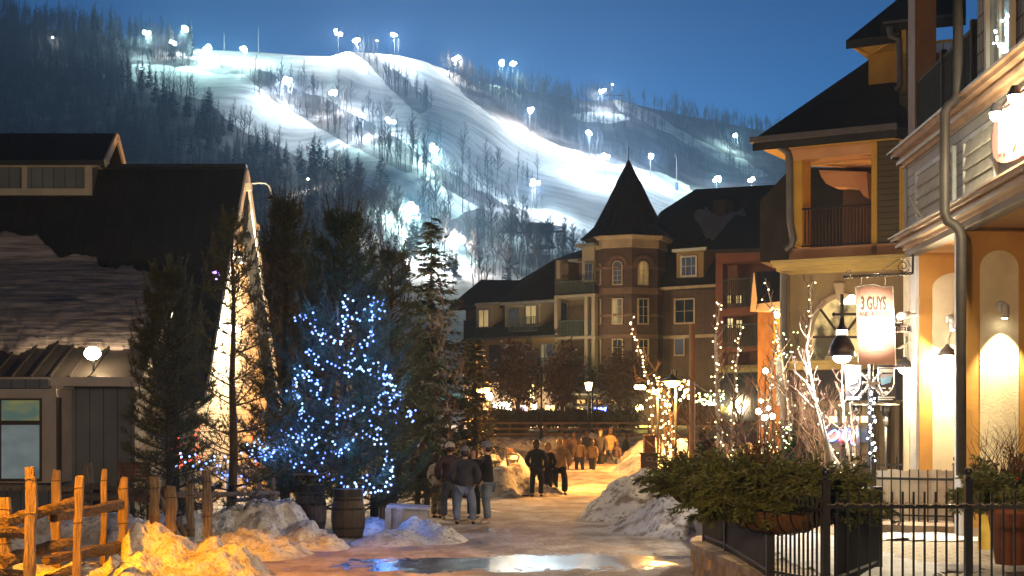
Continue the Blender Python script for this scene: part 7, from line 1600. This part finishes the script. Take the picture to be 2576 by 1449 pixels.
# flares of warm lamps on the entrance steps
for (x, y, D, pw, r_, lab) in [(1926,933,34,22,.06,'bright round lamp on the birch before the entrance hut'),(1915,1008,35,10,.05,'small lamp low among the birches'),(1933,1027,35,10,.05,'middling lamp low among the birches'),(1909,1035,34,30,.07,'brightest low lamp among the birches'),(1924,1050,35,20,.07,'left of a pair of round lamps low among the birches'),(1943,1047,35,20,.07,'right of a pair of round lamps low among the birches'),(1681,1020,60,8,.1,'small white lamp beyond the square trees')]:
    c = P(x, y, D); e = empty('globe_lamp', c, lab, 'lamp'); MB().sphere(c, r_, n=10, m=7).build('globe', emit('globe_'+str(x), (1,.82,.55), 45), e, smooth=True); MB().tube([c+Vector((0,.02,0)), Vector((c.x, c.y+.25, 0))], .012, 4).build('stake', M['black'], e); point('globe_light', c+Vector((0,-.2,0)), pw, WARM, .05, e)
# light pillars on the pier and uplights
for (x, y, D) in ((2015,1160,32.6),(2003,1165,33)):
    c = P(x, y, D)
e = empty('ground_uplight', P(2014,1168,32.2), 'ground uplight washing the tavern pilaster', 'lamp'); c = P(2014,1172,32.2); MB().lathe([(.09,-.1),(.1,0)], c, 10).build('housing', M['black'], e); MB().lathe([(.07,.0),(.07,.012)], c, 10).build('lamp', emit('up_glow', (1,.8,.5), 25), e); spot('uplight_beam', c+Vector((0,0,.05)), c+Vector((0,.9,4)), 130, (1,.74,.38), 70, .5, .05, e)

# low wall and fence at the end of the square
fw = Fac(1180, 86, 1650, 86)
e = empty('timber_fence', fw.pt(1400,1095,0), 'long dark timber rail fence behind the crowd', 'fence'); frm = mat('fence_rail', (.20,.11,.07), .8)
for i in range(11): x = 1190+i*44; b = MB(); fw.box(b, x, 1062, x+8, 1100, -.1, .1); b.build('post', M['brownwood'], e)
for y in (1062, 1076, 1090): b = MB(); fw.box(b, 1180, y, 1640, y+5, .1, .16); b.build('rail', frm, e)
b = MB(); fw.box(b, 1235, 1060, 1330, 1098, -.5, -.2); tag(b.build('hedge_wall', mat('dark_hedge', (.035,.025,.015), .95, (.015,.012,.008), 4, bump=1)), 'low dark hedge mass behind the timber fence', 'hedge')
fb_ = MB(); rs = np.random.default_rng(9); V = []; T = []
for i in range(7000):
    x = rs.uniform(1180,1600); D = rs.uniform(87,92); p = np.array(P(x, rs.uniform(1038,1070), D)); s = rs.normal(0,1,3); s /= np.linalg.norm(s); w2 = np.cross(s, rs.normal(0,1,3)); k = len(V); V += [p, p+s*.2+w2*.06, p+s*.35, p+s*.2-w2*.06]; T.append((k,k+1,k+2,k+3))
tag(npmesh('shrubs', np.array(V), np.array(T), mat('shrub', (.05,.03,.015), .9), n=4), 'dark winter shrubs massed in front of the hotel', 'shrubs', None, 'stuff')
# dark planter boxes and stall signs by the right bank
for (x0, x1, y0, y1, D, lab) in [(1622,1648,1098,1160,49,'dark upright cabinet in the snow below the lit trees'),(1612,1655,1143,1172,40,'low dark display board with a faint round emblem behind the snow bank')]:
    a, c = P(x0, y1, D), P(x1, y0, D); e = empty('cabinet' if D > 45 else 'display_board', G((x0+x1)/2, D, 0), lab, 'cabinet' if D > 45 else 'board'); b = MB(); b.box(a.x, c.x, D, D+(.6 if D > 45 else .06), a.z-.4, c.z); b.box(a.x-.03, c.x+.03, D-.03, D+(.63 if D > 45 else .09), c.z, c.z+.05); b.build('body', M['brownwood'], e)
    if D < 45: b = MB(); b.tube([P(1634+8*math.cos(t/12*6.283), 1155+5*math.sin(t/12*6.283), D-.02) for t in range(13)], .015, 4); b.build('emblem', mat('emblem', (.25,.2,.16), .7), e)
# ================================================================ PEOPLE
M['lips'] = mat('lips', (.35,.12,.1), .5)
M['hair_brown'] = mat('dark_hair', (.06,.032,.018), .6, (.03,.016,.01), 30)
def skinmesh(name, nodes, edges, m, parent, sub=1):
    """nodes: name -> (point, radius); a Skin modifier grown over the joints and baked to one mesh"""
    ks = list(nodes); me = bpy.data.meshes.new(name); me.from_pydata([tuple(nodes[k][0]) for k in ks], [(ks.index(a), ks.index(b_)) for a, b_ in edges], [])
    o = bpy.data.objects.new(name, me); COL.objects.link(o); md = o.modifiers.new('s', 'SKIN'); md.use_smooth_shade = True; md.branch_smoothing = .6
    sv = me.skin_vertices[0].data
    for i, k in enumerate(ks):
        r = nodes[k][1]; sv[i].radius = r if hasattr(r, '__len__') else (r, r); sv[i].use_root = (i == 0)
    s2 = o.modifiers.new('u', 'SUBSURF'); s2.levels = sub; s2.render_levels = sub
    dg = bpy.context.evaluated_depsgraph_get(); dg.update(); nm = bpy.data.meshes.new_from_object(o.evaluated_get(dg)); bpy.data.objects.remove(o)
    nm.name = name; nm.materials.clear(); nm.materials.append(m); o = bpy.data.objects.new(name, nm); COL.objects.link(o); nm.shade_smooth(); o.parent = parent; return o
def person(foot, H_, rz, lab, jacket='c_black', legs='jeans', hat=None, hatm=None, hair='hair_brown', shoes='c_black', grp=None, stance=.11, arms='pockets', lean=0, coat=.0, face=False, skirt=False, step=0, kneel=0, w_=1.0, head_rz=0):
    e = empty('person', foot, lab, 'person', grp, rz); s = H_/1.75; v = lambda x, y, z: Vector((x*s*w_ if z < 1.5 else x*s, y*s, z*s))
    # facing +Y in local space; the back is towards -Y
    hip = {'L': v(-.09,0,.90), 'R': v(.09,0,.90)}; kn = {'L': v(-stance*.95,.03+step,.49), 'R': v(stance*.95,.02-step,.49)}; an = {'L': v(-stance,0+step*1.3,.09), 'R': v(stance,-.02-step*1.5,.09)}
    sh = {'L': v(-.185,0+lean*.2,1.43), 'R': v(.185,lean*.2,1.43)}
    if arms == 'pockets': el = {'L': v(-.29,-.03,1.13), 'R': v(.29,-.03,1.13)}; wr = {'L': v(-.21,.13,.93), 'R': v(.21,.13,.93)}
    elif arms == 'front': el = {'L': v(-.27,.04,1.15), 'R': v(.27,.04,1.15)}; wr = {'L': v(-.1,.26,1.12), 'R': v(.1,.26,1.12)}
    else: el = {'L': v(-.25,-.02+step*.6,1.14), 'R': v(.25,-.02-step*.6,1.14)}; wr = {'L': v(-.25,.06+step,.90), 'R': v(.25,.06-step,.90)}
    nk = v(0,lean*.5,1.50); hd = v(0,lean*.6+.01,1.64)
    N = {'pel': (v(0,0,.95), (.13*s,.10*s)), 'bel': (v(0,0,1.12), (.13*s,.10*s)), 'che': (v(0,lean*.2,1.33), (.15*s,.105*s)), 'nk': (nk, .055*s), 'hd0': (v(0,lean*.55+.01,1.575), (.068*s,.075*s)), 'hd1': (hd+v(0,0,.03), (.082*s,.092*s)), 'hd2': (hd+v(0,0,.09), (.05*s,.055*s))}
    E = [('pel','bel'),('bel','che'),('che','nk'),('nk','hd0'),('hd0','hd1'),('hd1','hd2')]
    for q in 'LR':
        N['sh'+q] = (sh[q], .052*s); N['el'+q] = (el[q], .038*s); N['wr'+q] = (wr[q], .026*s); N['hp'+q] = (hip[q], .085*s); N['kn'+q] = (kn[q], .055*s); N['an'+q] = (an[q], .038*s); N['to'+q] = (an[q]+v(0,.13,-.05), .03*s)
        d = (wr[q]-el[q]).normalized(); N['pa'+q] = (wr[q]+d*.055*s, (.036*s,.018*s)); E += [('che','sh'+q),('sh'+q,'el'+q),('el'+q,'wr'+q),('wr'+q,'pa'+q),('pel','hp'+q),('hp'+q,'kn'+q),('kn'+q,'an'+q),('an'+q,'to'+q)]
        for fi, (ox, ln) in enumerate(((-.024,.062),(-.008,.072),(.008,.068),(.023,.052))):
            t0 = wr[q]+d*.085*s+Vector((ox*s,0,0)); t1 = t0+(d+Vector((0,0,-.5))).normalized()*ln*s; N['f%d%s' % (fi,q)] = (t0, .0095*s); N['g%d%s' % (fi,q)] = (t1, .008*s); E += [('pa'+q,'f%d%s' % (fi,q)),('f%d%s' % (fi,q),'g%d%s' % (fi,q))]
        tb = wr[q]+d*.05*s+Vector((.035*s*(1 if q == 'L' else -1), .01*s, 0)); N['t'+q] = (tb, .011*s); N['u'+q] = (tb+d*.035*s+Vector((0,.01*s,-.01*s)), .009*s); E += [('pa'+q,'t'+q),('t'+q,'u'+q)]
    skinmesh('body', N, E, M['skin'], e)
    # jacket
    hem = .80-coat; J = {'b0': (v(0,0,hem), (.205*s*w_,.155*s*w_)), 'b1': (v(0,0,1.02), (.20*s*w_,.155*s*w_)), 'b2': (v(0,lean*.1,1.22), (.20*s*w_,.155*s*w_)), 'b3': (v(0,lean*.2,1.37), (.175*s*w_,.14*s*w_)), 'b4': (nk+v(0,-.005,.02), .09*s)}
    JE = [('b0','b1'),('b1','b2'),('b2','b3'),('b3','b4')]
    for q in 'LR':
        d = (wr[q]-el[q]); J['s'+q] = (sh[q]+v(0,0,-.03), .098*s*w_); J['e'+q] = (el[q], .082*s*w_); J['w'+q] = (wr[q], .062*s); JE += [('b3','s'+q),('s'+q,'e'+q),('e'+q,'w'+q)]
    skinmesh('jacket', J, JE, M[jacket], e)
    # trousers
    Tn = {'p': (v(0,0,.88), (.17*s,.13*s))}; TE = []
    for q in 'LR':
        fl = 1.9 if skirt else 1.0
        Tn['h'+q] = (hip[q]+v(0,0,-.08), .118*s); Tn['m'+q] = ((hip[q]+kn[q])/2, .108*s); Tn['k'+q] = (kn[q], .092*s*(1.2 if skirt else 1)); Tn['c'+q] = ((kn[q]+an[q])/2+v(0,-.01,0), .086*s*(1.35 if skirt else 1)); Tn['a'+q] = (an[q]+v(0,0,.0), .090*s*(1.4 if skirt else 1)); TE += [('p','h'+q),('h'+q,'m'+q),('m'+q,'k'+q),('k'+q,'c'+q),('c'+q,'a'+q)]
    skinmesh('trousers', Tn, TE, M[legs], e)
    for q in 'LR':
        a = an[q]; skinmesh('shoe', {'a': (a+v(0,-.06,-.045), (.045*s,.04*s)), 'b': (a+v(0,.05,-.05), (.05*s,.036*s)), 'c': (a+v(0,.17,-.06), (.042*s,.026*s))}, [('a','b'),('b','c')], M[shoes], e)
    c = hd+v(0,0,.03); R_ = Matrix.Rotation(head_rz, 3, 'Z')
    b = MB()
    if hat == 'beanie': b.sphere(c+v(0,-.012,.045), .116*s, 1,1.08,.92, 14, 9, mod=lambda q_: Vector((q_.x, q_.y, max(q_.z, -.035*s)))); b.lathe([(.118*s,-.0),(.122*s,.035*s)], c+v(0,-.012,.0), 14, cap=False)
    elif hat == 'hood': b.sphere(c+v(0,-.02,.0), .135*s, .95,1.0,1.12, 14, 10); b.sphere(c+v(0,-.03,-.13), .12*s, 1.15,1,.6, 12, 8)
    elif hat == 'balaclava': b.sphere(c+v(0,-.01,.01), .118*s, .95,1.05,1.2, 14, 10)
    if hat: b.build('hat' if hat == 'beanie' else 'hood', M[hatm], e, smooth=True, local=True)
    if hat != 'hood':
        b = MB(); b.sphere(c+v(0,-.025,.012 if not hat else -.02), .121*s, .98,1.02,1.08 if not hat else .8, 14, 9, mod=lambda q_: Vector((q_.x, min(q_.y, .05*s) if q_.z < .05*s else q_.y, q_.z)))
        if not hat: b.sphere(c+v(0,-.045,-.08), .098*s, 1.05,.85,1, 12, 8)
        b.build('hair', M[hair], e, smooth=True, local=True)
    b = MB(); fp = lambda x, y, z: c+R_ @ v(x, y, z)
    b.tube([fp(0,.088,.0), fp(0,.112,-.035), fp(0,.088,-.045)], [.008*s,.016*s,.010*s], 7); b.sphere(fp(-.084,.0,-.015), .022*s, .4,1,1.3, 8, 6); b.sphere(fp(.084,.0,-.015), .022*s, .4,1,1.3, 8, 6); b.sphere(fp(0,.055,-.085), .034*s, 1,1,.7, 8, 6); b.build('face', M['skin'], e, smooth=True, local=True)
    b = MB()
    for sx in (-1, 1): b.sphere(fp(sx*.032,.09,-.002), .010*s, 1.3,.5,.8, 8, 5)
    b.build('eyes', M['c_black'], e, local=True); b = MB(); b.tube([fp(-.024,.096,-.068), fp(0,.10,-.070), fp(.024,.096,-.068)], .005*s, 5); b.build('mouth', M['lips'], e, local=True)
    if face:   # glasses
        b = MB()
        for sx in (-1, 1): b.tube([fp(sx*.034+.022*math.cos(t/8*6.283), .112, .0+.017*math.sin(t/8*6.283)) for t in range(9)], .003*s, 4); b.tube([fp(sx*.057,.11,.005), fp(sx*.085,.01,.005)], .003*s, 4)
        b.build('glasses', M['black'], e, local=True)
    return e
PI = math.pi
def pp_(x, yfeet): D = CH*F/(yfeet-HY); return G(x, D, 0.0), D
def ph(ytop, yf, D): return (yf-ytop)/F*D
def put(x, yt, yf, **k):
    f, D = pp_(x, yf); return person(f, ph(yt, yf, D), **k)
GR = 'people standing in a close group'
put(1225, 1116, 1316, rz=PI/2+.15, lab='person in a dark coat and pale jeans with a grey striped beanie, facing left', jacket='c_black', legs='jeans', hat='beanie', hatm='c_grey', shoes='c_white', stance=.10, face=True, w_=1.08, coat=.02, arms='pockets')
put(1170, 1128, 1320, rz=.0, lab='person seen from behind in a charcoal jacket, grey hood cap and pale blue jeans', jacket='c_char', legs='jeans', hat='balaclava', hatm='c_grey', stance=.17, w_=1.1, arms='pockets', shoes='c_black')
put(1132, 1118, 1308, rz=.25, lab='person seen from behind in a plum quilted jacket with a white beanie', jacket='c_plum', legs='jeans_dark', hat='beanie', hatm='c_white', stance=.13, w_=1.1, coat=.06, shoes='c_white')
put(1192, 1130, 1304, rz=2.9, lab='person in black hidden between the two men in pale jeans', jacket='c_black', legs='c_black', hair='hair_brown', stance=.1)
put(1100, 1142, 1304, rz=-.6, lab='person in camouflage trousers and a pale jacket behind the plum jacket', jacket='c_white', legs='c_camo', hair='hair_brown', stance=.12, w_=.95, skirt=False)
put(1062, 1120, 1290, rz=-.25, lab='person in a long black jacket and grey trousers beside the lit pine', jacket='c_black', legs='c_char', hair='hair_brown', stance=.12, w_=1.12, coat=.0)
put(990, 1106, 1275, rz=-1.0, lab='person with a red hat mostly hidden by the lit pine', jacket='c_black', legs='c_black', hat='beanie', hatm='c_red', stance=.1)
put(1350, 1110, 1250, rz=-.2, lab='person in a black coat, left of the three standing in the orange light', jacket='c_black', legs='c_black', hair='hair_brown', stance=.13, w_=1.12, coat=.02)
put(1378, 1117, 1247, rz=.1, lab='short person in black between the black coat and the tan jacket', jacket='c_black', legs='c_black', hair='hair_blond', stance=.09, w_=.85)
put(1408, 1108, 1246, rz=-.35, lab='person in a tan jacket, right of the three standing in the orange light', jacket='c_tan', legs='c_black', hair='hair_blond', stance=.14, w_=1.25, skirt=True, coat=.0)
CR = 'people strolling in the crowd beyond'
for i, (x, yt, yf, j, l, rz, stp, lb, dx) in enumerate([(1458,1104,1198,'c_olive','c_black',.2,.12,'strolling person in an olive jacket, leftmost of the far crowd',0),(1442,1090,1186,'c_plum','c_black',.0,.1,'strolling person in a plum jacket behind the olive one',0),(1490,1108,1198,'c_olive','c_black',-.3,.14,'second strolling person in an olive jacket, mid crowd',0),(1510,1082,1190,'c_char','c_black',2.8,.1,'person in a charcoal jacket facing the viewer in the far crowd',0),(1534,1078,1188,'c_tan','jeans_dark',.5,.15,'tall person in a tan coat walking right in the far crowd',0),(1476,1086,1180,'c_black','c_black',.1,.1,'person in black at the back of the far crowd',0),(1552,1112,1190,'c_plum','jeans_dark',-.6,.12,'person in a plum jacket near the right of the far crowd',0),(1574,1094,1174,'c_black','c_black',1.2,.06,'lone person in black at the right of the far crowd',0),(1422,1092,1182,'c_olive','c_black',.4,.1,'person in olive beside the plum jacket, left end of the far crowd',0)]):
    put(x, yt, yf, rz=rz, lab=lb, jacket=j, legs=l, hair='hair_brown', stance=.11, step=stp, arms='down', grp=None, w_=1.05)
